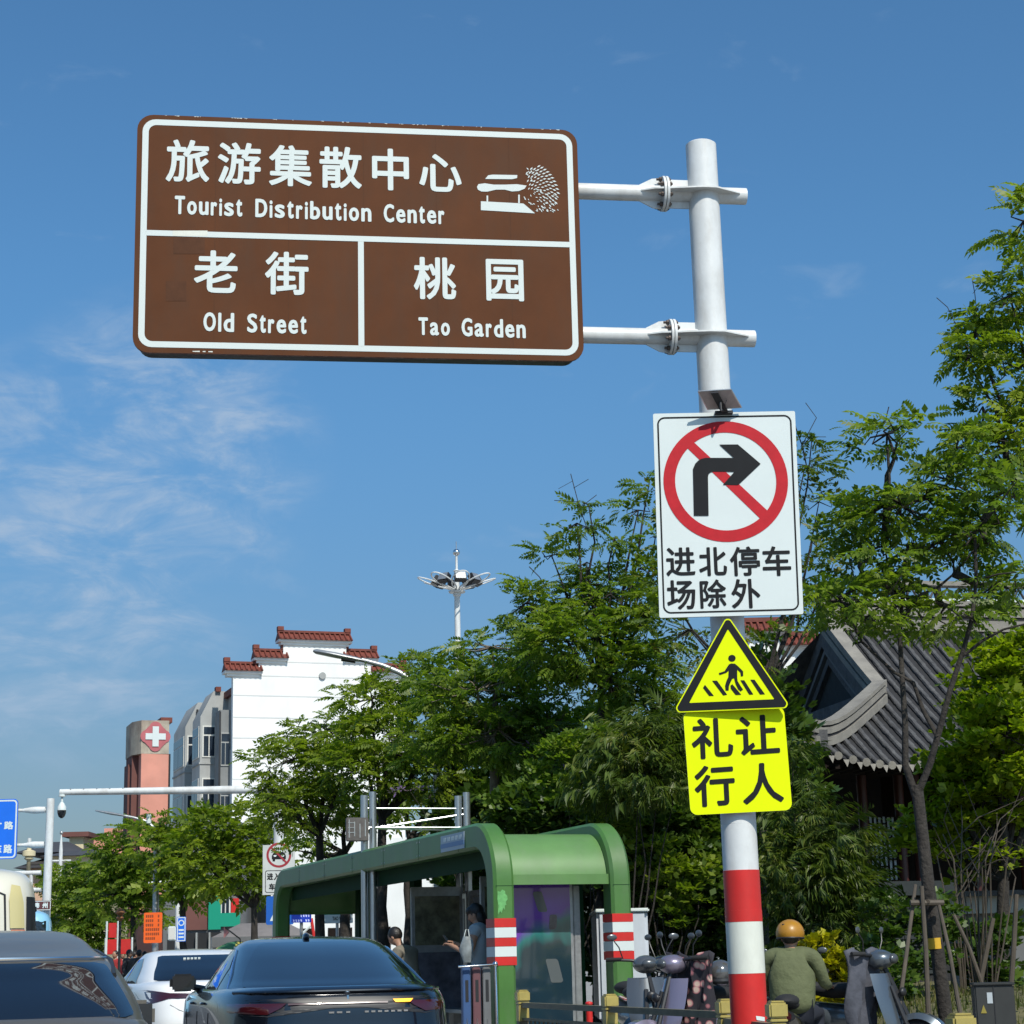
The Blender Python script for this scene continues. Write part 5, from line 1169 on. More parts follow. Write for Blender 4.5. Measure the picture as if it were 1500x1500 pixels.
for i in range(10):
    t = i / 9; r_ = .02 + .062 * math.sin(math.pi * min(1, .08 + .82 * t)) ** .7
    for k in range(14): a = 2 * math.pi * k / 14; q = 1 + .12 * math.sin(3 * a + i); V.append((r_ * q * math.cos(a), r_ * .6 * q * math.sin(a), .16 - .30 * t))
mb.add(V, [(i * 14 + k, i * 14 + (k + 1) % 14, (i + 1) * 14 + (k + 1) % 14, (i + 1) * 14 + k) for i in range(9) for k in range(14)] + [tuple(range(126, 140))], 0, True); mb.build('sack', mat('thin_plastic', (.22, .25, .26), .35, var=.3, scale=12), bg_); mb = MB(); mb.tube([(-.03, 0, .16), (-.01, 0, .24), (.02, 0, .24), (.03, 0, .16)], .006, 5); mb.build('handle', M['signwhite'], bg_)
MB().bbox((-.037, -.006, -.075), (.037, .006, .075), .005).build('case', M['blackplastic'], ph); MB().box((-.033, -.0075, -.068), (.033, -.0065, .068)).build('screen', M['glassdark'], ph)
# seated man leaning forward inside
my = 26.2; mp_ = gnd(613, my); hz_ = W(585, 1372, my).z - .14
sit2 = dict(pelvis=(0, 0, .52), chest=(0, .16, .86), neck=(0, .26, 1.03), head=(0, .34, 1.13), look=(0, 1, -.6), shL=(-.18, .19, .98), elL=(-.22, .30, .70), wrL=(-.08, .46, .66), shR=(.18, .19, .98), elR=(.22, .30, .70), wrR=(.08, .46, .66), hipL=(-.09, .05, .50), knL=(-.13, .45, .50), anL=(-.12, .42, .08), hipR=(.09, .05, .50), knR=(.13, .45, .50), anR=(.12, .42, .08))
k_ = hz_ / 1.13; sit2 = {a: (v if a == 'look' else (v[0], v[1], v[2] * k_)) for a, v in sit2.items()}
person('grey-haired man in a beige shirt leaning forward on the shelter bench', mp_, R(62), sit2, mat('beige_cotton', (.20, .18, .14), .85, var=.15, bump=.6, bscale=10), navy, hair=True, sleeve=.25)
# small pedestrians far off at the left
far_p = [(168, 60, 'red'), (178, 64, 'dark'), (187, 58, 'dark'), (195, 63, 'tan'), (202, 59, 'dark'), (211, 65, 'blue')]
fm = {'red': mat('red_jacket', (.35, .03, .03), .8), 'dark': mat('dark_jacket', (.03, .03, .035), .8), 'tan': mat('tan_jacket', (.30, .16, .09), .8), 'blue': mat('blue_jacket', (.05, .09, .2), .8)}
lab = ['pedestrian in a red jacket, leftmost in the group by the grey car', 'pedestrian in dark clothes beside the one in red', 'nearest pedestrian in dark clothes in the small far group', 'pedestrian in a tan jacket in the small far group', 'pedestrian in a dark jacket next to the white sedan roof', 'pedestrian in a blue jacket just left of the orange sign']
wk = dict(pelvis=(0, 0, .92), chest=(0, .01, 1.26), neck=(0, .02, 1.44), head=(0, .03, 1.56), look=(0, 1, 0), shL=(-.17, 0, 1.38), elL=(-.22, -.04, 1.10), wrL=(-.20, .08, .90), shR=(.17, 0, 1.38), elR=(.22, -.04, 1.10), wrR=(.20, .12, .92), hipL=(-.09, 0, .88), knL=(-.09, .12, .48), anL=(-.09, .08, .08), hipR=(.09, 0, .88), knR=(.09, -.02, .48), anR=(.09, -.2, .10))
for i, (px, Y, c_) in enumerate(far_p): person(lab[i], gnd(px, Y), R(150 + 50 * i), wk, fm[c_], fm['dark'], hair=True, detail=False, group='pedestrians in the distance')

# ================================================================== poles, lamps and small signs on the left
def P3(px, py, Y): return W(px, py, Y)
# blue direction sign on its own pole
Y = 61.0; b = gnd(62, Y); zt = P3(62, 1170, Y).z; o = thing('sign_pole', 'white pole of the blue direction sign at the left edge', 'pole', b)
MB().tube([(0, 0, 0), (.06, 0, zt - b.z)], [.14, .12], 20).build('shaft', M['pole'], o)
for py in (1186, 1237):
    z = P3(62, py, Y).z - b.z; x0 = GX(27, Y, z).x - b.x; x1 = GX(73, Y, z).x - b.x; xm = GX(47, Y, z).x - b.x
    MB().tube([(x0 - .6, .12, z), (x1, .12, z)], .055, 10).build('arm', M['pole'], o); mb = MB(); mb.tube([(xm - .32, .12, z), (xm - .05, .12, z), (xm + .05, .12, z), (-.12, .12, z)], [.055, .10, .11, .10], 12); mb.build('arm_joint', M['pole'], o)
Bb = Board(10, 1214, Y - .05, 0.0); bsn = thing('direction_sign', 'blue road sign with white characters cut by the left edge of the view', 'road sign', Bb.o)
x1, z1 = Bb.uv(27, 1170); _, z0 = Bb.uv(25, 1258); x0 = x1 - 3.4
MB().prism(rrect(x0, z0, x1, z1, .14), 0, .06, 0, 1).build('panel', [M['blue'], M['galv']], bsn); mb = MB(); ring_poly(mb, rrect(x0 + .03, z0 + .03, x1 - .03, z1 - .03, .12), rrect(x0 + .075, z0 + .075, x1 - .075, z1 - .075, .09), -.003); mb.build('border', M['letter'], bsn)
mb = MB()
for ch, bb in (('路', (6, 1203, 19.5, 1215)), ('才', (-9.5, 1203, 2.5, 1215)), ('路', (5, 1237, 18, 1250)), ('东', (-10, 1237, 2.5, 1250))): Bb.text(mb, ch, *bb, -.004, .012)
mb.build('lettering', M['letter'], bsn)
# brown 泰州 sign on that pole
Bz = Board(60, 1326, Y - .3, 0); zs_ = thing('name_sign', 'small brown board with two white characters on the white pole', 'road sign', Bz.o); x0, z1 = Bz.uv(45.5, 1319.5); x1, z0 = Bz.uv(74.5, 1333.5)
MB().prism(rrect(x0, z0, x1, z1, .04), 0, .04).build('panel', mat('board_maroon', (.10, .03, .03), .5), zs_); mb = MB(); ring_poly(mb, rrect(x0 + .01, z0 + .01, x1 - .01, z1 - .01, .03), rrect(x0 + .03, z0 + .03, x1 - .03, z1 - .03, .02), -.003); mb.build('border', M['letter'], zs_)
mb = MB(); Bz.text(mb, '泰', 51, 1322, 58, 1330.5, -.004, .008); Bz.text(mb, '州', 62, 1322, 70, 1330.5, -.004, .008); mb.build('lettering', M['letter'], zs_)
# white gantry frame behind it
Y = 75; b = gnd(10, Y); o = thing('gantry_frame', 'white lattice gantry beam behind the blue sign', 'gantry', b)
for py in (1279, 1304): z = P3(35, py, Y).z - b.z; MB().tube([(-1.5, 0, z), (GX(60, Y, z).x - b.x, 0, z)], .09, 10).build('beam', M['pole'], o)
for px in (46,): x = GX(px, Y, 5).x - b.x; MB().tube([(x, 0, P3(35, 1304, Y).z - b.z), (x, 0, P3(35, 1279, Y).z - b.z)], .07, 8).build('upright', M['pole'], o)
MB().tube([(-1.5, 0, 0), (-1.5, 0, P3(35, 1275, Y).z - b.z)], .12, 12).build('post', M['pole'], o)
# ornamental mast left of the pole
Y = 90; b = gnd(35.5, Y); o = thing('lamp_mast', 'thin mast with a banded lantern between the blue sign and its pole', 'lamp', b); z = lambda py: P3(35, py, Y).z - b.z
MB().tube([(0, 0, 0), (0, 0, z(1262))], .10, 8).build('pole', M['olive'], o); mb = MB(); mb.lathe([(.05, z(1262)), (.22, z(1258)), (.16, z(1255)), (.30, z(1254)), (.30, z(1247)), (.10, z(1245)), (.12, z(1240)), (.06, z(1236))], 14); mb.build('lantern', M['cream'], o); MB().tube([(0, 0, z(1236)), (0, 0, z(1228))], .09, 8).build('finial', M['pole'], o)
# thin camera pole at 82
Y = 95; b = gnd(83, Y); o = thing('weather_mast', 'thin pole with a round ball top in front of the far roofs', 'mast', b); z = lambda py: P3(83, py, Y).z - b.z
MB().tube([(0, 0, 0), (0, 0, z(1245)), (0, 0, z(1223))], [.09, .09, .03], 8).build('pole', M['pole'], o); mb = MB(); mb.ell((0, 0, z(1220)), (.09, .09, .09)); mb.build('ball', M['galv'], o); MB().tube([(-.4, 0, z(1261)), (.5, 0, z(1261))], .05, 6).build('bracket', M['pole'], o)
# surveillance gantry with dome camera
Y = 48; pr_ = gnd(407, Y); o = thing('camera_gantry', 'white mast arm reaching left over the road from the no-cars sign', 'gantry', pr_)
zc_ = P3(407, 1158, Y).z - pr_.z; p0 = P3(88, 1160.5, Y) - pr_; p1 = P3(407, 1156, Y) - pr_
MB().tube([(0, 0, 0), (.0, 0, 2.5), (0, 0, p1.z + .2)], [.15, .14, .11], 16).build('mast', M['pole'], o)
mb = MB(); mb.tube([p0, p0.lerp(p1, .5), p1], [.075, .09, .105], 14); mb.build('arm', M['pole'], o)
for t in (.05, .11, .17, .23, .29): q = p0.lerp(p1, t); mb = MB(); mb.ell(q + Vector((0, -.05, .07)), (.02, .02, .015), 8, 5); mb.build('bolt', M['galv'], o)
dc = thing('dome_camera', 'white dome camera with a black lower half hanging from the mast arm', 'camera', P3(91, 1166, Y)); q = lambda py: P3(91, py, Y).z - P3(91, 1166, Y).z
mb = MB(); mb.lathe([(.001, q(1164)), (.085, q(1164)), (.085, q(1167)), (.03, q(1167)), (.03, q(1175)), (.06, q(1177)), (.105, q(1182)), (.112, q(1187))], 22); mb.build('housing', M['signwhite'], dc); mb = MB(); mb.lathe([(.108, q(1187)), (.105, q(1191)), (.075, q(1196)), (.03, q(1198.5)), (.001, q(1198.8))], 22); mb.build('dome', M['glassdark'], dc)
# no-cars sign, its text plate and the blue crossing sign
Y = 47.7; Bn = Board(408, 1250, Y, .15); o = thing('prohibition_sign', 'white board with a red ring over a black car, left of the shelter', 'road sign', Bn.o, .15)
x0, z1 = Bn.uv(385, 1238); x1, _ = Bn.uv(432, 1240); _, z0 = Bn.uv(385, 1311); zmid = Bn.uv(385, 1274)[1]
MB().prism([(x0, z0), (x1, z0), (x1, z1), (x0, z1)], 0, .04).build('panel', mat('dull_white', (.50, .52, .50), .5, var=.1), o)
cx, cz = Bn.uv(408.5, 1252.5); rr = .30
mb = MB(); ring_poly(mb, [(cx + rr * math.cos(a), cz + rr * math.sin(a)) for a in [k * math.pi / 24 for k in range(48)]], [(cx + rr * .82 * math.cos(a), cz + rr * .82 * math.sin(a)) for a in [k * math.pi / 24 for k in range(48)]], -.003); mb.build('ring', mat('sign_dark_red', (.30, .02, .03), .5), o)
mb = MB()
for P in ([(-.17, -.02), (-.13, .06), (.13, .06), (.17, -.02), (.17, -.10), (-.17, -.10)], [(-.11, .065), (-.08, .13), (.08, .13), (.11, .065)], [(-.15, -.101), (-.09, -.101), (-.09, -.15), (-.15, -.15)], [(.09, -.101), (.15, -.101), (.15, -.15), (.09, -.15)], [(-.20, .06), (-.14, .065), (-.15, .085)], [(.20, .06), (.14, .065), (.15, .085)]): mb.add([(cx + p[0], -.004, cz + p[1]) for p in P], [list(range(len(P)))])
mb.build('car_symbol', M['black'], o)
mb = MB()
for P in ([(-.085, .075), (-.065, .115), (.065, .115), (.085, .075)], [(-.13, .0), (-.05, .0), (-.07, -.04), (-.12, -.04)], [(.13, .0), (.05, .0), (.07, -.04), (.12, -.04)]): mb.add([(cx + p[0], -.0055, cz + p[1]) for p in P], [list(range(len(P)))])
mb.build('car_symbol_windows', M['signwhite'], o)
mb = MB(); mb.add([(cx + a, -.007, cz + b_) for a, b_ in ((-.20, .17), (-.17, .20), (.20, -.17), (.17, -.20))], [(0, 1, 2, 3)]); mb.build('slash', mat('slash_red', (.30, .02, .03), .5), o)
q1, q2 = rrect(x0 + .06, z0 + .05, x1 - .04, zmid - .02, .05), rrect(x0 + .075, z0 + .065, x1 - .055, zmid - .035, .04); mb = MB(); ring_poly(mb, q1, q2, -.003); Bn.text(mb, '进', 391, 1279, 400, 1289, -.004, .006); Bn.text(mb, '入', 401, 1279, 410, 1289, -.004, .006); Bn.text(mb, '停', 411, 1279, 421, 1289, -.004, .006); Bn.text(mb, '车', 394, 1294, 403, 1304, -.004, .006); Bn.text(mb, '辆', 404.5, 1294, 414, 1304, -.004, .006); mb.build('lettering', M['black'], o)
Bc = Board(408, 1333, Y + .02, .15); o = thing('crossing_sign', 'blue crossing sign with a white triangle, under the no-cars sign', 'road sign', Bc.o, .15); x0, z1 = Bc.uv(390, 1313); x1, z0 = Bc.uv(430, 1354)
MB().prism(rrect(x0, z0, x1, z1, .04), 0, .04).build('panel', mat('crossing_blue', (.01, .10, .42), .4), o); mb = MB(); mb.add([(x0 + .09, -.003, z0 + .09), (x1 - .09, -.003, z0 + .09), ((x0 + x1) / 2, -.003, z1 - .08)], [(0, 1, 2)]); mb.build('triangle', M['signwhite'], o)
mb = MB(); xm = (x0 + x1) / 2
for k in range(4): mb.add([(xm - .12 + k * .06, -.005, z0 + .12), (xm - .09 + k * .06, -.005, z0 + .12), (xm - .10 + k * .06, -.005, z0 + .24), (xm - .13 + k * .06, -.005, z0 + .24)], [(0, 1, 2, 3)])
mb.ell((xm, -.006, z0 + .42), (.03, .002, .03), 10, 6); mb.add([(xm - .03, -.006, z0 + .38), (xm + .04, -.006, z0 + .37), (xm + .03, -.006, z0 + .25), (xm - .05, -.006, z0 + .26)], [(0, 1, 2, 3)]); mb.build('walking_figure', M['black'], o)
# orange notice, blue parking style board, white cabinet and thin poles
def board(label, px0, py0, px1, py1, Y, m_, name='notice_board', cat='sign', pole_to=None, r_=.02, marks=None, bmat=None):
    B = Board((px0 + px1) / 2, (py0 + py1) / 2, Y, .1); o = thing(name, label, cat, B.o, .1); x0, z1 = B.uv(px0, py0); x1, z0 = B.uv(px1, py1)
    MB().prism(rrect(x0, z0, x1, z1, r_), 0, .04).build('panel', m_, o)
    if bmat: mb = MB(); ring_poly(mb, rrect(x0 + .01, z0 + .01, x1 - .01, z1 - .01, r_), rrect(x0 + .03, z0 + .03, x1 - .03, z1 - .03, r_ * .7), -.002); mb.build('border', bmat, o)
    if pole_to: zz = .14 - B.o.z; MB().tube([((x0 + x1) / 2, .07, zz), ((x0 + x1) / 2, .07, (z0 + z1) / 2)], .035, 8).build('post', M['galv'], o)
    return o, B, x0, z0, x1, z1
o, B, x0, z0, x1, z1 = board('orange notice board with rows of black writing on the grey lamp post', 211, 1337, 237, 1381, 44, M['orange'], r_=.03, pole_to=False)
mb = MB(); rows = 6; r2 = random.Random(4)
for i in range(rows):
    zt2 = z1 - .05 - (z1 - z0 - .08) * i / rows; xx = x0 + .04; hh_ = (z1 - z0) / rows * .55
    while xx < x1 - .09 and not (i == 5 and xx > x0 + .25):
        w2 = .036; 
        if not (i < 3 and abs((xx - x0) / (x1 - x0) - .58) < .07):
            for q in range(3): mb.add([(xx, -.003, zt2 - hh_ * (q + .1) / 3), (xx + w2, -.003, zt2 - hh_ * (q + .1) / 3), (xx + w2, -.003, zt2 - hh_ * (q + .55) / 3), (xx, -.003, zt2 - hh_ * (q + .55) / 3)], [(0, 1, 2, 3)])
            mb.add([(xx + .013, -.0035, zt2), (xx + .023, -.0035, zt2), (xx + .023, -.0035, zt2 - hh_), (xx + .013, -.0035, zt2 - hh_)], [(0, 1, 2, 3)])
        xx += .044
mb.build('lettering', mat('notice_ink', (.12, .03, .01), .6), o)
o, B, x0, z0, x1, z1 = board('blue board with a white ring mark beside the thin white pole', 259, 1343, 272, 1379, 46, M['blue'], bmat=M['signwhite']); xm = (x0 + x1) / 2
mb = MB(); ring_poly(mb, [(xm + .07 * math.cos(a), z1 - .14 + .07 * math.sin(a)) for a in [k * math.pi / 12 for k in range(24)]], [(xm + .045 * math.cos(a), z1 - .14 + .045 * math.sin(a)) for a in [k * math.pi / 12 for k in range(24)]], -.003)
for k in range(3): mb.box((xm - .06, -.004, z0 + .08 + k * .08), (xm + .06, -.002, z0 + .12 + k * .08))
mb.build('marks', M['signwhite'], o)
b = gnd(250, 46); zc_ = P3(250, 1357, 46).z - b.z; z0_ = P3(250, 1378, 46).z - b.z; o = thing('control_cabinet', 'small white cabinet hung on the thin white pole', 'cabinet', (b.x, b.y, b.z)); MB().bbox((-.08, -.1, z0_), (.10, .08, zc_), .02).build('case', M['signwhite'], o); MB().bbox((-.06, -.106, z0_ + .03), (.08, -.101, zc_ - .03), .002).build('door', M['winframe'], o)
Y = 60; b = gnd(259, Y); o = thing('camera_pole', 'thin white pole with a short white arm in front of the street trees', 'pole', b); z = lambda py: P3(257, py, Y).z - b.z
MB().tube([(0, 0, 0), (-.03, 0, z(1288))], [.085, .065], 12).build('shaft', M['pole'], o); xa_ = P3(218, 1293, Y).x - b.x; xb_ = P3(298, 1288, Y).x - b.x; MB().tube([(xa_, 0, z(1293)), (xb_, 0, z(1288))], .045, 8).build('arm', M['pole'], o)
# small grey street lamp with a straight arm
Y = 56; b = gnd(226, Y); o = thing('street_lamp', 'grey street lamp behind the orange notice with its arm over the road', 'street lamp', b); z = lambda py: P3(226, py, Y).z - b.z
xt = P3(196, 1197, Y).x - b.x; MB().tube([(0, 0, 0), (-.02, 0, z(1260)), (-.04, 0, z(1215))], [.10, .085, .07], 12).build('pole', M['galv'], o)
MB().tube([(-.04, 0, z(1216)), (-.30, 0, z(1203)), (xt, 0, z(1197)), (P3(182, 1194, Y).x - b.x, 0, z(1194))], [.05, .045, .04, .04], 10).build('arm', M['galv'], o); mb = MB(); q0 = P3(183, 1195, Y) - b; q1_ = P3(140, 1187.5, Y) - b; mb.tube([q0, q0.lerp(q1_, .5), q1_], [.07, .10, .05], 10, flat=.45); mb.build('lamp_head', M['galv'], o)
MB().tube([(-.25, -.03, z(1206)), (-.25, -.03, z(1192))], .07, 10).build('controller', M['signwhite'], o)
# big curved street lamp over the white gable
Y = 38; bpx = 640; b = gnd(bpx, Y); o = thing('street_lamp', 'tall street lamp whose curved arm crosses the white gable', 'street lamp', b)
pts = [P3(x, y, Y) - b for x, y in ((640, 1060), (626, 1020), (606, 998), (585, 985), (560, 974.5), (530, 966.5))]
MB().tube([Vector((0, 0, 0)), pts[0].lerp(Vector((pts[0].x, 0, 0)), .5)] + pts, [.11, .10, .085, .075, .062, .055, .05, .045], 12).build('pole', M['galv'], o)
mb = MB(); h0 = P3(534, 968, Y) - b; h1 = P3(459, 953.5, Y) - b; mb.tube([h0, h0.lerp(h1, .15), h0.lerp(h1, .55), h0.lerp(h1, .94), h1], [.05, .09, .115, .10, .05], 14, flat=.5); mb.build('lamp_head', M['galv'], o)
mb = MB(); mb.tube([h0.lerp(h1, .18) - Vector((0, 0, .05)), h0.lerp(h1, .45) - Vector((0, 0, .06))], .07, 10, flat=.5); mb.build('driver_box', M['blackplastic'], o)
# high mast with the crown of floodlights
Y = 85; b = gnd(679, Y, .1); o = thing('high_mast_light', 'tall white mast with a flower-like crown of floodlights and a ball finial', 'light mast', b); z = lambda py: P3(679, py, Y).z - b.z
MB().tube([(0, 0, 0), (0, 0, z(872))], [.17, .125], 18).build('pole', M['pole'], o); mb = MB(); mb.lathe([(.125, z(874)), (.18, z(872)), (.18, z(869)), (.36, z(868)), (.38, z(866)), (.13, z(864)), (.11, z(850)), (.08, z(838)), (.16, z(836)), (.055, z(834)), (.05, z(812))], 18); mb.build('crown_hub', M['pole'], o)
mb = MB(); mb.ell((0, 0, z(809)), (.16, .16, .16), 18, 12); mb.build('ball', M['chrome'], o); MB().tube([(0, 0, z(805)), (0, 0, z(793))], .02, 6).build('spike', M['galv'], o)
zb_ = z(866); n_ = 8
for k in range(n_):
    a = 2 * math.pi * (k + .25) / n_; d_ = Vector((math.cos(a), math.sin(a), 0)); s_ = Vector((-math.sin(a), math.cos(a), 0)); out = []
    for i in range(25):
        t = 2 * math.pi * i / 24; r1 = .95 - .80 * math.cos(t); w = .42 * math.sin(t) * (0.75 + .25 * (r1 / 1.75)); hgt = zb_ + .05 + .55 * (r1 / 1.75) ** 1.1
        out.append(d_ * r1 + s_ * w + Vector((0, 0, hgt)))
    mb = MB(); mb.tube(out, .032, 6, cap=False); pet = mb.build('petal_ring', M['pole'], o)
    c_ = d_ * .95 + Vector((0, 0, zb_ + .46)); mt = Matrix((s_, d_, Vector((0, 0, 1)))).transposed().to_4x4(); mt = Matrix.Translation(c_) @ mt @ Matrix.Rotation(R(30), 4, 'X')
    m2 = MB(); m2.bbox((-.26, -.14, -.20), (.26, .14, .22), .03); m2.v = [mt @ v for v in m2.v]; m2.build('floodlight', M['blackplastic'], pet)
    m2 = MB(); m2.box((-.22, .143, -.17), (.22, .15, .19), mtx=mt); m2.build('lamp_glass', M['galv'], pet)
# street name plate 桃园路 and the blue screen seen through the shelter
Y = 44; o, B, x0, z0, x1, z1 = board('green and white street name plate seen through the shelter', 471, 1326, 517, 1352, Y, M['signwhite'], 'street_name_sign', 'road sign', pole_to=True, r_=.02)
MB().prism([(x0 + .01, z0 + (z1 - z0) * .47), (x1 - .01, z0 + (z1 - z0) * .47), (x1 - .01, z1 - .01), (x0 + .01, z1 - .01)], -.003, -.001).build('green_field', M['signgreen'], o)
mb = MB()
for ch, bb in (('桃', (487, 1329.5, 494, 1337)), ('园', (496.5, 1329.5, 503, 1337)), ('路', (506, 1329.5, 513.5, 1337))): B.text(mb, ch, *bb, -.005, .004)
mb.build('lettering', M['letter'], o); mb = MB(); B.text(mb, 'TAO YUAN LU', 487, 1342.5, 514, 1348, -.003, .002); mb.build('lettering', M['black'], o); mb = MB(); cc_ = B.uv(478.5, 1333.5); mb.ell((cc_[0], -.005, cc_[1]), (.04, .002, .045), 12, 6); mb.build('emblem', M['redband'], o)
o, B, x0, z0, x1, z1 = board('blue information screen with pale characters seen through the shelter', 427, 1322, 456, 1351, 42, mat('screen_blue', (.01, .03, .30), .3, emit=(.02, .06, .55), es=.35), 'information_screen', 'sign', pole_to=True, r_=.01)
mb = MB(); r2 = random.Random(2)
for i in range(4):
    for k in range(7):
        if r2.random() < .72: xx = x0 + .03 + k * (x1 - x0 - .05) / 7; zz = z1 - .06 - i * (z1 - z0) / 4.3; mb.add([(xx, -.003, zz), (xx + .035, -.003, zz - .01), (xx + .03, -.003, zz - .055), (xx + .006, -.003, zz - .045)], [(0, 1, 2, 3)])
mb.build('lettering', mat('screen_text', (.5, .55, .8), .4, emit=(.4, .45, .9), es=.4), o)
# parasol and pennant beyond the white sedan, market tent, red banner posts
Y = 40; b = gnd(347, Y); zt = P3(347, 1378, Y).z - b.z; o = thing('parasol', 'yellow and green parasol top above the white sedan roof', 'parasol', b)
MB().tube([(0, 0, 0), (0, 0, zt)], .02, 6).build('pole', M['galv'], o); n_ = 12; mb = MB(); V = [(0, 0, zt)]
for r_, z_ in ((.22, -.04), (.42, -.13), (.55, -.26)):
    for k in range(n_): a = 2 * math.pi * k / n_; V.append((r_ * math.cos(a), r_ * math.sin(a), zt + z_))
Fc = [(0, 1 + k, 1 + (k + 1) % n_) for k in range(n_)] + [(1 + (j) * n_ + k, 1 + j * n_ + (k + 1) % n_, 1 + (j + 1) * n_ + (k + 1) % n_, 1 + (j + 1) * n_ + k) for j in range(2) for k in range(n_)]
b0 = len(mb.v); mb.add(V, Fc, 0, True)
for i in range(len(mb.f)): k = (i % n_); mb.m[i] = 0 if k in (9, 10, 3, 4, 0, 6) else (1 if k in (7, 8, 1, 2) else 2)
mb.build('canopy', [mat('parasol_yellow', (.60, .50, .10), .7), mat('parasol_green', (.06, .20, .08), .7), mat('parasol_blue', (.03, .05, .16), .7)], o)
b = gnd(338, 39); o = thing('pennant', 'small pink pennant on a leaning stick above the parasol', 'flag', b); z = lambda py: P3(330, py, 39).z - b.z; xx = lambda px: GX(px, 39, 2).x - b.x
MB().tube([(xx(352), 0, z(1376)), (xx(329), 0, z(1358))], .015, 6).build('stick', M['cane'], o); mb = MB(); mb.add([(xx(328), 0, z(1357)), (xx(336), .03, z(1366)), (xx(331), -.02, z(1372)), (xx(327.5), .02, z(1374))], [(0, 1, 2, 3)]); mb.build('cloth', mat('pink_cloth', (.55, .22, .20), .8), o)
MB().tube([(xx(352), 0, 0), (xx(352), 0, z(1376))], .012, 6).build('stick', M['cane'], o)
b = gnd(385, 60); zt = P3(385, 1352, 60).z - b.z; ze = P3(385, 1372, 60).z - b.z; o = thing('market_tent', 'grey market tent beyond the roof of the black sedan', 'tent', b); w2 = 1.4
mb = MB(); mb.add([(-w2, -1, ze), (w2, -1, ze), (w2, 1.2, ze), (-w2, 1.2, ze), (-w2 * .5, 0, zt), (w2 * .5, 0, zt)], [(0, 1, 5, 4), (1, 2, 5), (2, 3, 4, 5), (3, 0, 4)]); mb.build('canopy', mat('tent_grey', (.20, .18, .17), .8, var=.15), o); mb = MB(); mb.box((-w2, -1.01, ze - .3), (w2, -.99, ze)); mb.build('valance', M['greydark'], o)
for x, y in ((-w2, -.97), (w2, -.97), (w2, 1.2), (-w2, 1.2)): MB().tube([(x, y, 0), (x, y, ze)], .03, 6).build('leg', M['galv'], o)
for i, (px, yt, yb, m_, lab) in enumerate(((162, 1352, 1374, 'redband', 'bright red banner between two white posts, far left under the trees'), (172, 1376, 1398, 'redband', 'lower red stall cover beside the banner'))):
    b = gnd(px, 60); z0, z1 = P3(px, yb, 60).z - b.z, P3(px, yt, 60).z - b.z; o = thing('banner' if i == 0 else 'stall_cover', lab, 'banner' if i == 0 else 'stall', b); w2 = .12 if i == 0 else .35; MB().bbox((-w2, 0, z0), (w2, .05, z1), .01).build('cloth', M[m_], o)
    for s_ in (-1, 1): MB().tube([(s_ * (w2 + .05), 0, 0), (s_ * (w2 + .05), 0, z1 + .05)], .03, 6).build('post', M['signwhite'], o)
b = gnd(173, 57); z = lambda py: P3(173, py, 57).z - b.z; o = thing('decorative_lamp', 'dark lamp post with a bronze ornament on top, left of the orange notice', 'lamp', b); MB().tube([(0, 0, 0), (0, 0, z(1350))], .04, 8).build('pole', M['blackplastic'], o); mb = MB(); mb.lathe([(.001, z(1330)), (.10, z(1333)), (.16, z(1337)), (.07, z(1341)), (.12, z(1345)), (.03, z(1350))], 12); mb.build('lantern', mat('bronze', (.22, .10, .04), .5, .4), o)
# red and white barrier seen through the shelter
Y = 50; b = gnd(462, Y); o = thing('barrier', 'red and white striped barrier frame seen through the shelter', 'barrier', b); z = lambda py: P3(462, py, Y).z - b.z; xx = lambda px: GX(px, Y, 2).x - b.x
MB().tube([(xx(456), 0, z(1345)), (xx(462), 0, z(1385)), (xx(464), 0, 0)], .04, 8).build('upright', M['redband'], o); MB().tube([(xx(472), 0, z(1350)), (xx(473), 0, 0)], .05, 8).build('upright', M['redband'], o); MB().tube([(xx(442), 0, z(1368)), (xx(455), 0, z(1356))], .03, 6).build('boom', M['signwhite'], o)

# ================================================================== props and boxes round the forked tree on the right
d = 19.0
def prop(label, pa, pb_, Y0, Y1, r_=.024):
    a = W(*pa, Y0); b = W(*pb_, Y1); b.z = max(b.z, bankz(b.x, b.y) - .05) if b.z < 1 else b.z; o = thing('tree_prop', label, 'wooden prop', b, group='wooden props around the forked tree'); MB().tube([Vector((0, 0, -.05)), (a - b).lerp(Vector((0, 0, 0)), .5) + Vector((.01, 0, .01)), a - b], [r_, r_ * .9, r_ * .8], 8).build('pole', M['cane'], o)
prop('leftmost leaning wooden prop of the forked tree', (1341, 1296), (1312, 1500), d - .1, d - .5, .022); prop('upright wooden prop against the forked trunk', (1350, 1298), (1360, 1495), d - .25, d - .3, .026); prop('dark wooden prop leaning right from the forked trunk', (1374, 1320), (1407, 1484), d - .2, d - .4, .022)
prop('wooden prop standing apart between trunk and cabinet, leaning right', (1397, 1340), (1440, 1440), 21, 21); prop('wooden prop leaning left, behind the cabinet', (1455, 1345), (1436, 1430), 22, 22, .03); prop('upright wooden prop nearest the right edge', (1489, 1310), (1480, 1445), 21, 21, .03)
o = thing('prop_collar', 'wooden crossbar tied round the forked trunk', 'wooden bar', W(1355, 1322, d - .22)); MB().tube([(-.14, 0, 0), (.18, .02, -.005)], .028, 8).build('bar', M['cane'], o); MB().tube([(.22, .3, .0), (.02, -.02, .01)], .02, 8).build('tie', M['cane'], o)
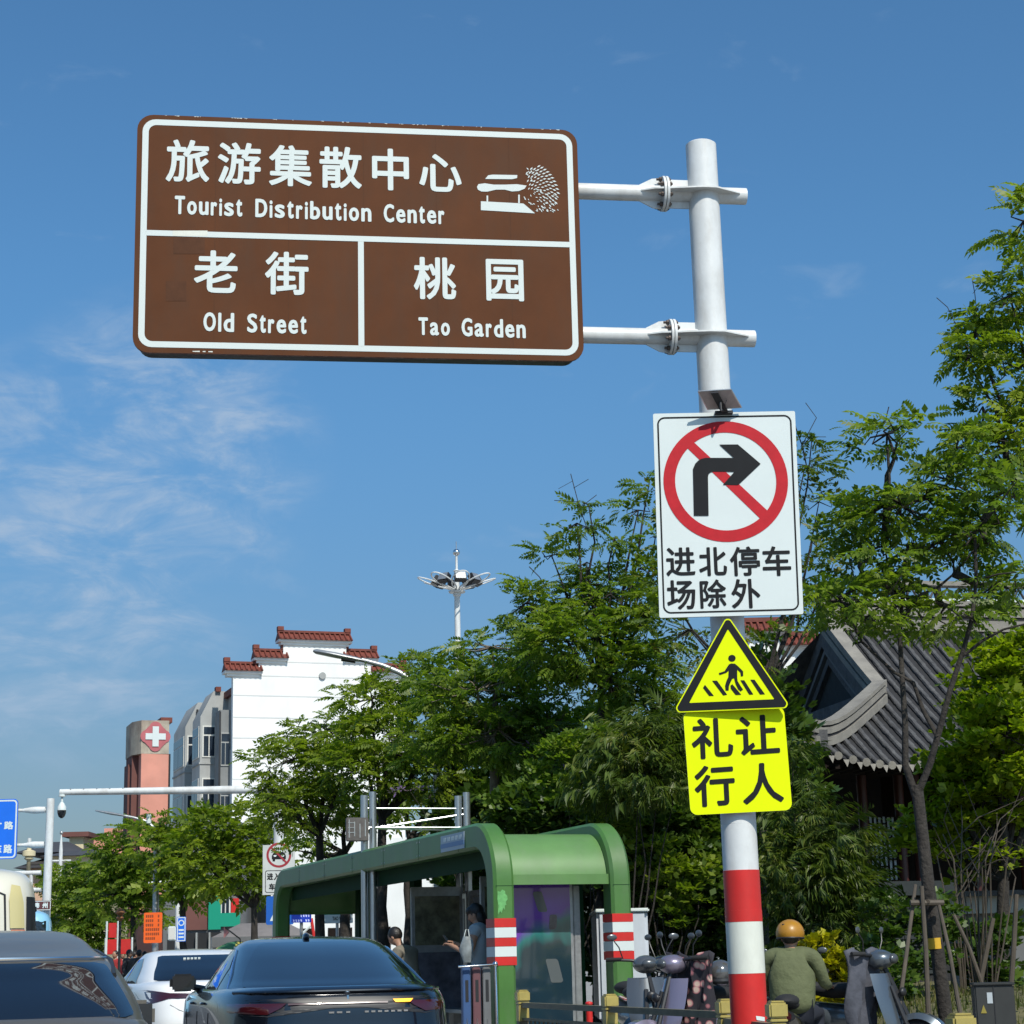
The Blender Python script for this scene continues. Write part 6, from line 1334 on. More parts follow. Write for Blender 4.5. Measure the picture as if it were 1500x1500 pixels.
o = thing('trunk_band', 'yellow band wrapped round the forked trunk', 'band', W(1370, 1383, d)); mb = MB(); z0 = W(1370, 1390, d).z - o.location.z; z1 = W(1370, 1374, d).z - o.location.z; mb.tube([(0, 0, z0), (-.005, 0, z1)], .072, 20); mb.build('tape', mat('band_yellow', (.55, .33, .02), .5, var=.1), o)
Y = 17.0; b = GX(1455, Y, .6); zt = W(1455, 1443, Y).z; o = thing('utility_cabinet', 'dark grey steel cabinet with a small white label in the bottom right corner', 'cabinet', (b.x, Y, 0), -.12); x0 = GX(1428, Y, .9).x - b.x; x1 = GX(1485, Y, .9).x - b.x; xm = x0 + (x1 - x0) * .48
cg = mat('cabinet_grey', (.035, .036, .034), .5, .2, var=.15, scale=6); MB().bbox((x0, 0, .05), (x1, .30, zt), .012).build('case', cg, o); MB().bbox((x0 - .01, -.02, zt), (x1 + .01, .32, zt + .02), .006).build('lid', cg, o); MB().bbox((xm - .004, -.006, .1), (xm + .004, .0, zt - .01), .001).build('door_seam', M['blackplastic'], o)
MB().box((x0 + .10, -.006, zt - .15), (x0 + .145, -.002, zt - .06)).build('label_plate', mat('label_grey', (.40, .44, .46), .5), o); mb = MB(); mb.add([(x0 + .04, -.006, zt - .23), (x0 + .09, -.006, zt - .23), (x0 + .065, -.006, zt - .16)], [(0, 1, 2)]); mb.build('warning_mark', mat('mark_yellow', (.25, .20, .03), .6), o)
# long dark shed roof line inside the garden behind the white sign
for o_ in list(bpy.data.objects):
    if o_.type == 'MESH' and o_.data and len(o_.data.materials) and o_.data.materials[0] and o_.name.startswith(('advert_print',)): pass

# ================================================================== buildings
def obox(mb, o, ex, ey, x0, x1, y0, y1, z0, z1, mi=0):
    V = [o + ex * x + ey * y + Vector((0, 0, z)) for z in (z0, z1) for x, y in ((x0, y0), (x1, y0), (x1, y1), (x0, y1))]
    return mb.add(V, [(3, 2, 1, 0), (4, 5, 6, 7), (0, 1, 5, 4), (1, 2, 6, 5), (2, 3, 7, 6), (3, 0, 4, 7)], mi)
# ---- white stepped-gable block. Local x = across the street (right), y = along the street (away)
D0 = 110.0
o0 = GX(337, D0, 0)
wb = thing('gable_building', 'tall white apartment block with a stepped gable capped in red tiles', 'building', o0, 0)
EX, EY = VV, UU
def wx(px, z=15):    # local x of a pixel column on the gable's plane
    lo, hi = -20, 60
    for _ in range(40):
        mid = (lo + hi) / 2
        if proj(o0 + EX * mid + Vector((0, 0, z)))[0] < px: lo = mid
        else: hi = mid
    return lo
def wz(py, xl):
    lo, hi = 0, 60
    for _ in range(40):
        mid = (lo + hi) / 2
        if proj(o0 + EX * xl + Vector((0, 0, mid)))[1] > py: lo = mid
        else: hi = mid
    return lo
Z = Vector((0, 0, 0))
steps = [(333, 378, 991), (376, 416, 972), (412, 510, 946), (508, 549, 972), (549, 592, 993)]
sx = [(wx(a), wx(b), wz(c, wx((a + b) / 2))) for a, b, c in steps]
mb = MB()
xs = [0.0, sx[1][0] + .1, sx[2][0] + .1, sx[2][1] - .1, sx[3][1] - .1, sx[4][1]]
for i, (a, b, zt) in enumerate(sx): obox(mb, Z, EX, EY, xs[i], xs[i + 1], 0, .5, 0, zt)
mb.build('gable_wall', M['plaster'], wb)
for i, (a, b, zt) in enumerate(sx):
    mb = MB()
    obox(mb, Z, EX, EY, a - .05, b + .05, -.10, .6, zt, zt + .16); obox(mb, Z, EX, EY, a - .2, b + .2, -.25, .75, zt + .16, zt + .30)
    mb.build('coping_moulding', M['plaster'], wb)
    mb = MB(); k = int((b - a + .4) / .30)
    # sloped tile bed and ridge with upturned ends
    za, zb_ = zt + .30, zt + .76
    P = [Z + EX * (a - .2) + EY * (-.38) + Vector((0, 0, za)), Z + EX * (b + .2) + EY * (-.38) + Vector((0, 0, za)), Z + EX * (b + .2) + EY * .25 + Vector((0, 0, zb_)), Z + EX * (a - .2) + EY * .25 + Vector((0, 0, zb_)), Z + EX * (a - .2) + EY * .88 + Vector((0, 0, za)), Z + EX * (b + .2) + EY * .88 + Vector((0, 0, za))]
    mb.add(P, [(0, 1, 2, 3), (3, 2, 5, 4), (0, 3, 4), (1, 5, 2), (0, 4, 5, 1)])
    rf = mb.build('tiled_coping', M['redtile'], wb)
    tl = None
    for j in range(k + 1):
        x = a - .15 + (b - a + .3) * j / k
        if tl is None:
            m2 = MB(); m2.tube([EY * (-.42) + Vector((0, 0, za + .02)), EY * .22 + Vector((0, 0, zb_ + .03))], .06, 6); tl = m2.mesh('tile_row', M['redtile'])
        q = link('tile_row', tl, rf); q.location = EX * x
    mb = MB(); obox(mb, Z, EX, EY, a - .2, b + .2, .10, .40, zb_, zb_ + .13)
    for e, s_ in ((a - .2, -1), (b + .2, 1)):
        obox(mb, Z, EX, EY, min(e, e - s_ * .35), max(e, e - s_ * .35), .06, .44, zb_ + .1, zb_ + .34)
    mb.build('ridge', M['redtile'], wb)
mb = MB()
for py in (970, 991, 1020, 1052, 1082, 1112, 1142):
    z = wz(py, 3.5); x0 = 0.02; x1 = sx[4][1] - .02
    if z > sx[0][2]: x0 = xs[1] + .02; x1 = xs[4] - .02
    if z > sx[1][2]: x0 = xs[2] + .02; x1 = xs[3] - .02
    obox(mb, Z, EX, EY, x0, x1, -.012, .001, z - .035, z + .035)
mb.build('seam', M['seam'], wb)
vx = wx(472); vz = wz(990, vx); mb = MB(); mb.tube([EX * vx + Vector((0, 0, vz)) - EY * .12, EX * vx + Vector((0, 0, vz)) + EY * .05], .20, 14); mb.build('vent_cap', M['greyplaster'], wb)
# body with the bay-windowed side
bodyz = wz(1014, 0); LEN = 12.4
mb = MB(); obox(mb, Z, EX, EY, .25, sx[4][1] - .2, .5, LEN, 0, bodyz); mb.build('wall', M['greyplaster'], wb)
mb = MB(); obox(mb, Z, EX, EY, 0, .26, .5, .9, 0, bodyz - 3.2); obox(mb, Z, EX, EY, .1, .26, .5, .9, 0, bodyz - .6); mb.build('corner_pier', M['greyplaster'], wb)
FLH = 2.9
def bay(y0, y1, depth, ztop, n):
    """angled bay with raking parapet; windows on its street-end face and its side"""
    mb = MB()
    # parapet slopes down towards the street
    V = [EX * x + EY * y + Vector((0, 0, z)) for x, y, z in ((.25, y0, 0), (-depth, y0, 0), (-depth, y1, 0), (.25, y1, 0), (.25, y0, ztop), (-depth + .75, y0, ztop), (-depth + .75, y1, ztop), (.25, y1, ztop), (-depth, y0, ztop - 1.5), (-depth, y1, ztop - 1.5))]
    mb.add(V, [(0, 1, 8, 5, 4), (1, 2, 9, 8), (8, 9, 6, 5), (2, 3, 7, 6, 9), (4, 5, 6, 7)]); mb.build('bay_wall', M['greyplaster'], wb)
    for f in range(n):
        zt = ztop - 2.1 - f * FLH * 1.04; mat_ = M['winframe']
        for face in (0, 1):
            # frame and panes stand proud of the bay
            def pl(a0, a1, z0, z1, pr, m_, nm, par):
                mb = MB()
                if face == 0: obox(mb, Z, EX, EY, a0, a1, y0 - pr, y0 + .02, z0, z1)
                else: obox(mb, Z, EX, EY, -depth - pr, -depth + .02, a0, a1, z0, z1)
                return mb.build(nm, m_, par)
            a0, a1 = (-depth + .20, -depth + .82) if face == 0 else (y0 + .35, y1 - .35)
            fr = pl(a0 - .08, a1 + .08, zt - 1.75, zt + .08, .05, mat_, 'window', wb)
            pl(a0, a1 , zt - .42, zt, .07, M['winglass'], 'pane', fr); pl(a0, (a0 + a1) / 2 - .03, zt - 1.67, zt - .52, .07, M['winglass'], 'pane', fr); pl((a0 + a1) / 2 + .03, a1, zt - 1.67, zt - .52, .07, M['winglass'], 'pane', fr)
        if f % 2 == 0:
            mb = MB(); obox(mb, Z, EX, EY, -depth - .06, .25, y0 - .06, y1 + .06, zt - 2.15, zt - 2.05); mb.build('sill_band', M['greyplaster'], wb)
mb = MB(); obox(mb, Z, EX, EY, -.55, .25, .9, 2.4, 0, bodyz - .9); mb.build('bay_wall', M['midgrey'], wb)
for f in range(6):
    zt = bodyz - 2.2 - f * FLH * 1.04; mb = MB(); obox(mb, Z, EX, EY, -.50, .0, .84, .92, zt - 1.9, zt); fr = mb.build('window', M['greyplaster'], wb)
    for a0, a1, b0, b1 in ((-.47, -.27, -1.8, -.6), (-.23, -.03, -1.8, -.6), (-.47, -.03, -.5, -.08)): mb = MB(); obox(mb, Z, EX, EY, a0, a1, .81, .85, zt + b0, zt + b1); mb.build('pane', M['winglass'], fr)
bay(2.8, 5.4, 1.35, wz(1003, 0) , 6); bay(8.0, 12.2, 1.35, wz(1000, 0) - .1, 6)
mb = MB(); obox(mb, Z, EX, EY, -.6, .25, 5.4, 8.0, 0, bodyz - 1.0); mb.build('bay_wall', M['midgrey'], wb)
for f in range(6):     # recessed windows between the bays and near the corner
    zt = bodyz - 1.4 - f * FLH * 1.04
    for y0, y1 in ((5.7, 6.6), (6.9, 7.7)):
        mb = MB(); obox(mb, Z, EX, EY, -.66, -.58, y0, y1, zt - 1.7, zt); fr = mb.build('window', M['winframe'], wb)
        mb = MB(); obox(mb, Z, EX, EY, -.69, -.64, y0 + .08, y1 - .08, zt - 1.62, zt - .5); mb.build('pane', M['winglass'], fr); mb = MB(); obox(mb, Z, EX, EY, -.69, -.64, y0 + .08, y1 - .08, zt - .42, zt - .08); mb.build('pane', M['winglass'], fr)
    mb = MB(); obox(mb, Z, EX, EY, -.98, -.6, 5.6, 6.4, zt - 2.5, zt - 1.95); mb.build('air_conditioner', M['winframe'], wb)
mb = MB(); obox(mb, Z, EX, EY, -.72, -.6, 7.8, 7.9, 0, bodyz); obox(mb, Z, EX, EY, -.62, -.52, .8, .88, 0, bodyz - 1); mb.build('downpipe', M['blackplastic'], wb)
mb = MB(); obox(mb, Z, EX, EY, .0, sx[4][1], .6, LEN, bodyz, bodyz + .35); mb.build('roof', M['redtile'], wb)
mb = MB(); obox(mb, Z, EX, EY, -.5, -.2, 2.6, 3.1, wz(1004, 0), wz(1004, 0) + .28); mb.build('chimney', M['redtile'], wb)

# ---- salmon block with the hospital cross
DS = 131.0; oS = GX(200, DS, 0); sb = thing('clinic_building', 'salmon pink block with a white cross emblem on its flaking top', 'building', oS, 0)
def sxx(px, z=15):
    lo, hi = -20, 60
    for _ in range(40):
        mid = (lo + hi) / 2
        if proj(oS + EX * mid + Vector((0, 0, z)))[0] < px: lo = mid
        else: hi = mid
    return lo
def szz(py, xl=0):
    lo, hi = 0, 60
    for _ in range(40):
        mid = (lo + hi) / 2
        if proj(oS + EX * xl + Vector((0, 0, mid)))[1] > py: lo = mid
        else: hi = mid
    return lo
w_ = sxx(247); zt = szz(1055); zm = szz(1104)
mb = MB(); obox(mb, Z, EX, EY, 0, w_, 0, 4, 0, zm); mb.build('wall', M['salmon'], sb); mb = MB(); obox(mb, Z, EX, EY, w_ + .02, w_ + .12, -.05, .3, 0, zm); mb.build('downpipe', M['blackplastic'], sb)
mb = MB(); V = [EX * x + EY * y + Vector((0, 0, z)) for z in (zm + .002, zt) for x, y in ((-.03, 0), (w_, -.03), (w_, 4), (-.5, 4), (-.5, 1.2))]
mb.add(V, [(4, 3, 2, 1, 0), (5, 6, 7, 8, 9)] + [(i, (i + 1) % 5, 5 + (i + 1) % 5, 5 + i) for i in range(5)]); mb.build('cladding', M['worn'], sb)
mb = MB(); obox(mb, Z, EX, EY, -.45, -.01, 1.2, 4, 0, zm); mb.build('side_wall', M['brownwall'], sb)
mb = MB(); obox(mb, Z, EX, EY, -.62, -.46, 1.8, 3.6, 0, szz(1116)); mb.build('side_pier', M['brownwall'], sb)
cxx = sxx(227); czz = szz(1079, cxx); mb = MB()
pts = []
for q in range(4):
    for k in range(7):
        a = math.pi / 2 * q - 1.25 + 2.5 * k / 6; c0x, c0z = .58 * math.cos(math.pi / 2 * q), .58 * math.sin(math.pi / 2 * q)
        pts.append((cxx + c0x + .44 * math.cos(a), czz + c0z + .44 * math.sin(a)))
mb.add([EX * p[0] - EY * .07 + Vector((0, 0, p[1])) for p in pts], [list(range(len(pts)))]); mb.build('emblem', M['pink'], sb)
mb = MB()
for hw, hh in ((.68, .21), (.21, .68)):
    y = .12 if hw > .5 else .125
    mb.add([EX * (cxx + a) - EY * y + Vector((0, 0, czz + b)) for a, b in ((-hw, -hh), (hw, -hh), (hw, hh), (-hw, hh))], [(0, 1, 2, 3)])
mb.build('cross', M['signwhite'], sb)
mb = MB(); obox(mb, Z, EX, EY, sxx(238), sxx(255), 1, 3, zt, zt + .35); mb.build('roof_box', M['redtile'], sb)

# ---- low shops between, under the trees
def simple_block(label, px0, px1, ytop, d, m_, cat='building', depth=8, name='building', roof=None, lowz=0):
    a = GX(px0, d, 4); b = GX(px1, d, 4); zt = W((px0 + px1) / 2, ytop, d).z; o = thing(name, label, cat, (a.x, d, 0), 0); w = (b.x - a.x) 
    mb = MB(); mb.box((0, 0, lowz), (w, depth, zt)); mb.build('wall', m_, o)
    if roof: mb = MB(); mb.box((-.3, -.3, zt), (w + .3, depth + .3, zt + .3)); mb.build('roof', roof, o)
    return o, w, zt
def pq(o, x0, x1, z0, z1, m_, nm, pr=.05, parent=None, y=0):
    mb = MB(); mb.box((x0, y - pr, z0), (x1, y + .02, z1)); return mb.build(nm, m_, parent or o)
def px_in(o, px, d, z=3): return GX(px, d, z).x - o.location.x
d = 72
gs, w, zt = simple_block('dark grey shopfront building with a bright green fascia, behind the street trees', 240, 352, 1205, d, M['greydark'], depth=10, name='shop_building')
q = lambda px: px_in(gs, px, d); qz = lambda py: W(300, py, d).z
pq(gs, q(306), q(324), qz(1362), qz(1312), M['signgreen'], 'fascia', .12); pq(gs, q(324), q(352), qz(1358), qz(1338), M['signgreen'], 'fascia', .121)
pq(gs, q(268), q(304), qz(1362), qz(1318), M['brownwall'], 'fascia', .1)
f_ = pq(gs, q(323), q(338), qz(1342), qz(1312), M['winframe'], 'window', .1); pq(gs, q(326), q(330), qz(1338), qz(1316), M['winglass'], 'pane', .13, f_); pq(gs, q(332), q(336), qz(1338), qz(1316), M['winglass'], 'pane', .13, f_)
pq(gs, q(339), q(350), qz(1340), qz(1317), M['redband'], 'banner', .1)
for k in range(5):
    f_ = pq(gs, q(246 + k * 22), q(258 + k * 22), qz(1300), qz(1262), M['winframe'], 'window', .06); pq(gs, q(247.5 + k * 22), q(256.5 + k * 22), qz(1298), qz(1264), M['winglass'], 'pane', .09, f_)
pq(gs, q(246), q(345), 0.3, qz(1366), M['blackplastic'], 'shopfront', .04)
for k in range(4): pq(gs, q(270 + k * 19), q(271.5 + k * 19), 0.2, qz(1366), M['greyplaster'], 'pillar', .3)
# far houses on the left
d = 150
pk, w, zt = simple_block('pink rendered block with a stepped top, left of the salmon block', 149, 196, 1213, d, M['salmon'], depth=14, name='pink_building')
pq(pk, -px_in(pk, 149, d) - 2.2, 0, 0, W(140, 1224, d).z, M['salmon'], 'side_wing', -.3, y=2)
pq(pk, w * .35, w * .75, zt - 1.5, zt - .2, M['brownwall'], 'window', .06)
d = 125
ch, w, zt = simple_block('cream stair tower with a flat brown cap on the far roofs', 98, 119, 1226, d, M['cream'], depth=3, name='stair_tower')
mb = MB(); mb.box((-.4, -.4, zt), (w + .4, 3.4, zt + .3)); mb.build('roof', M['brownwall'], ch); pq(ch, w * .55, w * .95, zt - 1.7, zt - .9, M['winglass'], 'window', .04)
d = 118
a = GX(76, d, 8); zz = W(100, 1254, d).z; zr = W(100, 1238, d).z
hh = thing('hip_roofed_house', 'far house with a dark hipped roof and cream walls, below the cream tower', 'building', (a.x, d, 0), 0)
ww = GX(150, d, 8).x - a.x
MB().box((0, 0, 0), (ww, 8, zz)).build('wall', M['cream'], hh)
mb = MB(); mb.add([(-.6, -.6, zz), (ww + .6, -.6, zz), (ww + .6, 8.6, zz), (-.6, 8.6, zz), (ww * .35, 4, zr), (ww * .8, 4, zr)], [(0, 1, 5, 4), (1, 2, 5), (2, 3, 4, 5), (3, 0, 4), (3, 2, 1, 0)]); mb.build('roof', M['slate'], hh)
for k in range(4): 
    f_ = MB().box((.4 + k * .85, -.06, zz - 1.8), (.95 + k * .85, .02, zz - .6)).build('window', M['winglass'], hh)
d = 122; a = GX(44, d, 6)
h2 = thing('tiled_house', 'far peach house with stacked dark eaves behind the white sign pole', 'building', (a.x, d, 0), 0)
z1 = W(50, 1262, d).z; MB().box((0, 0, 0), (2.4, 6, z1)).build('wall', mat('peach_render', (.55, .36, .25), .8, var=.1), h2)
for zq, s_ in ((W(50, 1250, d).z, 0), (W(50, 1272, d).z, .5)):
    mb = MB(); mb.add([(-.9, -.8, zq), (3.2, -.8, zq), (3.2, 6.5, zq), (-.9, 6.5, zq), (.6, 2, zq + .8), (1.8, 2, zq + .8)], [(0, 1, 5, 4), (1, 2, 5), (2, 3, 4, 5), (3, 0, 4), (3, 2, 1, 0)]); mb.build('roof', M['slate'], h2)
# white courtyard wall seen between the trunks, and the second stepped gable at the right
wl_, w, zt = simple_block('long low white building seen between the trunks behind the shelter', 395, 690, 1228, 74, M['plaster'], depth=6, name='white_building')
for k in range(5): 
    f_ = pq(wl_, w * (.1 + .19 * k), w * (.1 + .19 * k) + .9, 1.0, 2.6, M['darkwood'], 'window', .04)
d = 60; a = GX(1085, d, 10); o = thing('gable_building', 'white gable wall with red tile caps behind the pavilion roof', 'building', (a.x, d, 0), 0)
for i, (p0, p1, yt) in enumerate(((1085, 1152, 930), (1152, 1196, 950), (1196, 1215, 966))):
    x0, x1 = px_in(o, p0, d, 10), px_in(o, p1, d, 10); z = W(p0, yt, d).z
    MB().box((x0, 0, 0), (x1, .5, z)).build('gable_wall', M['plaster'], o)
    mb = MB(); mb.box((x0 - .1, -.12, z), (x1 + .1, .62, z + .08)); mb.build('coping_moulding', M['plaster'], o)
    mb = MB(); mb.add([(x0 - .15, -.3, z + .08), (x1 + .15, -.3, z + .08), (x1 + .15, .25, z + .42), (x0 - .15, .25, z + .42), (x0 - .15, .8, z + .08), (x1 + .15, .8, z + .08)], [(0, 1, 2, 3), (3, 2, 5, 4), (0, 3, 4), (1, 5, 2), (0, 4, 5, 1)])
    rf = mb.build('tiled_coping', M['redtile'], o); k = int((x1 - x0) / .2); tl = MB().tube([(0, -.34, z + .09), (0, .2, z + .42)], .05, 6).mesh('tile_row', M['redtile'])
    for j in range(k + 1): link('tile_row', tl, rf, loc=(x0 + (x1 - x0) * j / k, 0, 0))
    MB().box((x0 - .15, .12, z + .42), (x1 + .15, .38, z + .56)).build('ridge', M['redtile'], o)

# ---- garden pavilion with a hip-and-gable roof
PA = R(12); e1 = Vector((math.cos(PA), math.sin(PA), 0)); e2 = Vector((-math.sin(PA), math.cos(PA), 0))
oc = W(1188, 1122, 33.0); zE = oc.z; oc = Vector((oc.x, oc.y, 0))
pv = thing('pavilion', 'traditional pavilion with a curved grey tiled roof and dark gable', 'pavilion', oc, PA)
G, HD, LR = 2.3, 4.9, 13.0                 # gable inset, half depth, length of the visible front
zJ = 6.0; zR = ZY(1213, 926, 38.3)
def prof(t):   # roof height above ground at distance t in from the eave; steeper towards the ridge
    s = t / HD; return zE + (zR - zE) * (.86 * s + .14 * s ** 2) 
zJ = prof(G)
def upturn(x): return .34 * max(0, 1 - x / 1.5) ** 2
def rp(x, t): return Vector((x, t, prof(t) + upturn(x) * max(0, 1 - t / 1.6)))
nt = 14
mb = MB()      # front slope bed: starts on the hip line below the junction, on the gable plane above it
xsn = [0] + [LR * i / 26 for i in range(1, 27)]
rows = []
for j in range(nt + 1):
    t = HD * j / nt; x0 = min(t, G); rows.append([rp(x0 + (LR - x0) * (i / 26) ** 1.5, t) for i in range(27)])
V = [p for r_ in rows for p in r_]
mb.add(V, [(j * 27 + i, j * 27 + i + 1, (j + 1) * 27 + i + 1, (j + 1) * 27 + i) for j in range(nt) for i in range(26)], 0, True)
mb.build('roof_slope', M['tilejoint'], pv)
mb = MB()      # side slope under the gable
rows = []
for j in range(8):
    t = G * j / 7; rows.append([Vector((t, t + (2 * HD - 2 * t) * i / 20, prof(t) + upturn(t + (2 * HD - 2 * t) * min(i, 20 - i) / 20) * max(0, 1 - t / 1.6))) for i in range(21)])
V = [p for r_ in rows for p in r_]; mb.add(V, [(j * 21 + i, j * 21 + i + 1, (j + 1) * 21 + i + 1, (j + 1) * 21 + i) for j in range(7) for i in range(20)], 0, True); mb.build('roof_slope', M['tilejoint'], pv)
SP = .235
for k in range(1, int(LR / SP)):      # cover-tile rows, each one a part, stepped like overlapping half-round tiles
    x = k * SP + rnd.uniform(-.014, .014); t1 = min(x, HD) if x < G else HD
    if x < .3: continue
    if x >= G: t1 = HD - .1
    n = max(3, int(t1 / .22)); pts = []; rr = []
    for i in range(n + 1):
        t = -.10 + (t1 + .10) * i / n; p = rp(x, max(t, 0)); p.y = t; p.z += .035 - (.03 if t < 0 else 0) + rnd.uniform(-.006, .006); p.x += rnd.uniform(-.006, .006)
        pts.append(p); rr.append(.054)
        if i < n: 
            pts.append(p.lerp(rp(x, max(-.10 + (t1 + .10) * (i + 1) / n, 0)) + Vector((0, 0, .035)), .93)); rr.append(.044)
    m2 = MB(); m2.tube(pts, rr, 8); row = m2.build('tile_row', M['tile'], pv)
    # round end disc and the pointed drip tile between the rows
    e = pts[0]; m2 = MB(); m2.tube([e + Vector((0, -.03, -.005)), e + Vector((0, .0, 0))], .072, 10)
    m2.add([e + Vector(v) for v in ((-.175, -.02, .0), (-.06, -.02, .0), (-.118, -.05, -.13))], [(0, 1, 2)]); m2.build('end_tile', M['ridge'], row)
for k in range(2, int(2 * HD / SP)):
    y = k * SP; t1 = min(y, 2 * HD - y, G) - .05
    if t1 < .2: continue
    pts = []; n = max(2, int(t1 / .25))
    for i in range(n + 1):
        t = -.1 + (t1 + .1) * i / n; z = prof(max(t, 0)) + upturn(min(y, 2 * HD - y)) * max(0, 1 - t / 1.6) + .03; pts.append(Vector((t, y, z)))
    MB().tube(pts, .055, 6).build('tile_row', M['tile'], pv)
# hip ridge, gable ridge, main ridge: stacked mouldings
def ridge_beam(pts, w, h, name='ridge'):
    for (dw, z0, z1, m_) in ((w, .0, h * .35, 'ridge'), (w * .72, h * .35, h * .48, 'tilejoint'), (w * .9, h * .48, h * .75, 'ridge'), (w * .6, h * .75, h * .83, 'tilejoint'), (w * 1.05, h * .83, h, 'ridge')):
        mb = MB(); V = []; N = len(pts)
        for i, p in enumerate(pts):
            t = (pts[min(i + 1, N - 1)] - pts[max(i - 1, 0)]); s_ = Vector((t.y, -t.x, 0)).normalized() * dw / 2
            V += [p - s_ + Vector((0, 0, z0)), p + s_ + Vector((0, 0, z0)), p + s_ + Vector((0, 0, z1)), p - s_ + Vector((0, 0, z1))]
        Fc = [(i * 4 + k, i * 4 + (k + 1) % 4, i * 4 + 4 + (k + 1) % 4, i * 4 + 4 + k) for i in range(N - 1) for k in range(4)] + [(3, 2, 1, 0), tuple(4 * (N - 1) + k for k in range(4))]
        mb.add(V, Fc); mb.build(name, M[m_], pv)
ridge_beam([rp(t, t) + Vector((0, 0, .02)) for t in [G * i / 10 for i in range(-1, 11)] if t >= 0], .26, .42, 'hip_ridge')
ridge_beam([Vector((G, t, prof(t) + .02)) for t in [G + (HD - G) * i / 8 for i in range(9)]], .26, .36, 'gable_ridge')
ridge_beam([Vector((x, HD, zR + .02)) for x in (G - .1, G + .25, LR * .5, LR)], .34, .62, 'main_ridge')
mb = MB(); mb.box((G - .1, HD - .14, zR + .3), (G + .25, HD + .14, zR + .95)); mb.build('finial', M['tile'], pv)
mb = MB(); mb.box((.05, .02, zE + .30), (.34, .32, zE + .62)); mb.build('finial', M['tile'], pv)
# band of pierced tiles and white strip above the ridge at the right
mb = MB(); mb.box((G + .6, HD - .10, zR + .64), (LR, HD + .10, zR + .70)); mb.build('white_strip', M['signwhite'], pv)
for k in range(38):
    x = G + .7 + k * .26; mb = MB(); mb.tube([(x, HD - .06, zR + .72), (x + .12, HD - .06, zR + .92), (x + .24, HD - .06, zR + .72)], .03, 5); mb.build('pierced_tile', M['tile'], pv)
mb = MB(); mb.box((G + .6, HD - .14, zR + .96), (LR, HD + .14, zR + 1.05)); mb.build('coping', M['ridge'], pv)
# gable wall: dark brick triangle, barge boards
def gz(y): return prof(HD - abs(y - HD)) 
ys = [G + .1 + (2 * HD - 2 * G - .2) * i / 24 for i in range(25)]
mb = MB(); V = [Vector((G + .12, y, gz(y) - .03)) for y in ys] + [Vector((G + .12, y, zJ - .3)) for y in ys]; mb.add(V, [(i, i + 1, 26 + i, 25 + i) for i in range(24)]); mb.build('gable_wall', M['darkbrick'], pv)
for off, wd, x_, m_ in ((.00, .30, G - .10, 'ridge'), (.34, .10, G - .04, 'greydark'), (.50, .16, G + .02, 'tile')):
    mb = MB(); V = []
    for y in ys: V += [Vector((x_, y, gz(y) - off)), Vector((x_, y, gz(y) - off - wd)), Vector((x_ + .10, y, gz(y) - off - wd)), Vector((x_ + .10, y, gz(y) - off))]
    mb.add(V, [(i * 4 + k, i * 4 + (k + 1) % 4, i * 4 + 4 + (k + 1) % 4, i * 4 + 4 + k) for i in range(24) for k in range(4)]); mb.build('barge_board', M['tile'] if m_ == 'ridge' else M[m_], pv)
mb = MB(); mb.box((G - .25, G, zJ - .05), (G + .1, 2 * HD - G, zJ + .22)); mb.build('ledge', M['tile'], pv)
mb = MB(); mb.box((LR - .15, 2.1, 0), (LR, 2 * HD - 1, zE + .3)); mb.add([(LR - .02, .3, zE), (LR - .02, 2 * HD - .3, zE), (LR - .02, HD, zR)], [(0, 1, 2)]); mb.build('end_wall', M['darkbrick'], pv)
mb = MB(); mb.add([(G - .1, HD, zR), (LR, HD, zR), (LR, 2 * HD, zE), (.0, 2 * HD, zE)], [(0, 1, 2, 3)]); mb.build('roof_slope', M['tile'], pv)
# walls, eaves, columns, lattice window, terrace
mb = MB(); mb.box((2.1, 2.1, .6), (LR, 2.25, zE + .55)); mb.build('wall', M['darkwood'], pv)
mb = MB(); mb.box((2.1, 2.25, .6), (2.25, 2 * HD - 1, zE + .55)); mb.build('wall', M['darkwood'], pv)
mb = MB(); mb.box((.15, .15, zE - .0), (LR, 2.4, zE + .05)); mb.build('soffit', M['darkwood'], pv)
for k in range(1, 54): MB().box((k * .235 - .04, -.02, zE - .05), (k * .235 + .04, 1.0, zE + .02)).build('rafter', M['darkwood'], pv)
def plx(px, y=1.0, z=3.0):     # local x on the front wall for a pixel column
    lo, hi = -5, 20
    for _ in range(40):
        mid = (lo + hi) / 2
        if proj(oc + e1 * mid + e2 * y + Vector((0, 0, z)))[0] < px: lo = mid
        else: hi = mid
    return lo
def plz(py, x, y=1.0):
    lo, hi = -3, 12
    for _ in range(40):
        mid = (lo + hi) / 2
        if proj(oc + e1 * x + e2 * y + Vector((0, 0, mid)))[1] > py: lo = mid
        else: hi = mid
    return lo
for px in (1268, 1322, 1346, 1430, 1500):
    x = plx(px, 1.75); MB().tube([(x, 1.75, .8), (x, 1.75, zE + .01)], .09, 14).build('column', M['redwood'], pv)
x0, x1 = plx(1276, 1.7), plx(1315, 1.7); z0, z1 = plz(1290, (x0 + x1) / 2, 1.7), plz(1196, (x0 + x1) / 2, 1.7)
wi = MB().box((x0, 1.75, z0), (x1, 1.79, z1)).build('lattice_window', M['paper'], pv)
mb = MB(); nx_, nz_ = 6, 9
for i in range(nx_ + 1): x = x0 + (x1 - x0) * i / nx_; mb.box((x - .012, 1.71, z0), (x + .012, 1.749, z1))
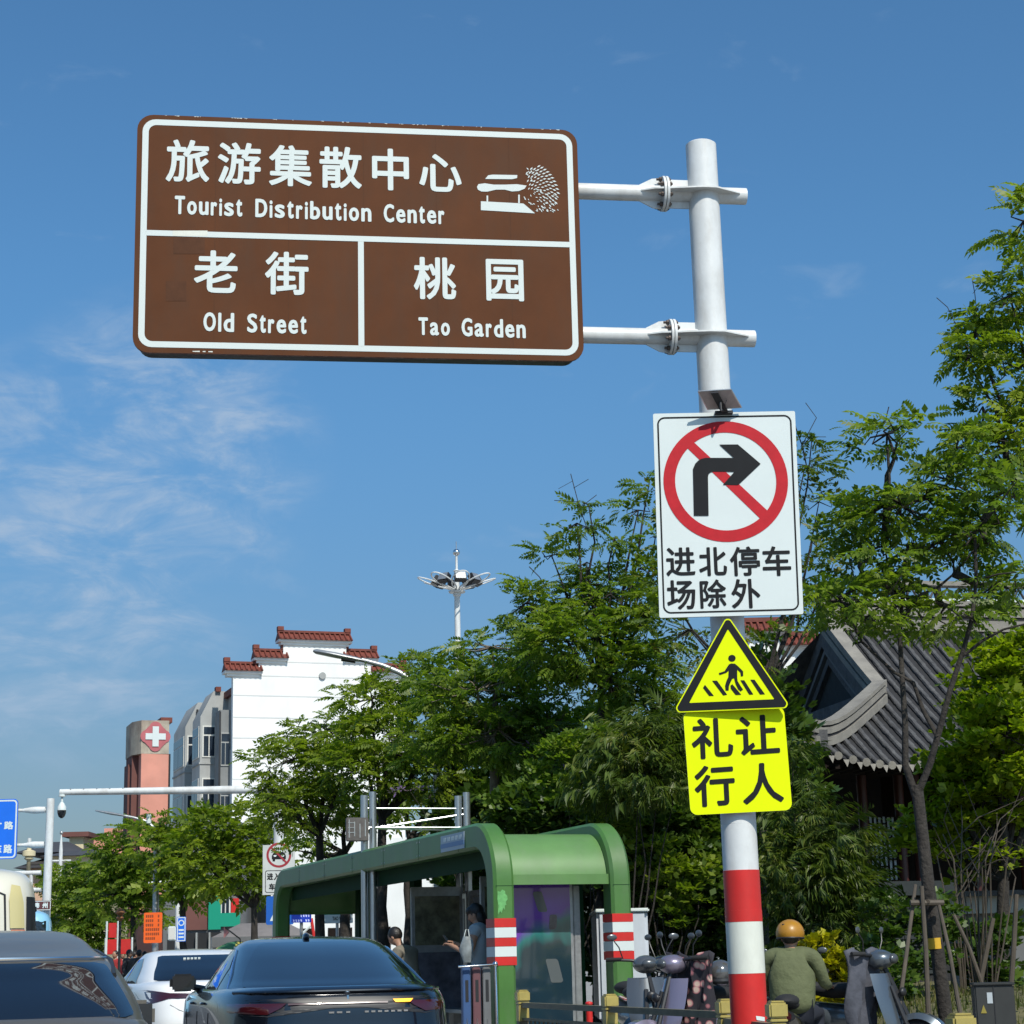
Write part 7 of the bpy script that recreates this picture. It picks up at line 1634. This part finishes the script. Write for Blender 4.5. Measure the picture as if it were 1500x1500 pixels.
for j in range(nz_ + 1):
    z = z0 + (z1 - z0) * j / nz_
    for i in range(nx_):
        if (i + j) % 3: mb.box((x0 + (x1 - x0) * i / nx_ + .013, 1.712, z - .012), (x0 + (x1 - x0) * (i + 1) / nx_ - .013, 1.748, z + .012))
mb.build('lattice', M['darkwood'], wi)
tx0, tx1 = plx(1258, -.6), plx(1392, -.6); tz = plz(1292, tx0, -.6); tz2 = plz(1313, tx0, -.6)
MB().box((tx0, -.7, tz2), (tx1, 2.1, tz)).build('terrace_slab', M['darkbrick'], pv)
bw = MB().box((tx0 + .12, -.52, 0), (tx1 - .1, 2.1, tz2)).build('terrace_wall', M['tilejoint'], pv)
bwd = .24; bm_ = MB().box((-bwd / 2 + .006, -.03, 0), (bwd / 2 - .006, .0, .058)).mesh('brick', M['darkbrick']); nb = 0
for r_ in range(18):
    for k in range(11):
        x = tx0 + .12 + bwd * (k + .5 + .5 * (r_ % 2)); z = tz2 - .07 * (r_ + 1)
        if x + bwd / 2 > tx1 - .1 or nb >= 290: continue
        link('brick', bm_, pv, loc=(x, -.52, z)); nb += 1
# grey wall with a pale coping at the far right, behind the bare stems
d = 27; a = GX(1392, d, 2); o = thing('garden_wall', 'low garden wall with a pale stone top behind the bare stems', 'wall', (a.x, d, .3), .05)
za, zb_ = W(1440, 1313, d).z - .3, W(1440, 1338, d).z - .3
MB().box((0, 0, 0), (6, .3, zb_)).build('wall_body', M['greydark'], o); MB().box((-.05, -.1, zb_), (6, .4, za)).build('coping', mat('pale_stone', (.36, .36, .34), .8, var=.15, scale=4), o); MB().box((-.1, -.2, za), (6, .5, za + .07)).build('coping_tiles', M['tile'], o)

# ================================================================== vegetation
def leaflet_frond(n=5, length=.34, lw=.030, ll=.105, droop=.35):
    """a pinnate leaf along +x: pairs of folded leaflets on a drooping rachis; returns (V (k,4,3))"""
    Q = []
    def leaf(p, d, s=1.0):
        d = d / np.linalg.norm(d); side = np.cross(d, [0, 0, 1.0]); side /= np.linalg.norm(side)
        Lf = ll * s; w = lw * s
        Q.append([p, p + d * Lf * .42 + side * w + np.array([0, 0, .008]), p + d * Lf - np.array([0, 0, .018 * s]), p + d * Lf * .42 - side * w + np.array([0, 0, .008])])
    for i in range(n):
        t = (i + .6) / n; x = length * t; z = -droop * length * t * t
        s = .8 + .5 * math.sin(math.pi * min(1, t * .9 + .1))
        for sg in (1, -1): leaf(np.array([x, .004 * sg, z]), np.array([.55, sg * .85, -.28]), s)
    leaf(np.array([length, 0, -droop * length]), np.array([1, 0, -.6]), 1.1)
    return np.array(Q)
def oval_spray(n=5, r=.11, ll=.085, lw=.030):
    """a whorl of broad leaves"""
    Q = []
    for i in range(n):
        a = 2 * math.pi * i / n + i; d = np.array([math.cos(a), math.sin(a), .35]); d /= np.linalg.norm(d)
        side = np.cross(d, [0, 0, 1.0]); side /= np.linalg.norm(side); p = d * r * .2
        Q.append([p, p + d * ll * .5 + side * lw, p + d * ll, p + d * ll * .5 - side * lw])
    return np.array(Q)
def bamboo_spray(n=8, ll=.145, lw=.0115):
    Q = []
    for i in range(n):
        a = -0.9 + 1.8 * i / (n - 1); d = np.array([math.cos(a), math.sin(a), -.75 - .2 * (i % 2)]); d /= np.linalg.norm(d)
        side = np.cross(d, [0, .2, 1.0]); side /= np.linalg.norm(side); p = np.array([.03 * i, 0, 0])
        Q.append([p, p + d * ll * .4 + side * lw, p + d * ll + np.array([0, 0, -.03]), p + d * ll * .4 - side * lw])
    return np.array(Q)
FR = {'pinnate': leaflet_frond(), 'pinnate_small': leaflet_frond(4, .26, .026, .095), 'far': leaflet_frond(3, .34, .055, .15), 'oval': oval_spray(), 'ovalbig': oval_spray(5, .12, .12, .042), 'bamboo': bamboo_spray(), 'needle': oval_spray(6, .08, .10, .012)}
def frame_mats(dx, tilt, roll, rs):
    """rotation matrices whose x axis is dx (n,3), rolled about it"""
    n = len(dx); x = dx / np.linalg.norm(dx, axis=1, keepdims=True)
    up = np.tile([0, 0, 1.0], (n, 1)) + rs.normal(0, tilt, (n, 3))
    y = np.cross(up, x); y /= np.linalg.norm(y, axis=1, keepdims=True); z = np.cross(x, y)
    return np.stack([x, y, z], axis=2)
DM = 1.9
def crown_mesh(name, blobs, dens, kind, m, rs, per=7, spread=.30, shell=.55, up=.25, scale=1.0, flat=.6):
    """blobs: (centre, radii); leaf sprays radiate from clump centres sampled towards each blob's outside.
    Returns the mesh and the clump centres."""
    tpl = FR[kind]; P = []; D = []; C = []
    for c, r in blobs:
        c = np.array(c); r = np.array(r)
        n = max(3, int(DM * dens * (r[0] * r[1] + r[0] * r[2] + r[1] * r[2]) * 4.2 / 3))
        u = rs.normal(size=(n, 3)); u /= np.linalg.norm(u, axis=1, keepdims=True)
        rad = shell + (1 - shell) * rs.random(n) ** .6; rad *= 1 + rs.normal(0, .07, n)
        pos = c + u * r * rad[:, None]
        C.append(pos)
        for k in range(per):
            a = rs.random(n) * 2 * math.pi
            d = np.stack([np.cos(a), np.sin(a), rs.normal(up * .3, .22, n)], 1) * .9 + u * .55 + np.array([0, 0, up * .4])
            d /= np.linalg.norm(d, axis=1, keepdims=True)
            P.append(pos + d * (rs.random(n) * spread)[:, None] * np.array([1, 1, flat])); D.append(d)
    P = np.concatenate(P); D = np.concatenate(D); C = np.concatenate(C); n = len(P)
    Rm = frame_mats(D, .55, 0, rs); S = scale * (.5 + .8 * rs.random(n))
    k_ = int(n * .72) if kind in ('pinnate', 'pinnate_small', 'far') else n; idx = rs.permutation(n); Q = []
    for sel, tp in ((idx[:k_], tpl), (idx[k_:], FR['ovalbig'])):      # a quarter of the sprays are young whorled leaves
        if len(sel): Q.append((np.einsum('nij,klj->nkli', Rm[sel], tp) * (S[sel] * (1 if tp is tpl else 1.1))[:, None, None, None] + P[sel][:, None, None, :]).reshape(-1, 3))
    V = np.concatenate(Q); Fc = np.arange(len(V)).reshape(-1, 4)
    return mesh_np(name, V, Fc, m), C
def wiggle(a, b, n, amp, r):
    a, b = Vector(a), Vector(b); out = []
    for i in range(n + 1):
        t = i / n; p = a.lerp(b, t); e = math.sin(math.pi * t)
        out.append(p + Vector((r.uniform(-1, 1), r.uniform(-1, 1), r.uniform(-.5, .5))) * amp * e * (0.6 if 0 < i < n else 0))
    return out
NT = [0]
def tree(label, X, Y, zb, trunk_top, blobs, m, kind='pinnate', cat='tree', name='tree', dens=9, r0=.11, group=None, bark='bark', per=7, spread=.3, limbs=None, twig=.5, shell=.55, scale=1.0, seed=None, up=.08, stems=None, barescale=0, extra=None, flat=.6):
    """trunk_top: world point where the trunk divides; blobs: [(world centre, radii)]"""
    NT[0] += 1; r = random.Random(seed or NT[0] * 31); rs = np.random.RandomState(seed or NT[0] * 17)
    base = Vector((X, Y, zb)); o = thing(name, label, cat, base, group=group)
    bl = [(Vector(c) - base, rr) for c, rr in blobs]
    me, C = crown_mesh('crown', bl, dens, kind, M[m], rs, per, spread, shell, up, scale, flat)
    link('crown', me, o, kind='stuff')
    mb = MB(); tt = Vector(trunk_top) - base
    if stems: 
        nodes = []
        for pts, rad in stems:
            pts = [Vector(p) - base for p in pts]; mb.tube(pts, [rad[0] + (rad[1] - rad[0]) * i / (len(pts) - 1) for i in range(len(pts))], 10); nodes += pts[len(pts) // 2:]
    else:
        pts = wiggle((0, 0, 0), tt, 7, .05, r); mb.tube(pts, [r0 * (1.25 - .55 * i / 7) for i in range(8)], 10); nodes = [tt]
    for c, rr in bl:
        st = min(nodes[:max(1, len(nodes))], key=lambda q: (q - c).length) if stems else tt
        e = c + Vector((0, 0, rr[2] * .2)); md = st.lerp(e, .5) + Vector((0, 0, -.1 * (e - st).length))
        p = [st] + wiggle(md, e, 3, .15, r); rb = r0 * .5
        mb.tube(p, [rb * (1 - .75 * i / (len(p) - 1)) for i in range(len(p))], 6); nodes += p[1:]
    NA = np.array([n_[:] for n_ in nodes]); k = 0
    for c in C:
        if rs.rand() > twig: continue
        j = int(np.argmin(((NA - c) ** 2).sum(1))); s0 = Vector(NA[j]); c = Vector(c)
        if (s0 - c).length > 2.6: continue
        md = s0.lerp(c, .55) + Vector((r.uniform(-.1, .1), r.uniform(-.1, .1), r.uniform(-.12, .02)))
        mb.tube([s0, md, c], [r0 * .15, r0 * .10, .006], 4, cap=False)
    if extra:
        for pts, ra in extra: mb.tube([Vector(p) - base for p in pts], ra, 5)
    link('trunk', mb.mesh('trunk', M[bark]), o)
    return o
def PB(px, py, wpx, hpx, d, dr=None):
    """blob: pixel centre and half sizes at distance d"""
    k = d / FPX; c = W(px, py, d); rx = wpx * k; rz = hpx * k
    return (c, (rx, dr or max(rx, rz) * .8, rz))

# --- middle trees behind the shelter (left to right)
def T(label, px, d, ytop, blobs, m='leafA', **k):
    b = GX(px, d, .14); tt = W(px + (-.055 * 0), ytop, d)
    return tree(label, b.x, d, b.z, (tt.x, d, tt.z), [PB(x, y, w, h, d + dd) for x, y, w, h, dd in blobs], m, **k)
T('leafy street tree just left of the shelter roof, pale green crown against the white wall', 468, 38, 1225, [(430, 1120, 62, 36, 0), (480, 1075, 60, 30, .5), (415, 1180, 45, 34, -.5), (500, 1130, 58, 40, 0), (460, 1180, 60, 30, .8), (395, 1150, 26, 20, -.3)], m='leafA2', dens=15, scale=.72, spread=.26, r0=.10)
T('leafy tree above the steel columns of the shelter, reaching over the red-tiled gable', 560, 36, 1200, [(545, 1030, 58, 34, 0), (600, 1000, 60, 36, .5), (570, 1085, 75, 42, -.4), (640, 1060, 60, 50, .3), (530, 1125, 55, 32, -.6), (620, 1130, 65, 38, 0)], m='leafA2', dens=15, scale=.72, spread=.26, r0=.11)
T('broad tree with a grey trunk rising behind the shelter', 724, 32, 1110, [(668, 1000, 60, 34, .4), (722, 955, 58, 36, 0), (700, 1020, 88, 42, -.5), (780, 1005, 70, 46, .4), (730, 1075, 92, 36, -.6), (640, 1085, 60, 34, 0), (800, 1070, 60, 34, 0)], m='leafA', dens=16, scale=.70, spread=.26, r0=.11, bark='barkpale', shell=.6)
T('tall tree left of the white sign with bare twigs above its crown', 880, 30, 1000, [(770, 890, 52, 34, 0), (835, 882, 60, 32, .4), (905, 885, 60, 36, 0), (880, 860, 50, 20, .5), (950, 905, 40, 40, -.3), (815, 930, 50, 36, -.6), (900, 990, 60, 36, -.6), (860, 950, 90, 42, -.4), (950, 960, 50, 44, .3), (780, 960, 52, 34, .2), (845, 768, 34, 9, 0), (808, 815, 28, 8, .3), (900, 790, 30, 9, -.2), (862, 740, 14, 6, 0), (935, 750, 26, 14, .2), (952, 705, 18, 14, .2), (935, 835, 30, 10, 0), (860, 825, 24, 7, 0), (960, 790, 20, 14, .2), (940, 1030, 60, 30, 0)], m='leafA', dens=17, scale=.66, spread=.25, per=7, r0=.075, bark='bark', twig=.7,
  extra=[([W(862, 780, 30), W(848, 740, 30), W(836, 694, 30)], .007), ([W(846, 735, 30), W(812, 733, 30.1)], .006), ([W(840, 715, 30), W(862, 702, 29.9)], .005), ([W(848, 745, 30), W(874, 725, 30)], .006), ([W(838, 705, 30), W(818, 716, 30)], .004), ([W(775, 830, 30), W(790, 845, 30), W(800, 860, 30)], .008)])
T('sparse bronze-tipped tree standing behind the white sign', 1120, 27, 1010, [(1010, 930, 60, 40, 0), (1180, 690, 30, 44, 0), (1200, 740, 34, 26, .2), (1190, 800, 38, 30, -.2), (1215, 850, 40, 34, 0), (1010, 680, 40, 34, 0), (975, 720, 34, 26, 0), (1000, 820, 50, 40, .3), (1180, 880, 36, 22, .2), (1120, 950, 28, 30, 0), (965, 860, 34, 26, 0), (1190, 640, 16, 14, 0)], m='leafRed', dens=9, scale=.68, r0=.06, twig=.8,
  extra=[([W(1185, 700, 27), W(1176, 655, 27), W(1164, 622, 27)], .010), ([W(1176, 650, 27), W(1196, 612, 27), W(1180, 590, 27)], .006), ([W(1182, 640, 27), W(1210, 640, 27)], .005)])
# --- the forked tree on the right, in front of the pavilion
d = 19.0
st = [([GX(1388, d, .5), W(1374, 1400, d), W(1360, 1300, d), W(1352, 1230, d), W(1343, 1150, d)], (.070, .056)),
      ([W(1342, 1168, d), W(1326, 1120, d), W(1326, 1060, d), W(1322, 1000, d), W(1318, 930, d + .1), W(1322, 870, d + .2), W(1330, 800, d + .2)], (.038, .016)),
      ([W(1342, 1168, d), W(1362, 1120, d - .1), W(1376, 1070, d - .2), W(1392, 1010, d - .2), W(1412, 950, d - .3), W(1424, 905, d - .3), W(1430, 850, d - .3), W(1428, 780, d - .3)], (.036, .015)),
      ([W(1374, 1080, d - .2), W(1352, 1040, d), W(1338, 1000, d), W(1310, 985, d), W(1262, 940, d + .2), W(1245, 900, d + .3)], (.025, .011)),
      ([W(1412, 960, d - .3), W(1440, 938, d - .4), W(1470, 922, d - .5), W(1510, 912, d - .6)], (.017, .008)),
      ([W(1322, 905, d + .1), W(1350, 870, d), W(1372, 862, d), W(1398, 840, d), W(1440, 790, d)], (.019, .008)),
      ([W(1318, 930, d + .1), W(1306, 860, d + .2), W(1296, 800, d + .3)], (.020, .008))]
tree('forked street tree with a yellow band round its trunk, before the grey tiled pavilion', GX(1388, d, .5).x, d, .5, W(1342, 1168, d),
     [PB(x, y, w, h, d + dd, .9) for x, y, w, h, dd in [(1300, 640, 40, 24, 0), (1250, 760, 48, 28, .2), (1320, 745, 60, 36, -.2), (1390, 710, 58, 34, .2), (1440, 770, 60, 38, 0), (1370, 800, 60, 32, .3), (1260, 830, 46, 30, .1), (1228, 880, 44, 24, -.2), (1310, 870, 40, 20, .3), (1380, 900, 34, 22, 0), (1460, 860, 46, 28, .2), (1400, 660, 30, 20, 0), (1262, 912, 30, 14, -.1), (1470, 720, 44, 34, 0)]],
     'leafA', dens=10.5, r0=.09, stems=st, twig=.65, per=8, spread=.24, scale=.60, kind='pinnate', shell=.4, flat=.35,
     extra=[([W(1303, 760, d), W(1303, 700, d), W(1300, 655, d)], .016), ([W(1296, 620, d), W(1302, 596, d)], .006)])
# --- crown that hangs in from the right edge
d = 21.0
tree('large tree at the right edge whose crown reaches high above the pavilion', GX(1640, d, .5).x, d, .5, W(1600, 900, d),
     [PB(x, y, w, h, d + dd, .8) for x, y, w, h, dd in [(1500, 330, 30, 34, 0), (1480, 440, 56, 40, 0), (1430, 490, 42, 30, .2), (1415, 530, 26, 22, .1), (1500, 540, 60, 44, 0), (1495, 640, 50, 34, -.2), (1440, 600, 40, 22, .1), (1540, 420, 60, 80, 0), (1560, 560, 70, 80, 0), (1560, 700, 60, 80, 0), (1460, 665, 44, 20, 0), (1600, 640, 60, 110, .5)]],
     'leafA2', dens=10.5, r0=.08, twig=.5, per=7, spread=.22, scale=.66, shell=.45,
     extra=[([W(1400, 475, d), W(1388, 450, d), W(1372, 436, d)], .005), ([W(1432, 470, d), W(1428, 430, d), W(1424, 408, d)], .005), ([W(1425, 430, d), W(1445, 405, d)], .003)])
# --- dense lime shrub tree at the right
d = 25
T('dense lime green tree filling the right side behind the forked trunk', 1470, 25, 1290, [(1445, 1005, 50, 58, .2), (1505, 990, 60, 60, 0), (1425, 1090, 36, 56, 0), (1402, 1170, 26, 44, 0), (1350, 1215, 26, 40, .3), (1430, 1240, 50, 40, .2), (1470, 1090, 70, 64, -.4), (1540, 1080, 70, 90, 0), (1420, 1160, 40, 40, 0), (1480, 1160, 60, 46, 0), (1380, 1130, 20, 30, .2)], m='leafLime', dens=30, r0=.10, kind='ovalbig', per=8, spread=.28, scale=.95, twig=.2, shell=.72)
# tangled bare stems beneath it
def shrub(label, px, d, py_top, py_bot, w, m, kind, cat='bush', name='bush', dens=26, blobs=None, **k):
    b = GX(px, d, .2); zz = k.pop('zb', .14)
    bl = blobs or [(px, (py_top + py_bot) / 2, w, (py_bot - py_top) / 2, 0)]
    return tree(label, b.x, d, zz, Vector((b.x, d, zz + .5)), [PB(x, y, ww, h, d + dd) for x, y, ww, h, dd in bl], m, kind=kind, cat=cat, name=name, dens=dens, r0=k.pop('r0', .03), twig=k.pop('twig', .25), shell=k.pop('shell', .7), **k)
def bare_shrub(label, px, d, pts, zb, n=20, seed=3):
    r = random.Random(seed); b = GX(px, d, zb); o = thing('bare_shrub', label, 'bush', b)
    mb = MB()
    for i in range(n):
        a = W(px + r.uniform(-60, 60), r.uniform(1250, 1320), d + r.uniform(-.5, .5)); c = W(px + r.uniform(*pts[0]), r.uniform(*pts[1]), d + r.uniform(-.8, .8))
        p0 = Vector((a.x * .4 + b.x * .6 + r.uniform(-.1, .1), d, zb))
        mid = a.lerp(c, .5) + Vector((r.uniform(-.2, .2), 0, r.uniform(.0, .25)))
        mb.tube([p0 - b, a - b, mid - b, c - b], [.010, .008, .006, .002], 4, cap=False)
    return mb.build('stems', M['cane'], o)
bare_shrub('tangle of bare pale stems under the lime green tree', 1430, 23.2, ((-70, 90), (1130, 1260)), .6)
# bamboo and evergreens of the garden
shrub('drooping bamboo clump between the shelter roof and the yellow plate', 925, 26, 0, 0, 0, 'leafBamboo', 'bamboo', 'bamboo', 'bamboo_clump', 44, [(930, 1090, 44, 30, 0), (970, 1075, 34, 30, .2), (890, 1140, 40, 28, .2), (945, 1140, 44, 34, -.2), (988, 1120, 24, 36, 0)], per=7, scale=1.1, spread=.26, up=.0)
shrub('bamboo clump right of the yellow plate, under the pavilion eave', 1195, 24, 0, 0, 0, 'leafBamboo', 'bamboo', 'bamboo', 'bamboo_clump', 48, [(1163, 1110, 12, 30, 0), (1175, 1200, 40, 34, 0), (1228, 1215, 30, 26, -.2), (1215, 1270, 54, 48, 0), (1165, 1275, 44, 50, -.2), (1250, 1330, 34, 50, 0), (1190, 1345, 50, 46, 0)], per=6, scale=1.05, spread=.24, up=.0)
shrub('glossy dark evergreen behind the near shelter post', 965, 27.5, 0, 0, 0, 'leafDark', 'ovalbig', 'bush', 'bush', 30, [(960, 1210, 50, 34, 0), (1010, 1200, 50, 44, .2), (940, 1260, 40, 40, 0), (1000, 1275, 56, 44, -.2), (1040, 1240, 36, 50, .2), (980, 1340, 56, 50, .6), (1030, 1330, 44, 60, .4)], per=8, spread=.2)
shrub('bright leaf sprays hanging beside the striped pole', 985, 26.6, 0, 0, 0, 'leafA2', 'ovalbig', 'bush', 'bush', 20, [(970, 1275, 50, 14, 0), (1000, 1310, 40, 16, 0), (940, 1240, 26, 22, 0), (1030, 1270, 30, 20, 0), (985, 1350, 20, 16, 0)], per=7, spread=.18)
shrub('dark evergreen mass above the shelter canopy', 820, 30, 0, 0, 0, 'leafDark', 'ovalbig', 'bush', 'bush', 16, [(840, 1160, 70, 50, 0), (900, 1190, 60, 44, -.4), (780, 1180, 60, 40, 0), (900, 1250, 60, 50, 0)], per=8, spread=.3, scale=1.2)
shrub('wisteria with pale purple blooms in the shade behind the shelter', 815, 31.5, 0, 0, 0, 'flower', 'needle', 'climbing plant', 'wisteria', 20, [(795, 1105, 26, 12, 0), (828, 1120, 22, 12, 0), (600, 1160, 14, 10, 0), (850, 1150, 20, 12, 0)], per=5, spread=.2)
# a deep dark hedge closes the garden behind everything
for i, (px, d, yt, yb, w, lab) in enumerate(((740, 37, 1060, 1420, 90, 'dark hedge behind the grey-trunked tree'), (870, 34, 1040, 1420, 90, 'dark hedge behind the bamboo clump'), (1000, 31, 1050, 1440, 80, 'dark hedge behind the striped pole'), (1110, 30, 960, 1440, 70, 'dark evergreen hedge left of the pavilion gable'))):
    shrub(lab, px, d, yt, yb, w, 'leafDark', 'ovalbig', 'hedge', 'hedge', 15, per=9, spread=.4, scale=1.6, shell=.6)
shrub('dark shrub under the pavilion terrace', 1290, 21.5, 1385, 1470, 45, 'leafDark', 'oval', 'bush', 'bush', 40, per=8, spread=.15, zb=.6)
shrub('dark low bush right of the forked tree', 1460, 24, 1350, 1440, 60, 'leafDark', 'ovalbig', 'bush', 'bush', 30, per=8, spread=.15, zb=.6)
shrub('round golden yellow bush beyond the scooter rider', 1203, 20.5, 1372, 1440, 36, 'leafGold', 'ovalbig', 'bush', 'golden_bush', 75, [(1200, 1400, 32, 26, 0), (1222, 1420, 26, 26, 0), (1205, 1440, 40, 30, 0)], per=9, spread=.08, shell=.8, scale=.62)
# --- street trees along the pavement, running away to the left
lm = ['leafA2', 'leafA', 'leafA2', 'leafA', 'leafA2', 'leafA']
for i, (px, d, blobs, lab, m_) in enumerate((
    (372, 53, [(330, 1215, 42, 28, 0), (375, 1235, 44, 34, 0), (290, 1250, 40, 30, 0), (345, 1275, 60, 30, 0), (390, 1290, 36, 26, .3), (300, 1205, 30, 18, 0), (400, 1190, 24, 20, 0)], 'light green street tree left of the no-cars sign', 'leafA2'),
    (268, 56, [(262, 1225, 36, 26, 0), (235, 1250, 34, 30, 0), (285, 1280, 40, 26, 0), (235, 1210, 24, 16, 0), (262, 1300, 36, 18, 0)], 'street tree with a bent trunk behind the thin white pole', 'leafA2'),
    (195, 64, [(195, 1245, 40, 30, 0), (165, 1265, 30, 30, 0), (215, 1290, 40, 34, 0), (170, 1315, 38, 30, 0), (205, 1218, 18, 12, 0), (220, 1340, 30, 22, 0)], 'dark rounded street tree over the orange sign', 'leafA'),
    (125, 72, [(130, 1290, 34, 28, 0), (105, 1310, 34, 30, 0), (150, 1325, 34, 32, 0), (115, 1350, 38, 26, 0), (145, 1365, 30, 20, 0)], 'street tree behind the light blue bus', 'leafA'),
    (86, 84, [(90, 1290, 26, 20, 0), (80, 1315, 24, 24, 0), (100, 1335, 30, 20, 0)], 'farthest street tree right of the white sign pole', 'leafA2'))):
    b = GX(px, d, .14); tree(lab, b.x, d, .14, W(px, 1330, d), [PB(x, y, w, h, d + dd) for x, y, w, h, dd in blobs], m_, kind='far', dens=10, r0=.11, per=7, spread=.42, scale=.88, twig=.3, shell=.55, group='street trees along the pavement')
T('thin dark-trunked tree behind the shelter roof, left of the steel columns', 505, 42, 1250, [(500, 1190, 50, 30, 0), (455, 1215, 36, 24, 0), (545, 1170, 50, 34, 0), (440, 1250, 22, 16, 0)], m='leafA', dens=6, r0=.12, twig=.5)
T('two-stemmed dark tree behind the shelter, right of the steel columns', 600, 41, 1230, [(590, 1170, 54, 30, 0), (640, 1150, 50, 32, 0), (660, 1190, 30, 24, 0)], m='leafA', dens=6, r0=.13, twig=.5)
# grass on the bank
rs = np.random.RandomState(5); n = 9000
x = 2.9 + rs.random(n) * 9; y = 18.5 + rs.random(n) * 8; z = np.array([bankz(a, b) for a, b in zip(x, y)]); h = .05 + .10 * rs.random(n); a = rs.random(n) * 6.28; w = .008 + .006 * rs.random(n); le = rs.normal(0, .04, (n, 2))
V = np.stack([np.stack([x - np.cos(a) * w, y - np.sin(a) * w, z - .01], 1), np.stack([x + np.cos(a) * w, y + np.sin(a) * w, z - .01], 1), np.stack([x + le[:, 0], y + le[:, 1], z + h], 1)], 1).reshape(-1, 3)
link('grass', mesh_np('grass', V, np.arange(3 * n).reshape(-1, 3), M['grassblade']), label='patchy dry grass growing on the garden bank', cat='grass', kind='stuff')

shrub('low dark bush in front of the pavilion terrace wall', 1330, 22.5, 1330, 1400, 40, 'leafDark', 'oval', 'bush', 'bush', 40, [(1300, 1345, 40, 30, 0), (1375, 1335, 34, 36, 0), (1345, 1390, 50, 30, 0)], per=8, spread=.15, zb=.6)

shrub('broadleaf evergreen crown left of the yellow plate, over the shelter roof', 880, 27.0, 0, 0, 0, 'leafA', 'ovalbig', 'bush', 'bush', 30, [(860, 1090, 40, 30, 0), (850, 1150, 50, 36, .2), (905, 1195, 44, 30, 0), (820, 1110, 34, 34, .2)], per=8, spread=.2, scale=.8)
